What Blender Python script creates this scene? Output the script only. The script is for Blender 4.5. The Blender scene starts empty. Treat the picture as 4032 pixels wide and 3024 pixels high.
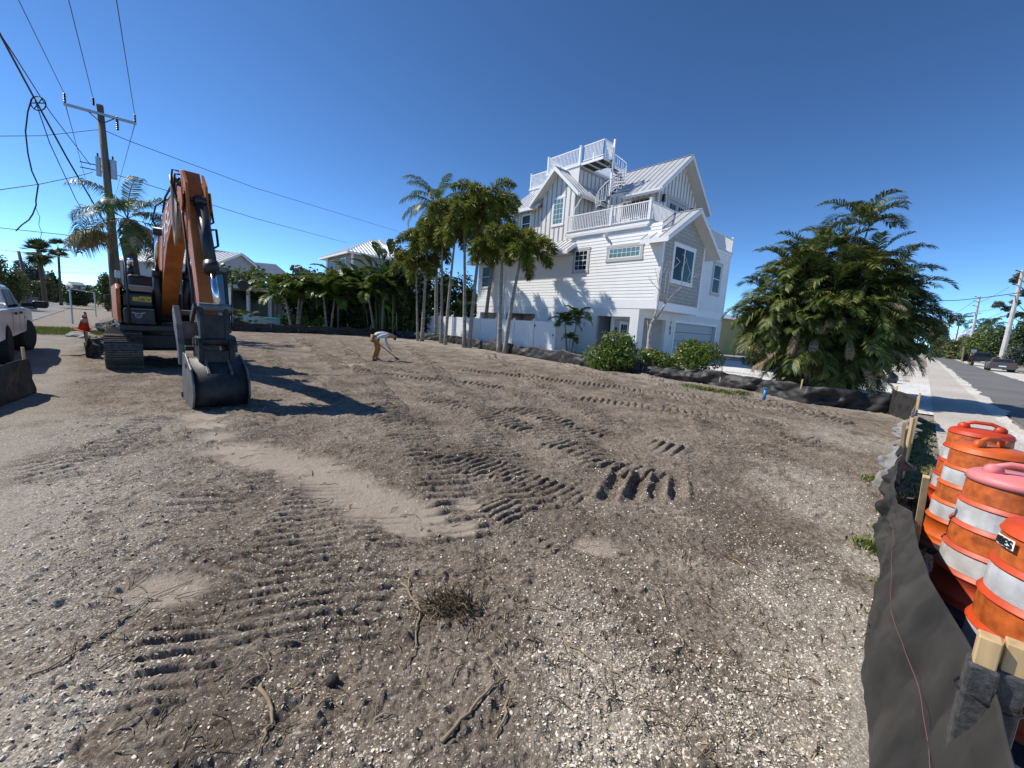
import bpy, bmesh, math, random
import numpy as np
from mathutils import Vector, Matrix
random.seed(7); rng = np.random.default_rng(11)
S = bpy.context.scene; COL = S.collection
R = math.radians; PI = math.pi
# ------------------------------------------------------------------ camera
FPX, PITCH, ROLL, EYE = 1607.4, R(8.066), R(3.854), 1.65
cF = Vector((0, math.cos(PITCH), -math.sin(PITCH)))
_r = Vector((1, 0, 0)); _u = _r.cross(cF)
cR = _r*math.cos(ROLL) + _u*math.sin(ROLL); cU = _u*math.cos(ROLL) - _r*math.sin(ROLL)
cam = bpy.data.cameras.new('camera'); camo = bpy.data.objects.new('camera', cam); COL.objects.link(camo)
m = Matrix((cR, cU, -cF)).transposed().to_4x4(); m.translation = Vector((0, 0, EYE)); camo.matrix_world = m
cam.sensor_fit = 'HORIZONTAL'; cam.sensor_width = 36; cam.lens = FPX/4032*36; cam.clip_start = .05; cam.clip_end = 5000
S.camera = camo
# ------------------------------------------------------------------ sky and sun
SUN_EL, SUN_AZ = 46.0, -78.0     # azimuth clockwise from +Y
w = bpy.data.worlds.new("World"); S.world = w; w.use_nodes = True
nt = w.node_tree; bg = nt.nodes['Background']; sky = nt.nodes.new('ShaderNodeTexSky')
sky.sky_type = 'NISHITA'; sky.sun_disc = False; sky.sun_elevation = R(SUN_EL); sky.sun_rotation = R(SUN_AZ)
sky.air_density = 0.5; sky.dust_density = 0.0; sky.ozone_density = 1.0; sky.altitude = 0
def wmul(src, c):
    n = nt.nodes.new('ShaderNodeMix'); n.data_type = 'RGBA'; n.blend_type = 'MULTIPLY'; n.clamp_result = False; n.inputs[0].default_value = 1; n.inputs[7].default_value = (*c, 1); nt.links.new(src, n.inputs[6]); return n.outputs[2]
gm = nt.nodes.new('ShaderNodeGamma'); gm.inputs[1].default_value = 1.22; nt.links.new(wmul(sky.outputs[0], (.116, .150, .170)), gm.inputs[0])
nt.links.new(wmul(gm.outputs[0], (8.2, 8.3, 8.0)), bg.inputs[0]); bg.inputs[1].default_value = 0.145
sl = bpy.data.lights.new('sun', 'SUN'); sl.energy = 5.0; sl.angle = R(.53); sl.color = (1, .93, .83)
so = bpy.data.objects.new('sun', sl); COL.objects.link(so)
sd = Vector((math.sin(R(SUN_AZ))*math.cos(R(SUN_EL)), math.cos(R(SUN_AZ))*math.cos(R(SUN_EL)), math.sin(R(SUN_EL))))
so.rotation_euler = (-sd).to_track_quat('-Z', 'Y').to_euler(); so.location = sd*60
S.view_settings.view_transform = 'Standard'; S.view_settings.look = 'None'; S.view_settings.exposure = 0.13; S.view_settings.gamma = 1
S.render.engine = 'CYCLES'; S.cycles.max_bounces = 6; S.cycles.transparent_max_bounces = 12
# ------------------------------------------------------------------ frames: road frame (a along the road, b towards the lot) and house frame
HC = Vector((7.528, 22.615, 0)); HH = R(48.34)
def AB(a, b, z=0): return Vector((.7046*a - .7096*b, .7096*a + .7046*b, z))
def hp(u, v, z=0): return HC + Vector((-math.cos(HH), math.sin(HH), 0))*u + Vector((math.sin(HH), math.cos(HH), 0))*v + Vector((0, 0, z))
def sst(x, a, b):
    t = np.clip((x-a)/(b-a), 0, 1); return t*t*(3-2*t)
def terr(x, y):
    a = .7046*x + .7096*y
    u = (x-7.528)*-math.cos(HH) + (y-22.615)*math.sin(HH); v = (x-7.528)*math.sin(HH) + (y-22.615)*math.cos(HH)
    t = .006*np.maximum(0, a-14)
    return t + .2*sst(v, -4.6, -2.6)*sst(u, -8, -3)*(1-sst(a, 60, 90))
def tz(x, y): return float(terr(np.float64(x), np.float64(y)))
def ray(px, py): return cR*(px-2016) - cU*(py-1512) + cF*FPX
def gpt(px, py, z=None):
    """ground point seen at a photo pixel (or the point at height z)"""
    d = ray(px, py); zz = 0 if z is None else z
    for _ in range(8):
        t = (zz-EYE)/d.z; p = Vector((0, 0, EYE)) + d*t
        if z is None: zz = tz(p.x, p.y)
    return p
def atY(px, py, Y):
    d = ray(px, py); return Vector((0, 0, EYE)) + d*(Y/d.y)
# ------------------------------------------------------------------ helpers
class MB:
    def __init__(s): s.v = []; s.f = []
    def add(s, vs, fs):
        o = len(s.v); s.v += [tuple(p) for p in vs]; s.f += [tuple(i+o for i in f) for f in fs]; return s
    def box(s, x0, x1, y0, y1, z0, z1, M=None):
        vs = [Vector((x, y, z)) for z in (z0, z1) for y in (y0, y1) for x in (x0, x1)]
        if M is not None: vs = [M @ p for p in vs]
        return s.add(vs, [(0, 2, 3, 1), (4, 5, 7, 6), (0, 1, 5, 4), (2, 6, 7, 3), (0, 4, 6, 2), (1, 3, 7, 5)])
    def bar(s, p, q, w, h=None, up=Vector((0, 0, 1))):
        p = Vector(p); q = Vector(q); h = h or w; d = q-p; L = d.length
        if L < 1e-6: return s
        d /= L; x = d.cross(up)
        if x.length < 1e-3: x = d.cross(Vector((0, 1, 0)))
        x.normalize(); y = x.cross(d)
        vs = [b + x*sx*w/2 + y*sy*h/2 for b in (p, q) for sy in (-1, 1) for sx in (-1, 1)]
        return s.add(vs, [(0, 1, 3, 2), (4, 6, 7, 5), (0, 4, 5, 1), (2, 3, 7, 6), (0, 2, 6, 4), (1, 5, 7, 3)])
    def tube(s, pts, r, n=8, cap=True):
        pts = [Vector(p) for p in pts]; k = len(pts); rs = r if isinstance(r, (list, tuple)) else [r]*k
        o = len(s.v); ref = None
        for i, p in enumerate(pts):
            d = (pts[min(i+1, k-1)] - pts[max(i-1, 0)])
            if d.length < 1e-9: d = Vector((0, 0, 1))
            d.normalize()
            if ref is None: ref = Vector((1, 0, 0)) if abs(d.x) < .9 else Vector((0, 1, 0))
            x = (ref - d*ref.dot(d)); x.normalize(); ref = x; y = d.cross(x)
            for j in range(n):
                t = 2*PI*j/n; s.v.append(tuple(p + (x*math.cos(t) + y*math.sin(t))*rs[i]))
        for i in range(k-1):
            for j in range(n):
                a = o+i*n+j; b = o+i*n+(j+1) % n; s.f.append((a, b, b+n, a+n))
        if cap: s.f.append(tuple(o+j for j in range(n))[::-1]); s.f.append(tuple(o+(k-1)*n+j for j in range(n)))
        return s
    def cyl(s, p, q, r, n=12): return s.tube([p, q], r, n)
    def lathe(s, prof, n=32, c=(0, 0, 0)):
        o = len(s.v); k = len(prof)
        for r, z in prof:
            for j in range(n):
                t = 2*PI*j/n; s.v.append((c[0]+r*math.cos(t), c[1]+r*math.sin(t), c[2]+z))
        for i in range(k-1):
            for j in range(n):
                a = o+i*n+j; b = o+i*n+(j+1) % n; s.f.append((a, b, b+n, a+n))
        s.f.append(tuple(o+j for j in range(n))[::-1]); s.f.append(tuple(o+(k-1)*n+j for j in range(n))); return s
    def prism(s, poly, fn, t0, t1):
        """poly: 2-D outline, fn(p, t) -> 3-D point"""
        n = len(poly); vs = [fn(p, t) for t in (t0, t1) for p in poly]
        return s.add(vs, [tuple(range(n))[::-1], tuple(range(n, 2*n))] + [(i, (i+1) % n, n+(i+1) % n, n+i) for i in range(n)])
    def quad(s, *p): return s.add(p, [tuple(range(len(p)))])
    def build(s, name, mt, parent=None, smooth=False, bev=0, loc=None):
        me = bpy.data.meshes.new(name); me.from_pydata(s.v, [], s.f); me.update()
        if mt is not None: me.materials.append(mt)
        o = bpy.data.objects.new(name, me); COL.objects.link(o)
        if parent is not None: o.parent = parent
        if smooth: me.polygons.foreach_set('use_smooth', [True]*len(me.polygons))
        if bev:
            b = o.modifiers.new('bevel', 'BEVEL'); b.width = bev; b.segments = 2; b.limit_method = 'ANGLE'; b.angle_limit = R(35)
        if loc is not None: o.location = loc
        return o
def npmesh(name, V, F, mt, parent=None, smooth=False):
    V = np.ascontiguousarray(V, dtype=np.float32).reshape(-1, 3); F = np.asarray(F, dtype=np.int32)
    me = bpy.data.meshes.new(name); me.vertices.add(len(V)); me.vertices.foreach_set('co', V.ravel())
    k = F.shape[1]; me.loops.add(F.size); me.loops.foreach_set('vertex_index', F.ravel())
    me.polygons.add(len(F)); me.polygons.foreach_set('loop_start', np.arange(0, F.size, k, dtype=np.int32))
    try: me.polygons.foreach_set('loop_total', np.full(len(F), k, dtype=np.int32))
    except Exception: pass
    me.update(calc_edges=True); me.validate()
    if smooth: me.polygons.foreach_set('use_smooth', np.ones(len(F), dtype=bool))
    if mt is not None: me.materials.append(mt)
    o = bpy.data.objects.new(name, me); COL.objects.link(o)
    if parent is not None: o.parent = parent
    return o
def tag(o, label=None, cat=None, group=None, kind=None):
    if label: o['label'] = label
    if cat: o['category'] = cat
    if group: o['group'] = group
    if kind: o['kind'] = kind
    return o
def thing(name, label, cat, loc=(0, 0, 0), rz=0, group=None):
    o = bpy.data.objects.new(name, None); COL.objects.link(o); o.empty_display_size = .2
    o.location = loc; o.rotation_euler = (0, 0, rz); return tag(o, label, cat, group)
def copy_tree(o, parent=None):
    c = o.copy(); COL.objects.link(c); c.parent = parent
    for ch in list(o.children): copy_tree(ch, c)
    return c
# ------------------------------------------------------------------ materials
def mat(name, col, rough=.6, metal=0, var=0, scale=3, col2=None, bump=0, bscale=20, spec=None, coords='Object', detail=4, dist=.01, stretch=None):
    m_ = bpy.data.materials.new(name); m_.use_nodes = True; N = m_.node_tree; b = N.nodes['Principled BSDF']
    b.inputs['Base Color'].default_value = (*col, 1); b.inputs['Roughness'].default_value = rough; b.inputs['Metallic'].default_value = metal
    if spec is not None: b.inputs['Specular IOR Level'].default_value = spec
    tc = N.nodes.new('ShaderNodeTexCoord'); src = tc.outputs[coords]
    if stretch:
        mp = N.nodes.new('ShaderNodeMapping'); mp.inputs['Scale'].default_value = stretch; N.links.new(src, mp.inputs[0]); src = mp.outputs[0]
    if var or col2:
        n = N.nodes.new('ShaderNodeTexNoise'); n.inputs['Scale'].default_value = scale; n.inputs['Detail'].default_value = detail; N.links.new(src, n.inputs[0])
        r = N.nodes.new('ShaderNodeValToRGB'); r.color_ramp.elements[0].position = .32; r.color_ramp.elements[1].position = .68
        c2 = col2 or tuple(min(1, c*(1+var)) for c in col); c1 = col if col2 else tuple(c*(1-var) for c in col)
        r.color_ramp.elements[0].color = (*c1, 1); r.color_ramp.elements[1].color = (*c2, 1)
        N.links.new(n.outputs[0], r.inputs[0]); N.links.new(r.outputs[0], b.inputs['Base Color'])
    if bump:
        n = N.nodes.new('ShaderNodeTexNoise'); n.inputs['Scale'].default_value = bscale; n.inputs['Detail'].default_value = 4; N.links.new(src, n.inputs[0])
        bp = N.nodes.new('ShaderNodeBump'); bp.inputs['Strength'].default_value = bump; bp.inputs['Distance'].default_value = dist
        N.links.new(n.outputs[0], bp.inputs['Height']); N.links.new(bp.outputs[0], b.inputs['Normal'])
    return m_
def leafmat(name, c1, c2, c3=None, trans=.35, rough=.45):
    m_ = bpy.data.materials.new(name); m_.use_nodes = True; N = m_.node_tree; b = N.nodes['Principled BSDF']
    g = N.nodes.new('ShaderNodeNewGeometry'); r = N.nodes.new('ShaderNodeValToRGB'); e = r.color_ramp.elements
    LB = 1.55 if trans >= .14 else 1.0; c1 = tuple(c*LB for c in c1); c2 = tuple(c*LB for c in c2); c3 = c3 and tuple(min(.8, c*LB**.5) for c in c3)
    e[0].color = (*c1, 1); e[1].color = (*c2, 1); e[1].position = .8
    if c3: x = e.new(.95); x.color = (*c3, 1)
    N.links.new(g.outputs['Random Per Island'], r.inputs[0]); N.links.new(r.outputs[0], b.inputs['Base Color'])
    b.inputs['Roughness'].default_value = rough; b.inputs['Specular IOR Level'].default_value = .35 if trans > 0 else .08
    t = N.nodes.new('ShaderNodeBsdfTranslucent'); N.links.new(r.outputs[0], t.inputs[0]); mx = N.nodes.new('ShaderNodeMixShader'); mx.inputs[0].default_value = trans
    out = N.nodes['Material Output']; N.links.new(b.outputs[0], mx.inputs[1]); N.links.new(t.outputs[0], mx.inputs[2]); N.links.new(mx.outputs[0], out.inputs[0])
    return m_
def glassmat(name, col, rough=.04):
    m_ = mat(name, col, rough); b = m_.node_tree.nodes['Principled BSDF']; b.inputs['Specular IOR Level'].default_value = .9
    b.inputs['Coat Weight'].default_value = .6; b.inputs['Coat Roughness'].default_value = .03; return m_
W_WALL = mat('white_siding', (.80, .80, .79), .55, var=.03, scale=1.5)
W_TRIM = mat('white_trim', (.82, .82, .82), .45, var=.02)
W_STUC = mat('white_stucco', (.76, .76, .75), .85, var=.04, scale=2, bump=.25, bscale=90, dist=.004)
G_TRIM = mat('grey_trim', (.46, .46, .44), .6, var=.05)
G_BAT = mat('grey_batten', (.36, .36, .355), .6, var=.05)
B_WALL = mat('board_wall', (.74, .74, .735), .6, var=.03)
SOFFIT = mat('soffit', (.66, .63, .58), .7, var=.03)
ROOFM = mat('metal_roof', (.60, .615, .62), .38, .35, var=.05, scale=2)
ROOFD = mat('deck_grey', (.25, .26, .27), .6)
VINYL = mat('white_vinyl', (.80, .81, .82), .4)
GLASS_D = glassmat('dark_glass', (.010, .016, .016)); GLASS_D.node_tree.nodes['Principled BSDF'].inputs['Coat Weight'].default_value = 0; GLASS_D.node_tree.nodes['Principled BSDF'].inputs['Specular IOR Level'].default_value = .15
GLASS_G = glassmat('green_tinted_glass', (.10, .20, .18))
GLASS_T = glassmat('teal_glass', (.02, .085, .085)); GLASS_T.node_tree.nodes['Principled BSDF'].inputs['Coat Weight'].default_value = 0; GLASS_T.node_tree.nodes['Principled BSDF'].inputs['Specular IOR Level'].default_value = .15
DARKIN = mat('dark_interior', (.04, .04, .04), .9)
DOORG = mat('grey_door', (.42, .42, .43), .5, var=.03)
BLACKM = mat('black_metal', (.015, .015, .017), .45)
def shingle_mat():
    m_ = mat('grey_shingle', (.33, .325, .315), .8); N = m_.node_tree; b = N.nodes['Principled BSDF']
    tc = N.nodes.new('ShaderNodeTexCoord'); mp = N.nodes.new('ShaderNodeMapping'); mp.inputs['Rotation'].default_value = (R(90), 0, 0)
    N.links.new(tc.outputs['Object'], mp.inputs[0])
    br = N.nodes.new('ShaderNodeTexBrick'); br.inputs['Scale'].default_value = 1; br.inputs['Brick Width'].default_value = .24; br.inputs['Row Height'].default_value = .2
    br.inputs['Mortar Size'].default_value = .010; br.inputs['Color1'].default_value = (.38, .375, .36, 1); br.inputs['Color2'].default_value = (.45, .44, .425, 1); br.inputs['Mortar'].default_value = (.19, .19, .18, 1)
    N.links.new(mp.outputs[0], br.inputs[0]); N.links.new(br.outputs[0], b.inputs['Base Color'])
    bp = N.nodes.new('ShaderNodeBump'); bp.inputs['Distance'].default_value = .01; bp.invert = True; N.links.new(br.outputs['Fac'], bp.inputs['Height']); N.links.new(bp.outputs[0], b.inputs['Normal'])
    return m_
SHINGLE = shingle_mat()
ORANGE = mat('orange_paint', (.40, .115, .022), .55, var=.22, scale=4)
BLACKP = mat('black_machine_paint', (.018, .019, .022), .45, var=.3, scale=5)
DARKST = mat('dusty_steel', (.030, .030, .031), .55, .3, var=.5, scale=7, bump=.3, bscale=60)
STEELG = mat('grey_steel', (.17, .17, .165), .5, .5, var=.25, scale=9)
CHROME = mat('chrome_rod', (.75, .78, .82), .12, 1)
TRACKM = mat('track_steel', (.12, .108, .095), .55, .5, var=.45, scale=12, bump=.4, bscale=70)
BRONZE = mat('pale_hose', (.33, .30, .25), .6)
RUBBER = mat('rubber', (.02, .02, .02), .85, bump=.3, bscale=60)
WOODP = mat('weathered_pole_wood', (.16, .135, .10), .9, var=.3, scale=2, stretch=(4, 4, .4), bump=.6, bscale=12)
WOODS = mat('stake_wood', (.55, .38, .19), .8, var=.18, scale=6, stretch=(6, 6, .7))
CONC = mat('concrete_pole', (.50, .49, .46), .85, var=.12, scale=1.2, bump=.2, bscale=30)
GALV = mat('galvanised', (.42, .43, .44), .4, .8, var=.1)
WIREM = mat('dark_cable', (.03, .03, .035), .6)
TRUNKG = mat('palm_trunk', (.27, .245, .21), .9, var=.3, scale=1.0, stretch=(.5, .5, 9), bump=.7, bscale=2.0, dist=.03)
TRUNKB = mat('brown_trunk', (.10, .08, .06), .95, var=.4, scale=5, bump=.6, bscale=14)
SHAFT = mat('crownshaft', (.14, .19, .06), .5, var=.2)
BARK_W = mat('bare_bark', (.42, .39, .35), .85, var=.3, scale=6)
L_FOX = leafmat('foxtail_leaf', (.040, .070, .012), (.14, .165, .026), (.22, .15, .03))
L_COCO = leafmat('coconut_leaf', (.03, .07, .02), (.07, .11, .03), (.12, .12, .05))
L_ARECA = leafmat('areca_leaf', (.019, .042, .009), (.080, .105, .022), (.24, .20, .07), .20, .5)
L_ADON = leafmat('christmas_palm_leaf', (.030, .065, .010), (.105, .145, .022), (.15, .16, .03))
L_BUSH = leafmat('seagrape_leaf', (.03, .065, .012), (.11, .16, .028), (.17, .15, .04), .25, .35)
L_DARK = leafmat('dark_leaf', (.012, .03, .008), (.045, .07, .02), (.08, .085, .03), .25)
L_OLIVE = leafmat('olive_leaf', (.035, .055, .015), (.10, .11, .035), (.17, .13, .05), .25)
L_MID = leafmat('mid_green_leaf', (.025, .055, .012), (.09, .12, .03), (.13, .13, .04), .25)
L_GREY = leafmat('casuarina_leaf', (.05, .06, .04), (.10, .11, .075), None, .2)
L_DEAD = leafmat('dead_frond', (.16, .12, .07), (.28, .21, .13), None, .2, .8)
L_BAN = leafmat('banana_leaf', (.012, .028, .012), (.030, .055, .018), (.06, .10, .02), .3, .35)
L_GRASS = leafmat('grass_blade', (.06, .09, .02), (.13, .16, .035), (.25, .21, .08), .25)
# ------------------------------------------------------------------ ground
def hsh(ix, iy, s):
    n = (ix.astype(np.int64)*374761393 + iy.astype(np.int64)*668265263 + s*1442695041) & 0x7fffffff
    n = ((n ^ (n >> 13))*1274126177) & 0x7fffffff; return ((n ^ (n >> 16)) & 0xffff)/65535.0
def vn(x, y, s=0):
    xi = np.floor(x); yi = np.floor(y); fx = x-xi; fy = y-yi; fx = fx*fx*(3-2*fx); fy = fy*fy*(3-2*fy)
    a = hsh(xi, yi, s); b = hsh(xi+1, yi, s); c = hsh(xi, yi+1, s); d = hsh(xi+1, yi+1, s)
    return (a*(1-fx)+b*fx)*(1-fy) + (c*(1-fx)+d*fx)*fy
def fbm(x, y, o=4, s=0):
    r = 0; k = .5
    for i in range(o): r = r + k*vn(x*2**i, y*2**i, s+i*7); k *= .5
    return r
def D2(px, py): p = gpt(px*1.8228, py*1.8228, 0); return (p.x, p.y)
# cleat-track strips: centre line start/end (photo points), width
TRK = [(D2(*p), D2(*q), w_) for p, q, w_ in (((700, 1040), (575, 1390), .58), ((810, 1110), (700, 1400), .55), ((620, 950), (420, 1110), .55), ((880, 900), (1010, 1170), .55), ((1000, 880), (1190, 1130), .55), ((1120, 850), (1320, 1010), .55),
    ((740, 740), (900, 960), .6), ((880, 750), (1090, 920), .6), ((1040, 760), (1330, 920), .6), ((1200, 780), (1520, 920), .6), ((1380, 810), (1780, 970), .6), ((1500, 880), (1600, 1010), .6), ((600, 900), (250, 960), .6), ((330, 900), (180, 1000), .5),
    ((1180, 950), (1420, 1030), .55), ((640, 730), (740, 800), .6), ((700, 770), (1000, 830), .6), ((760, 800), (1200, 850), .6), ((1000, 800), (1600, 870), .6), ((1250, 860), (1700, 920), .6), ((900, 850), (1150, 930), .6), ((1100, 880), (1480, 980), .6), ((1450, 860), (1820, 900), .6), ((980, 980), (1260, 1080), .5), ((1050, 1080), (1250, 1180), .5), ((560, 760), (720, 860), .6), ((600, 1180), (330, 1330), .5), ((60, 985), (110, 1040), .4), ((1560, 850), (1850, 920), .6), ((940, 980), (1130, 1060), .5), ((1640, 960), (1740, 1060), .5), ((900, 1150), (820, 1330), .45), ((460, 1330), (300, 1560), .45), ((1300, 740), (1420, 800), .6))]
TAN = [(D2(440, 900), .26), (D2(450, 920), .30), (D2(470, 940), .32), (D2(505, 965), .34), (D2(590, 1000), .34), (D2(680, 1022), .36), (D2(750, 1055), .34), (D2(815, 1088), .32), (D2(885, 1112), .28), (D2(540, 985), .34), (D2(640, 1010), .34), (D2(720, 1035), .34), (D2(780, 1075), .30), (D2(850, 1100), .30), (D2(920, 1125), .26), (D2(980, 1140), .18), (D2(1010, 1090), .16),
       (D2(1280, 1185), .16), (D2(760, 790), .4), (D2(340, 1280), .16), (D2(1300, 1185), .16)]
FORK = [(D2(1345, 1015), D2(1305, 1085)), (D2(1390, 1018), D2(1365, 1080)), (D2(1428, 1022), D2(1412, 1075)), (D2(1462, 1030), D2(1462, 1080))]
DARKP = [(D2(470, 880), .5), (D2(600, 930), .5), (D2(250, 960), .5), (D2(660, 1230), .5), (D2(1240, 1010), .5), (D2(960, 980), .6), (D2(1000, 1360), .35), (D2(1180, 1150), .25), (D2(1560, 1090), .4), (D2(1650, 1240), .3), (D2(900, 900), .6), (D2(640, 1330), .4)]
WHT = [(D2(60, 1000), .9), (D2(80, 960), 1.3), (D2(30, 1100), 1.0), (D2(0, 1250), .6), (D2(60, 960), 1.0), (D2(20, 1050), .8), (D2(110, 1020), .5), (D2(30, 1200), .4), (D2(20, 1120), .6), (D2(90, 930), .6), (D2(1740, 1040), .6), (D2(1830, 1100), .5), (D2(1850, 950), .8), (D2(1780, 1300), .5), (D2(1800, 1450), .35), (D2(1700, 1600), .3), (D2(1280, 1480), .25), (D2(100, 1600), .3), (D2(400, 1640), .25), (D2(1650, 850), 1.2), (D2(1500, 835), 1.0), (D2(1300, 800), 1.2), (D2(1150, 765), 1.5), (D2(1870, 1200), .3), (D2(1350, 1620), .25), (D2(1250, 1350), .2)]
def segd(x, y, p, q):
    dx, dy = q[0]-p[0], q[1]-p[1]; L = math.hypot(dx, dy); dx /= L; dy /= L
    t = (x-p[0])*dx + (y-p[1])*dy; s = -(x-p[0])*dy + (y-p[1])*dx
    return t, s, L
def ground_fields(x, y):
    r = np.hypot(x, y); a = .7046*x + .7096*y; b = -.7096*x + .7046*y
    wig = (fbm(x*.5, y*.5, 3, 3)-.45)*1.2
    lot = sst(b, -.15, .15)*sst(a+wig*.6, -.9, -.2)*(1-sst(a+wig*.5, 14.8, 16))*(1-sst(b, 34, 36))
    near = 1-sst(r, 25, 70)
    base = (fbm(x*.6, y*.6, 3, 1)-.44)*.10*near
    rough = (fbm(x*3.1, y*3.1, 4, 2)-.45)*.050 + (np.maximum(0, fbm(x*11, y*11, 3, 4)-.50))*.11 + (np.maximum(0, vn(x*31, y*31, 9)-.58))*.030 + (fbm(x*24, y*24, 3, 14)-.45)*.022*np.exp(-r/9) + (fbm(x*62, y*62, 2, 15)-.4)*.011*np.exp(-r/5)
    # clods
    cl = np.maximum(0, vn(x*17, y*17, 12)-.84)*.13*(fbm(x*1.3, y*1.3, 2, 30) > .40)
    streak = fbm(x*2.2+y*5.3, y*2.2-x*5.3+x*9, 3, 21)
    h = rough + cl; tan = np.zeros_like(x); dark = np.zeros_like(x); wh = np.zeros_like(x)
    n1 = fbm(x*2.3, y*2.3, 4, 40); n2 = fbm(x*7, y*7, 3, 41)
    for (p, q), rr in [((c[0], c[1]), c[1]) for c in TAN]:
        d = np.hypot(x-p[0], y-p[1]) + (n1-.45)*.35 + (n2-.45)*.12; tan = np.maximum(tan, 1-sst(d, rr*.55, rr*1.35))
    for (p, rr) in DARKP:
        d = np.hypot(x-p[0], y-p[1]); dark = np.maximum(dark, (1-sst(d, rr*.3, rr*1.6))*sst(n1+n2*.4, .5, .75))
    for (p, rr) in WHT:
        d = np.hypot(x-p[0], y-p[1]); wh = np.maximum(wh, (1-sst(d, rr*.2, rr*1.9))*sst(n1+n2*.3, .36, .60))
    trk = np.zeros_like(x)
    for i, (p, q, wd) in enumerate(TRK):
        t, s, L = segd(x, y, p, q); wob = (vn(t*1.5, t*0+i, 50)-.5)*.10
        m_ = (1-sst(np.abs(s+wob), wd*.42, wd*.54))*sst(t, -.05, .1)*(1-sst(t, L-.1, L+.1))
        m_ = m_*sst(fbm(x*1.5, y*1.5, 3, 60+i), .26, .40)*(.50+.50*sst(fbm(x*5+i, y*5, 2, 95), .30, .50))
        pit = .092+.004*(i % 4)+.05*float(math.hypot(*p) > 5.5 or math.hypot(*q) > 7)
        ph = (t + s*.05 + (n2-.45)*.035)/pit; sw = ph-np.floor(ph)
        ridge = np.where(sw < .72, sst(sw, 0, .35)*.015, .015*(1-sst(sw, .72, .86))-.012*sst(sw, .72, .86)*(1-sst(sw, .93, 1)))
        trk = np.where(m_ > trk, m_, trk); h = h*(1-m_*.6) + m_*ridge*(.8+1.3*n1)*(1+.20*np.maximum(0, r-2))
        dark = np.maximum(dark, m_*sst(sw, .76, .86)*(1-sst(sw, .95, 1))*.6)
    tan = tan*sst(n2+tan*1.4, .45, .9); h = h*(1-tan*.8) - tan*.010 + tan*(fbm(x*20, y*20, 2, 70)-.4)*.010
    for p, q in FORK:
        t, s, L = segd(x, y, p, q); m_ = (1-sst(np.abs(s+(n2-.45)*.05), .03, .10))*sst(t, -.02, .1)*(1-sst(t, L-.2, L+.05)); h = h - m_*.055*(.4+n2) + (1-sst(np.abs(np.abs(s)-.12), .0, .06))*sst(t, 0, .1)*(1-sst(t, L-.15, L))*.03
        dark = np.maximum(dark, m_*.4)
    # low bank of spoil along the fence and palms
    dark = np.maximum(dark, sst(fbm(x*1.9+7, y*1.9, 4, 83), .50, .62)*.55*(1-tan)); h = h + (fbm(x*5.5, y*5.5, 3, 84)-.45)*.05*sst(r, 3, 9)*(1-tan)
    bank = np.exp(-((a-14.2-(n1-.4)*.8)/.7)**2)*sst(b, 3, 6)*(1-sst(b, 30, 34))*.10
    h = h + bank*1.0; wh = np.maximum(wh, sst(a, 12.6, 14.5)*sst(n1, .35, .55)*.9)
    h = h*lot + (1-lot)*((fbm(x*4, y*4, 3, 5)-.45)*.02*near)
    road = np.maximum(1-sst(b, -.55, -.25), (1-sst(a, -2.9, -2.5))*sst(b, -3, 0))
    road = np.maximum(road, 1.0*((b < .3) & (a > 15)))
    z = terr(x, y) + base*(1-road)*lot + h*(1-road)*near - .02*road
    return z, lot, tan, dark, wh, n1, n2, a, b
az = np.unique(np.concatenate([np.linspace(-62, 62, 940), np.linspace(-180, -62, 40), np.linspace(62, 180, 40)]))
rr = [.03, .3, .7]
while rr[-1] < 1.2: rr.append(rr[-1]*1.08)
while rr[-1] < 26: rr.append(rr[-1]*1.0036)
while rr[-1] < 70: rr.append(rr[-1]*1.012)
while rr[-1] < 2600: rr.append(rr[-1]*1.08)
rr = np.array(rr)
AZ, RR = np.meshgrid(np.radians(az), rr); X = RR*np.sin(AZ); Y = RR*np.cos(AZ)
Z, lot, tanm, dark, wh, n1, n2, ga, gb = ground_fields(X, Y)
nr, nc = X.shape; V = np.stack([X, Y, Z], -1).reshape(-1, 3)
i0 = (np.arange(nr-1)[:, None]*nc + np.arange(nc-1)[None, :]).ravel()
F = np.stack([i0, i0+1, i0+nc+1, i0+nc], 1)[:, ::-1]
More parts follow.
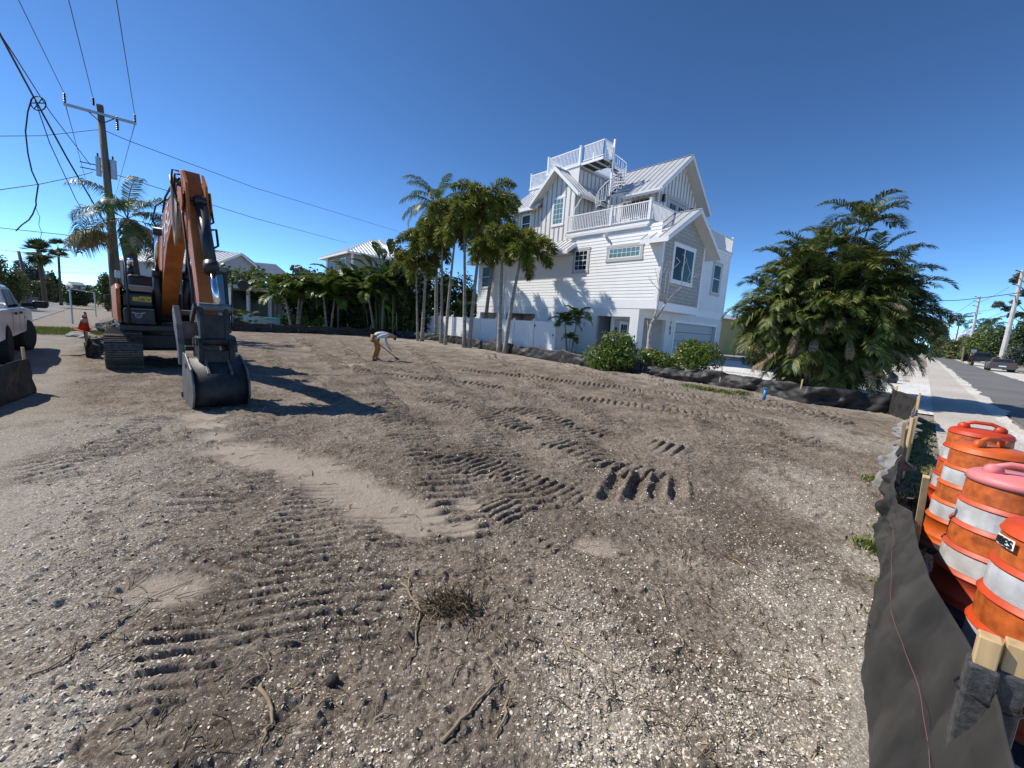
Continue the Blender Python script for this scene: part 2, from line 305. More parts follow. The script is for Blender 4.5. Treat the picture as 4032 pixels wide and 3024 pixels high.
def ground_mat():
    m_ = bpy.data.materials.new('ground_dirt'); m_.use_nodes = True; N = m_.node_tree; L = N.links; b = N.nodes['Principled BSDF']
    b.inputs['Roughness'].default_value = .95; b.inputs['Specular IOR Level'].default_value = .15
    g = N.nodes.new('ShaderNodeNewGeometry'); at = N.nodes.new('ShaderNodeAttribute'); at.attribute_name = 'soil'; sp = N.nodes.new('ShaderNodeSeparateColor'); L.new(at.outputs['Color'], sp.inputs[0])
    def noise(sc, det=3, ro=.6):
        n = N.nodes.new('ShaderNodeTexNoise'); n.inputs['Scale'].default_value = sc; n.inputs['Detail'].default_value = det; n.inputs['Roughness'].default_value = ro; L.new(g.outputs['Position'], n.inputs[0]); return n.outputs[0]
    def mr(v, a_, b_, c=0, d=1):
        n = N.nodes.new('ShaderNodeMapRange'); n.inputs[1].default_value = a_; n.inputs[2].default_value = b_; n.inputs[3].default_value = c; n.inputs[4].default_value = d; L.new(v, n.inputs[0]); return n.outputs[0]
    def mth(op, x, y):
        n = N.nodes.new('ShaderNodeMath'); n.operation = op
        for i, q in enumerate((x, y)):
            if isinstance(q, (int, float)): n.inputs[i].default_value = q
            else: L.new(q, n.inputs[i])
        return n.outputs[0]
    def mix(f, c1, c2):
        n = N.nodes.new('ShaderNodeMix'); n.data_type = 'RGBA'
        for i, q in ((0, f), (6, c1), (7, c2)):
            if isinstance(q, tuple): n.inputs[i].default_value = (*q, 1)
            elif isinstance(q, (int, float)): n.inputs[i].default_value = q
            else: L.new(q, n.inputs[i])
        return n.outputs[2]
    dirt = mix(mr(noise(1.1, 6, .7), .35, .68), DIRT1, DIRT2)
    dirt = mix(mth('MULTIPLY', mr(noise(30, 5, .75), .49, .58), .72), dirt, (.072, .054, .040))
    # shell fragments: voronoi cells in three sizes
    vo = N.nodes.new('ShaderNodeTexVoronoi'); vo.inputs['Scale'].default_value = 85; L.new(g.outputs['Position'], vo.inputs[0])
    sv = N.nodes.new('ShaderNodeSeparateColor'); L.new(vo.outputs['Color'], sv.inputs[0])
    vo2 = N.nodes.new('ShaderNodeTexVoronoi'); vo2.inputs['Scale'].default_value = 36; L.new(g.outputs['Position'], vo2.inputs[0])
    sv2 = N.nodes.new('ShaderNodeSeparateColor'); L.new(vo2.outputs['Color'], sv2.inputs[0])
    dens = mth('ADD', mth('ADD', mth('MULTIPLY', sp.outputs[0], .72), mr(noise(.9, 5, .7), .40, .68, .0, .20)), .10)
    shell = mth('MULTIPLY', mth('LESS_THAN', sv.outputs[0], dens), mth('LESS_THAN', vo.outputs['Distance'], .42))
    shell2 = mth('MULTIPLY', mth('LESS_THAN', sv2.outputs[0], mth('MULTIPLY', dens, .35)), mth('LESS_THAN', vo2.outputs['Distance'], .30))
    sh = mth('MAXIMUM', shell, shell2); sh = mth('MULTIPLY', sh, mth('SUBTRACT', 1, mth('MULTIPLY', sp.outputs[1], .85)))
    wcol = mix(sv.outputs[1], (.42, .37, .29), (.74, .69, .59))
    c = mix(sp.outputs[1], dirt, mix(mr(noise(3, 4), .3, .7), (.36, .30, .24), (.44, .375, .305)))
    c = mix(mth('MULTIPLY', sp.outputs[0], .42), c, (.50, .46, .40))
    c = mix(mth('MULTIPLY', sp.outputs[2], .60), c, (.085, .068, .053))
    c = mix(mth('MULTIPLY', sh, .85), c, wcol)
    L.new(c, b.inputs['Base Color'])
    bp = N.nodes.new('ShaderNodeBump'); bp.inputs['Distance'].default_value = .03; bp.inputs['Strength'].default_value = 1.0
    hh = mth('ADD', mth('MULTIPLY', noise(45, 4, .75), .8), mth('MULTIPLY', sh, .22)); L.new(hh, bp.inputs['Height']); L.new(bp.outputs[0], b.inputs['Normal'])
    return m_
DIRT1 = (.165, .132, .101); DIRT2 = (.375, .318, .256)
GROUND = ground_mat()
go = npmesh('ground', V, F, GROUND, smooth=True); tag(go, kind='structure')
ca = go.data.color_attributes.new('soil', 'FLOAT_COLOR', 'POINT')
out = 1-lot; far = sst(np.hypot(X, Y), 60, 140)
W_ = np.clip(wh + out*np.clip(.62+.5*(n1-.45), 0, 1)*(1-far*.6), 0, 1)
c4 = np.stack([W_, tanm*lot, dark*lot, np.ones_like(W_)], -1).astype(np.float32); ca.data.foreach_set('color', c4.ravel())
# shell fragments lying on the dirt, as real flakes near the camera
def flakes(n, rmin, rmax, smin, smax, name, mt, k=6, thick=.25, dens_white=True, seed=5, flat=.5):
    g = np.random.default_rng(seed); th = np.radians(g.uniform(-58, 56, n)); r_ = rmin*(rmax/rmin)**g.random(n)
    x = r_*np.sin(th); y = r_*np.cos(th); z, lt, tn, dk, wt, m1, m2, aa, bb = ground_fields(x, y)
    keep = (lt > .5) & (g.random(n) < np.clip(.18 + 1.1*wt + .7*(m1-.42)*2, .06, 1)*(1-.8*tn)); x, y, z = x[keep], y[keep], z[keep]; n = len(x)
    s_ = smin*(smax/smin)**(g.random(n)**1.8)*(1+.05*np.hypot(x, y)); ang = g.random(n)*2*PI; tilt = g.normal(0, flat, (n, 2))
    t = np.arange(k)/k*2*PI; rad = 1+.25*g.standard_normal((n, k)); asp = g.uniform(.5, 1, n)
    lx = np.cos(t)[None]*s_[:, None]*rad; ly = np.sin(t)[None]*s_[:, None]*rad*asp[:, None]
    cx_ = lx*np.cos(ang)[:, None]-ly*np.sin(ang)[:, None]; cy_ = lx*np.sin(ang)[:, None]+ly*np.cos(ang)[:, None]
    cz_ = cx_*tilt[:, :1]+cy_*tilt[:, 1:]
    rim = np.stack([x[:, None]+cx_, y[:, None]+cy_, z[:, None]+cz_+s_[:, None]*.15], -1)
    top = np.stack([x, y, z+s_*thick+s_*.25], -1)[:, None]
    Vv = np.concatenate([rim, top], 1).reshape(-1, 3); b0 = (np.arange(n)*(k+1))[:, None]
    Fv = np.stack([b0+np.arange(k)[None], b0+(np.arange(k)[None]+1) % k, np.repeat(b0+k, k, 1)], -1).reshape(-1, 3)
    o = npmesh(name, Vv, Fv, mt); return o
SHELLM = leafmat('shell_white', (.36, .30, .22), (.78, .71, .60), None, 0, .9)
CLODM = leafmat('clod_brown', (.13, .105, .085), (.24, .20, .165), None, 0, .95)
tag(flakes(150000, 1.25, 9, .0018, .0085, 'shell_fragments', SHELLM, seed=5), 'broken white shell bits scattered over the grey dirt', 'shell litter', kind='stuff')
tag(flakes(2600, 1.25, 12, .005, .015, 'dirt_clods', CLODM, k=7, thick=.8, seed=6, flat=.3), 'small dark clods of soil strewn across the graded lot', 'soil clods', kind='stuff')
# twigs and rootlets
tw = MB()
for i in range(1300):
    r_ = 1.5*(13/1.5)**random.random(); th = R(random.uniform(-50, 46)); x, y = r_*math.sin(th), r_*math.cos(th)
    L_ = random.uniform(.03, .20)*(1+.06*r_); an = random.uniform(0, PI); pts = []; k = 5
    bend = random.uniform(-1.2, 1.2)
    for j in range(k):
        an += bend/k + random.uniform(-.25, .25); x += math.cos(an)*L_/k; y += math.sin(an)*L_/k; pts.append((x, y, 0))
    xs = np.array([p[0] for p in pts]); ys = np.array([p[1] for p in pts]); zs, lt = ground_fields(xs, ys)[:2]
    if lt.min() < .8: continue
    w_ = random.uniform(.0010, .0032)*(1+.05*r_)
    tw.tube([(xs[j], ys[j], zs[j]+.004+.02*math.sin(PI*j/(k-1))*random.random()) for j in range(k)], [w_, w_*1.1, w_, w_*.8, w_*.4], 4)
TWIG = leafmat('twig_brown', (.10, .075, .05), (.34, .27, .18), None, 0, .9)
tag(tw.build('twig_litter', TWIG), 'thin dry roots and twigs scattered over the graded dirt', 'twigs', kind='stuff')
def gz1(x, y): return float(ground_fields(np.array([x]), np.array([y]))[0][0])
def long_root(pxs, w_, label):
    P = [D2(*p) for p in pxs]; Q = []
    for i in range(len(P)-1):
        for j in range(4):
            t = j/4; Q.append((P[i][0]*(1-t)+P[i+1][0]*t + random.uniform(-.01, .01), P[i][1]*(1-t)+P[i+1][1]*t + random.uniform(-.01, .01)))
    Q.append(P[-1]); n = len(Q)
    mb = MB(); mb.tube([(x, y, gz1(x, y)+w_*.8+.01*abs(math.sin(i*1.3))) for i, (x, y) in enumerate(Q)], [w_*(1-.7*i/n) for i in range(n)], 6)
    o = mb.build('dead_root', TWIG, smooth=True); tag(o, label, 'root', 'long roots lying on the dirt'); return o
long_root([(955, 1622), (1010, 1555), (1060, 1500), (1095, 1480)], .010, 'dark forked root lying near the bottom centre of the lot')
long_root([(1100, 1520), (1085, 1570), (1065, 1610)], .008, 'short dark root beside the forked root at the bottom centre')
long_root([(870, 1270), (905, 1330), (900, 1400), (870, 1450)], .007, 'pale curved root left of the uprooted dry grass tuft')
long_root([(560, 1480), (585, 1530), (580, 1590), (560, 1640)], .010, 'thick bent root near the bottom left of the lot')
long_root([(1170, 1330), (1230, 1400), (1300, 1440), (1350, 1480), (1450, 1560)], .006, 'long thin straw coloured root across the lower right dirt')
long_root([(60, 1470), (150, 1430), (330, 1290), (480, 1220)], .005, 'long thin root lying in the left foreground')
long_root([(1580, 1200), (1640, 1245), (1700, 1290)], .006, 'reddish thin root on pale shells in the right foreground')
# uprooted dry grass tuft
gt = MB(); c0 = Vector((*D2(985, 1325), 0)); c0.z = gz1(c0.x, c0.y)
for i in range(240):
    an = random.gauss(PI*.85, 1.1); el = random.uniform(.05, 1.1); L_ = random.uniform(.06, .2); o_ = Vector((random.gauss(0, .07), random.gauss(0, .04), 0))
    d_ = Vector((math.cos(an)*math.cos(el), math.sin(an)*math.cos(el), math.sin(el)))
    p0 = c0+o_; p1 = p0+d_*L_*.6; p2 = p1+Vector((d_.x, d_.y, d_.z-.8))*L_*.4; gt.tube([p0, p1, p2], [.003, .0025, .001], 3)
tag(gt.build('dry_grass_tuft', leafmat('dry_tuft', (.07, .05, .03), (.26, .19, .11), None, .1, .9)), 'uprooted dry brown grass tuft in the middle foreground dirt', 'grass tuft')
cn = MB(); c0 = Vector((*D2(718, 1468), 0)); c0.z = gz1(c0.x, c0.y)
for k_, (th0, th1) in enumerate([(0, 1)]):
    cn.lathe([(.001, -.02), (.02, -.012), (.03, .008), (.026, .026), (.012, .036), (.001, .038)], 14, c0)
tag(cn.build('seed_pod', mat('pod', (.035, .028, .022), .8, bump=.5, bscale=80), smooth=True), 'round dark seed pod on the dirt in the lower left foreground', 'seed pod')
# ------------------------------------------------------------------ roads
def strip(name, a0, a1, b0, b1, dz, mt, na=60, nb=4, wob=0, wob1=None, seed=0, up=True):
    aa = np.linspace(0, 1, na); aa = a0+(a1-a0)*aa**(1.8 if abs(a1-a0) > 100 else 1) if a1 > a0 else aa
    bb = np.linspace(0, 1, nb); wob1 = wob if wob1 is None else wob1
    A_, B_ = np.meshgrid(aa, bb, indexing='ij'); e0 = (vn(aa*1.1, aa*0, seed)-.5)*wob + (vn(aa*5, aa*0, seed+4)-.5)*wob*.5; e1 = (vn(aa*1.1, aa*0, seed+9)-.5)*wob1+(vn(aa*5, aa*0, seed+14)-.5)*wob1*.5
    Bv = (b0+e0)[:, None]*(1-B_) + (b1+e1)[:, None]*B_
    x = .7046*A_-.7096*Bv; y = .7096*A_+.7046*Bv; z = terr(x, y)+dz
    i = (np.arange(na-1)[:, None]*nb+np.arange(nb-1)[None]).ravel(); Fq = np.stack([i, i+nb, i+nb+1, i+1], 1)
    if b1 > b0: pass
    o = npmesh(name, np.stack([x, y, z], -1), Fq, mt); tag(o, kind='structure'); return o
def asph(name, c1, c2, sc=140):
    m_ = mat(name, c1, .9, col2=c2, scale=.35, detail=6, coords='Object', bump=.5, bscale=sc, dist=.006)
    N = m_.node_tree; b = N.nodes['Principled BSDF']; src = b.inputs['Base Color'].links[0].from_socket
    tc = N.nodes.new('ShaderNodeTexCoord'); n = N.nodes.new('ShaderNodeTexNoise'); n.inputs['Scale'].default_value = sc*.6; n.inputs['Detail'].default_value = 2; N.links.new(tc.outputs['Object'], n.inputs[0])
    mm = N.nodes.new('ShaderNodeMix'); mm.data_type = 'RGBA'; mm.blend_type = 'MULTIPLY'; mm.inputs[0].default_value = .75
    rp = N.nodes.new('ShaderNodeValToRGB'); rp.color_ramp.elements[0].color = (.55, .55, .55, 1); rp.color_ramp.elements[0].position = .35; rp.color_ramp.elements[1].color = (1.35, 1.35, 1.35, 1); rp.color_ramp.elements[1].position = .65
    N.links.new(n.outputs[0], rp.inputs[0]); N.links.new(src, mm.inputs[6]); N.links.new(rp.outputs[0], mm.inputs[7]); N.links.new(mm.outputs[2], b.inputs['Base Color']); return m_
ASPH = asph('asphalt', (.135, .130, .124), (.185, .178, .168))
ASPL = asph('sandy_asphalt', (.17, .16, .155), (.25, .235, .22))
WALKM = asph('sidewalk_concrete', (.44, .41, .36), (.56, .52, .46), 60)
KERBM = asph('crushed_shell_edge', (.52, .49, .43), (.72, .69, .62), 30)
DRIVE = asph('white_drive', (.62, .61, .58), (.76, .75, .72), 25)
strip('road', -40, 900, -5.1, -1.95, .012, ASPH, 120, 5, .12, .10, 1)
strip('gravel_edge', -5, 300, -2.0, -1.62, .016, KERBM, 400, 3, .30, .03, 2)
strip('sidewalk', -5, 300, -1.62, -.42, .022, WALKM, 90, 3, 0, 0, 3)
strip('gravel_verge', -20, 300, -7.8, -5.05, -.008, KERBM, 200, 3, .8, .5, 4)
strip('driveway', 15.8, 30, -.42, 9.5, .018, DRIVE, 30, 12, 0, .4, 5)
strip('gravel_apron', 30, 60, -.42, 3.5, .0, KERBM, 60, 8, 0, 1.4, 6)
strip('side_street', -9.3, -3.15, -1.95, 600, .006, ASPL, 5, 260, 0, 0, 7)
# ------------------------------------------------------------------ the white house (local x = v along the street front, y = u to the back)
HRZ = PI/2 - HH; GZ0 = .25
HS = thing('beach_house', 'white three storey beach house with metal roofs, roof deck and spiral stair', 'house', HC, HRZ)
def P(name, mb, mt, par=None, **k): return mb.build(name, mt, par or HS, **k)
def pbox(mb, pl, c, a0, a1, z0, z1, o0, o1):
    """box on a wall: pl 'v' = side wall at x=c facing -x, 'u' = front wall at y=c facing -y; o = outward offset"""
    if pl == 'v': return mb.box(c-o1, c-o0, a0, a1, z0, z1)
    return mb.box(a0, a1, c-o1, c-o0, z0, z1)
def lap(mb, pl, c, a0, a1, z0, z1, ex=.185, lip=.022):
    n = max(1, round((z1-z0)/ex)); h = (z1-z0)/n
    for i in range(n):
        za, zb = z0+i*h, z0+(i+1)*h
        f = (lambda a, o, z: (c-o, a, z)) if pl == 'v' else (lambda a, o, z: (a, c-o, z))
        mb.add([f(a0, lip, za), f(a1, lip, za), f(a1, .003, zb), f(a0, .003, zb)], [(0, 1, 2, 3)])
        mb.add([f(a0, 0, za), f(a1, 0, za), f(a1, lip, za), f(a0, lip, za)], [(0, 1, 2, 3)])
def win(name, pl, c, a0, a1, z0, z1, glass, trim=.10, tm=None, frame=.05, mun=(0, 0), bars=(), sill=True, slide=False, g2=None, par=None, label=None):
    tm = tm or G_TRIM; mb = MB(); t = trim
    pbox(mb, pl, c, a0, a0+t, z0+t, z1-t, 0, .045); pbox(mb, pl, c, a1-t, a1, z0+t, z1-t, 0, .045)
    pbox(mb, pl, c, a0-.03, a1+.03, z1-t, z1+.02, 0, .055); pbox(mb, pl, c, a0-.02, a1+.02, z0-.02, z0+t, 0, .06)
    fr = P(name, mb, tm, par, bev=.006)
    if label: fr['label'] = label
    a0 += t; a1 -= t; z0 += t; z1 -= t; f = frame; mb = MB()
    pbox(mb, pl, c, a0, a0+f, z0, z1, .02, .04); pbox(mb, pl, c, a1-f, a1, z0, z1, .02, .04); pbox(mb, pl, c, a0+f, a1-f, z0, z0+f, .02, .04); pbox(mb, pl, c, a0+f, a1-f, z1-f, z1, .02, .04)
    for k in bars:      # horizontal meeting rails (fraction)
        zz = z0+(z1-z0)*k; pbox(mb, pl, c, a0+f, a1-f, zz-f/2, zz+f/2, .021, .041)
    if slide: am = (a0+a1)/2; pbox(mb, pl, c, am-f*.7, am+f*.7, z0+f, z1-f, .021, .041)
    mb.build('sash', W_TRIM, fr)
    gl = MB(); pbox(gl, pl, c, a0+f*.5, a1-f*.5, z0+f*.5, z1-f*.5, .026, .029); gl.build('pane', glass, fr)
    if g2 is not None:
        gl = MB(); pbox(gl, pl, c, *g2[1], .0265, .0305); gl.build('pane', g2[0], fr)
    if mun[0] or mun[1]:
        mm = MB()
        for i in range(1, mun[0]): aa = a0+(a1-a0)*i/mun[0]; pbox(mm, pl, c, aa-.012, aa+.012, z0+f, z1-f, .028, .036)
        for i in range(1, mun[1]): zz = z0+(z1-z0)*i/mun[1]; pbox(mm, pl, c, a0+f, a1-f, zz-.012, zz+.012, .0285, .0365)
        mm.build('muntin', W_TRIM, fr)
    return fr
def rail(name, pts, z, h=1.07, posts=None, base=.08, bal=.125, pw=.13, par=None):
    """railing along (x, y) points at floor height z"""
    mb = MB()
    for i in range(len(pts)-1):
        p, q = Vector((*pts[i], 0)), Vector((*pts[i+1], 0)); L_ = (q-p).length; d = (q-p)/L_
        mb.bar(p+Vector((0, 0, z+h-.06)), q+Vector((0, 0, z+h-.06)), .07, .06); mb.bar(p+Vector((0, 0, z+base+.02)), q+Vector((0, 0, z+base+.02)), .05, .045)
        n = int(L_/bal)
        for k in range(1, n): c = p+d*(L_*k/n); mb.box(c.x-.019, c.x+.019, c.y-.019, c.y+.019, z+base, z+h-.08)
    r_ = P(name, mb, W_TRIM, par)
    for (x, y) in (posts if posts is not None else pts):
        m2 = MB(); m2.box(x-pw/2, x+pw/2, y-pw/2, y+pw/2, z-.02, z+h+.05); m2.box(x-pw/2-.02, x+pw/2+.02, y-pw/2-.02, y+pw/2+.02, z+h+.05, z+h+.09); m2.build('post', W_TRIM, r_, bev=.008)
    return r_
def wallbox(mb, x0, x1, y0, y1, z0, z1): return mb.box(x0, x1, y0, y1, z0, z1)
# --- ground floor (stucco walls with openings)
UB = 16.4; g = MB(); t = .22
def wall_with_openings(mb, pl, c, a0, a1, z0, z1, ops, t=.22):
    """solid wall of thickness t going inwards, with openings (a, b, z_bottom, z_top)"""
    ops = sorted(ops); cur = a0
    for (p, q, zb, zt) in ops:
        pbox(mb, pl, c, cur, p, z0, z1, -t, 0)
        pbox(mb, pl, c, p, q, zt, z1, -t, 0)
        if zb > z0: pbox(mb, pl, c, p, q, z0, zb, -t, 0)
        cur = q
    pbox(mb, pl, c, cur, a1, z0, z1, -t, 0)
wall_with_openings(g, 'v', 0, 1.0, UB, -.1, 3.098, [(1.55, 3.89, -.1, 2.62), (9.36, 12.55, -.1, 2.62), (13.73, 15.9, -.1, 2.62)])
wall_with_openings(g, 'u', 1.0, .225, 11.2, -.1, 3.098, [(.62, 3.11, -.1, 2.62), (4.27, 10.3, -.1, 2.55)])
g.box(10.98, 11.2, 1.23, UB, -.1, 3.09); g.box(.225, 10.97, UB-.22, UB, -.1, 3.09)
P('ground_floor_wall', g, W_STUC)
g = MB(); g.box(.23, 10.9, 1.23, UB-.23, 3.0, 3.08); g.box(.23, 3.4, 2.9, 3.0, .1, 3.0); g.box(3.3, 3.4, 1.23, 3.0, .1, 3.0); g.box(1.9, 2.0, 4.4, 9, .1, 3.0); g.box(.23, 2.0, 4.35, 4.45, .1, 3.0); g.box(5, 5.1, 9, 16, .1, 3)
P('inner_wall', g, W_STUC)
g = MB(); g.box(.23, 10.9, 1.23, UB-.23, .1, GZ0+.03); P('floor_slab', g, WALKM)
g = MB(); g.box(.5, 2.6, 2.87, 2.898, GZ0, 2.5); P('entry_back_wall', g, DOORG)
# entry door seen in the side opening
dr = MB(); dr.box(3.26, 3.298, 1.6, 2.6, GZ0, 2.45); 
d1 = MB(); d1.box(.95, 1.9, 2.84, 2.868, GZ0+.05, 2.40); d1 = P('entry_door', d1, W_TRIM)
d2 = MB(); d2.box(1.12, 1.73, 2.83, 2.838, 1.15, 2.2); d2.build('pane', GLASS_D, d1)
d2 = MB()
for k in (1, 2): d2.box(1.12+.203*k-.012, 1.12+.203*k+.012, 2.822, 2.829, 1.15, 2.2)
for k in (1, 2): d2.box(1.12, 1.73, 2.8215, 2.8295, 1.15+.35*k-.012, 1.15+.35*k+.012)
d2.build('muntin', W_TRIM, d1)
la = MB(); la.box(.55, .68, 2.80, 2.868, 1.75, 2.0); P('wall_lamp', la, BLACKM)
# garage: trim and sectional door
g = MB(); pbox(g, 'u', 1.0, 4.09, 4.27, GZ0, 2.73, 0, .03); pbox(g, 'u', 1.0, 10.3, 10.48, GZ0, 2.73, 0, .03); pbox(g, 'u', 1.0, 4.27, 10.3, 2.55, 2.73, 0, .03); P('garage_trim', g, W_TRIM)
g = MB()
for k in range(4):
    z0 = GZ0+k*.575; g.box(4.3, 10.27, 1.17, 1.21, z0+.012, z0+.565)
P('garage_door', g, DOORG, bev=.01)
g = MB(); 
# house numbers 703 as raised bars
def digit(mb, ch, a, z, w_, h_, t=.035):
    segs = {'7': [((0, 1), (1, 1)), ((1, 1), (.35, 0))], '0': [((0, 0), (0, 1)), ((0, 1), (1, 1)), ((1, 1), (1, 0)), ((1, 0), (0, 0))], '3': [((0, 1), (1, 1)), ((1, 1), (1, 0)), ((.25, .5), (1, .5)), ((0, 0), (1, 0))]}[ch]
    for p, q in segs: mb.bar((a+p[0]*w_, .985, z+p[1]*h_), (a+q[0]*w_, .985, z+q[1]*h_), t, .02, up=Vector((0, 1, 0)))
for i, ch in enumerate('703'): digit(g, ch, 3.60, 2.38-i*.29, .13, .2)
P('house_number', g, BLACKM)
g = MB(); pbox(g, 'v', 0, 4.75, 4.87, 1.95, 2.2, 0, .05); P('electrical_box', g, G_TRIM)
# --- second floor: belly band, siding
g = MB(); lap(g, 'v', 0, .16, 6.06, 3.55, 7.66); lap(g, 'v', 0, 6.06, UB, 3.55, 7.0); P('side_siding', g, W_WALL)
g = MB(); g.box(.03, 11.17, 1.03, 6.5, 3.10, 7.66); g.box(.03, 11.17, 6.5, UB, 3.10, 6.95); g.box(.76, 11.17, 6.5, UB, 6.95, 7.66); g.box(.03, 4.9, .03, 1.1, 3.11, 6.95); P('inner_wall', g, B_WALL)
g = MB(); pbox(g, 'v', 0, .0, UB, 3.10, 3.55, -.02, .02); P('belly_band', g, W_TRIM)
g = MB(); lap(g, 'u', 1.0, 4.92, 11.1, 3.55, 7.66); P('front_siding', g, W_WALL)
g = MB(); pbox(g, 'u', 1.0, 4.93, 11.2, 3.10, 3.55, -.02, .022); pbox(g, 'u', 1.0, 11.06, 11.22, 3.55, 7.66, -.02, .03); P('corner_board', g, W_TRIM)
# bump-out with shingles and gable
def rz_b(v): return 8.76-abs(v-2.57)*.638
g = MB(); poly = [(.13, 3.5), (4.79, 3.5), (4.79, rz_b(4.79)-.16), (2.57, rz_b(2.57)-.16), (.13, rz_b(.13)-.16)]
g.prism(poly, lambda p, t: (p[0], t, p[1]), .0, .03); P('shingle_gable', g, SHINGLE)
g = MB(); g.box(-.022, .16, -.025, -.002, 3.52, rz_b(0)-.15); g.box(-.024, -.002, -.025, .16, 3.56, rz_b(0)-.15); g.box(4.76, 4.94, -.025, .0, 3.52, rz_b(4.9)-.15); g.box(4.92, 4.94, -.02, 1.0, 3.52, 7.0); g.box(-.026, 4.94, -.028, .02, 3.06, 3.52)
g.box(0, 4.93, .02, 1.0, 3.06, 3.09); P('corner_board', g, W_TRIM)
def gable_roof(name, axis, ridge, e0, e1, zr, ze0, ze1, c0, c1, th=.10, fas=.22, ribs=.42, mt=ROOFM, clip=None):
    """two sloped slabs; axis 'u': ridge runs along y from c0 to c1, cross coordinate x"""
    f = (lambda a, c, z: (a, c, z)) if axis == 'u' else (lambda a, c, z: (c, a, z))
    root = None
    for (e, ze, cc) in ((e0, ze0, clip[0] if clip else None), (e1, ze1, clip[1] if clip else None)):
        if e is None: continue
        ca, cb = cc or (c0, c1); mb = MB(); sg = 1 if e > ridge else -1
        mb.prism([(ridge, zr), (e, ze), (e, ze-.02), (ridge, zr-.02)], lambda p, t: f(p[0], t, p[1]), ca, cb)
        n = max(1, int(abs(cb-ca)/ribs)); sl = Vector((e-ridge, ze-zr)); 
        for k in range(n+1):
            c = ca+.02+(cb-ca-.04)*k/n
            mb.prism([(ridge, zr), (e, ze), (e, ze+.045), (ridge, zr+.045)], lambda p, t: f(p[0], t, p[1]), c-.014, c+.014)
        o = P(name, mb, mt)
        mb = MB(); mb.prism([(ridge, zr-.021), (e-sg*.001, ze-.021), (e-sg*.001, ze-fas+.03), (ridge, zr-fas+.02)], lambda p, t: f(p[0], t, p[1]), ca+.03, cb-.005); P('soffit', mb, SOFFIT)
        mb = MB(); mb.prism([(ridge, zr-.021), (e+sg*.012, ze-.021), (e+sg*.012, ze-fas), (ridge, zr-fas-.02)], lambda p, t: f(p[0], t, p[1]), ca-.005, ca+.029)
        mb.prism([(e, ze-.022), (e+sg*.014, ze-.022), (e+sg*.014, ze-fas-.01), (e, ze-fas-.01)], lambda p, t: f(p[0], t, p[1]), ca+.03, cb)
        P('rake_board', mb, W_TRIM); root = o
    mb = MB(); mb.prism([(ridge-.1, zr+.0), (ridge+.1, zr+.0), (ridge, zr+.055)], lambda p, t: f(p[0], t, p[1]), c0, c1); P('ridge_cap', mb, ROOFM)
    return root
gable_roof('bump_roof', 'u', 2.57, -.66, 5.8, 8.76, 6.70, 6.70, -.64, 1.0)
# deck over the second floor
g = MB(); g.box(0, 11.3, 1.0, 7.05, 7.67, 7.86); g.box(.80, 11.3, 7.05, 16.4, 7.67, 7.86); P('deck', g, ROOFD)
g = MB(); g.box(-.10, 11.3, .93, 1.0, 7.66, 7.85); g.box(-.10, -.001, 1.0, 6.9, 7.66, 7.85); g.box(-.06, -.001, 1.03, 6.9, 7.62, 7.66); g.box(11.2, 11.34, .95, 16.4, 7.66, 7.88); P('deck_fascia', g, W_TRIM)
g = MB(); g.prism([(0, 0), (-.12, .03), (-.13, .13), (-.10, .13), (0, .13)], lambda p, t: (p[0]-.023, t, 7.49+p[1]), 1.0, 6.9); P('gutter', g, W_TRIM)
g = MB(); g.box(-.14, 11.3, .9, .98, 7.852, 7.875); g.box(-.14, -.0, .98, 6.9, 7.852, 7.875); P('deck_edge', g, G_TRIM)
rail('railing', [(.04, 7.0), (.04, 1.02)], 7.87, posts=[(.04, 3.55), (.04, 1.02)])
rail('railing', [(.04, 1.02), (3.5, 1.02), (7.38, 1.02), (11.22, 1.02)], 7.87, posts=[(3.5, 1.02), (7.38, 1.02), (11.22, 1.02)])
rail('railing', [(11.22, 1.02), (11.22, 5), (11.22, 9)], 7.87, posts=[(11.22, 5), (11.22, 9)])
# --- upper main block with battens
def battens(mb, pl, c, a0, a1, z0, ztop, sp=.41, w_=.085, skip=(), cap=None):
    n = int(round((a1-a0)/sp))
    for k in range(n+1):
        a = a0+w_/2+(a1-a0-w_)*k/n; zt = min(ztop(a-w_/2), ztop(a+w_/2)); segs = [(z0, zt)]
        for (s0, s1, sz0, sz1) in skip:
            if s0-.05 < a < s1+.05:
                ns = []
                for (p, q) in segs:
                    if p < sz0: ns.append((p, min(q, sz0)))
                    if q > sz1: ns.append((max(p, sz1), q))
                segs = ns
        for (p, q) in segs:
            if q > p+.03: pbox(mb, pl, c, a-w_/2, a+w_/2, p, q, 0, .028)
def rz_m(v): return 13.1-abs(v-5.565)*.837
VM0, VM1, UM = 2.95, 8.18, 2.5
g = MB(); g.prism([(VM0, 7.8), (VM1, 7.8), (VM1, rz_m(VM1)-.13), (5.565, 13.1-.13), (VM0, rz_m(VM0)-.13)], lambda p, t: (p[0], t, p[1]), UM, 13.4); P('upper_wall', g, B_WALL)
g = MB(); battens(g, 'u', UM, VM0, VM1, 7.87, lambda a: rz_m(a)-.25, skip=[(4.2, 6.76, 7.8, 10.5)]); g.box(VM0-.001, VM0+.14, UM-.03, UM-.002, 7.87, rz_m(VM0)-.3); P('batten', g, G_BAT)
g = MB(); battens(g, 'v', VM0, UM, 7.1, 7.87, lambda a: 10.6, skip=[(2.95, 4.9, 9.0, 10.2)]); P('batten', g, G_BAT)
g = MB(); pbox(g, 'v', VM0, 2.9, 4.95, 9.15, 10.12, 0, .05)
fr = P('window', g, G_BAT); 
g = MB(); pbox(g, 'v', VM0, 3.0, 4.85, 9.22, 10.05, .051, .058); g.build('pane', DARKIN, fr)
g = MB()
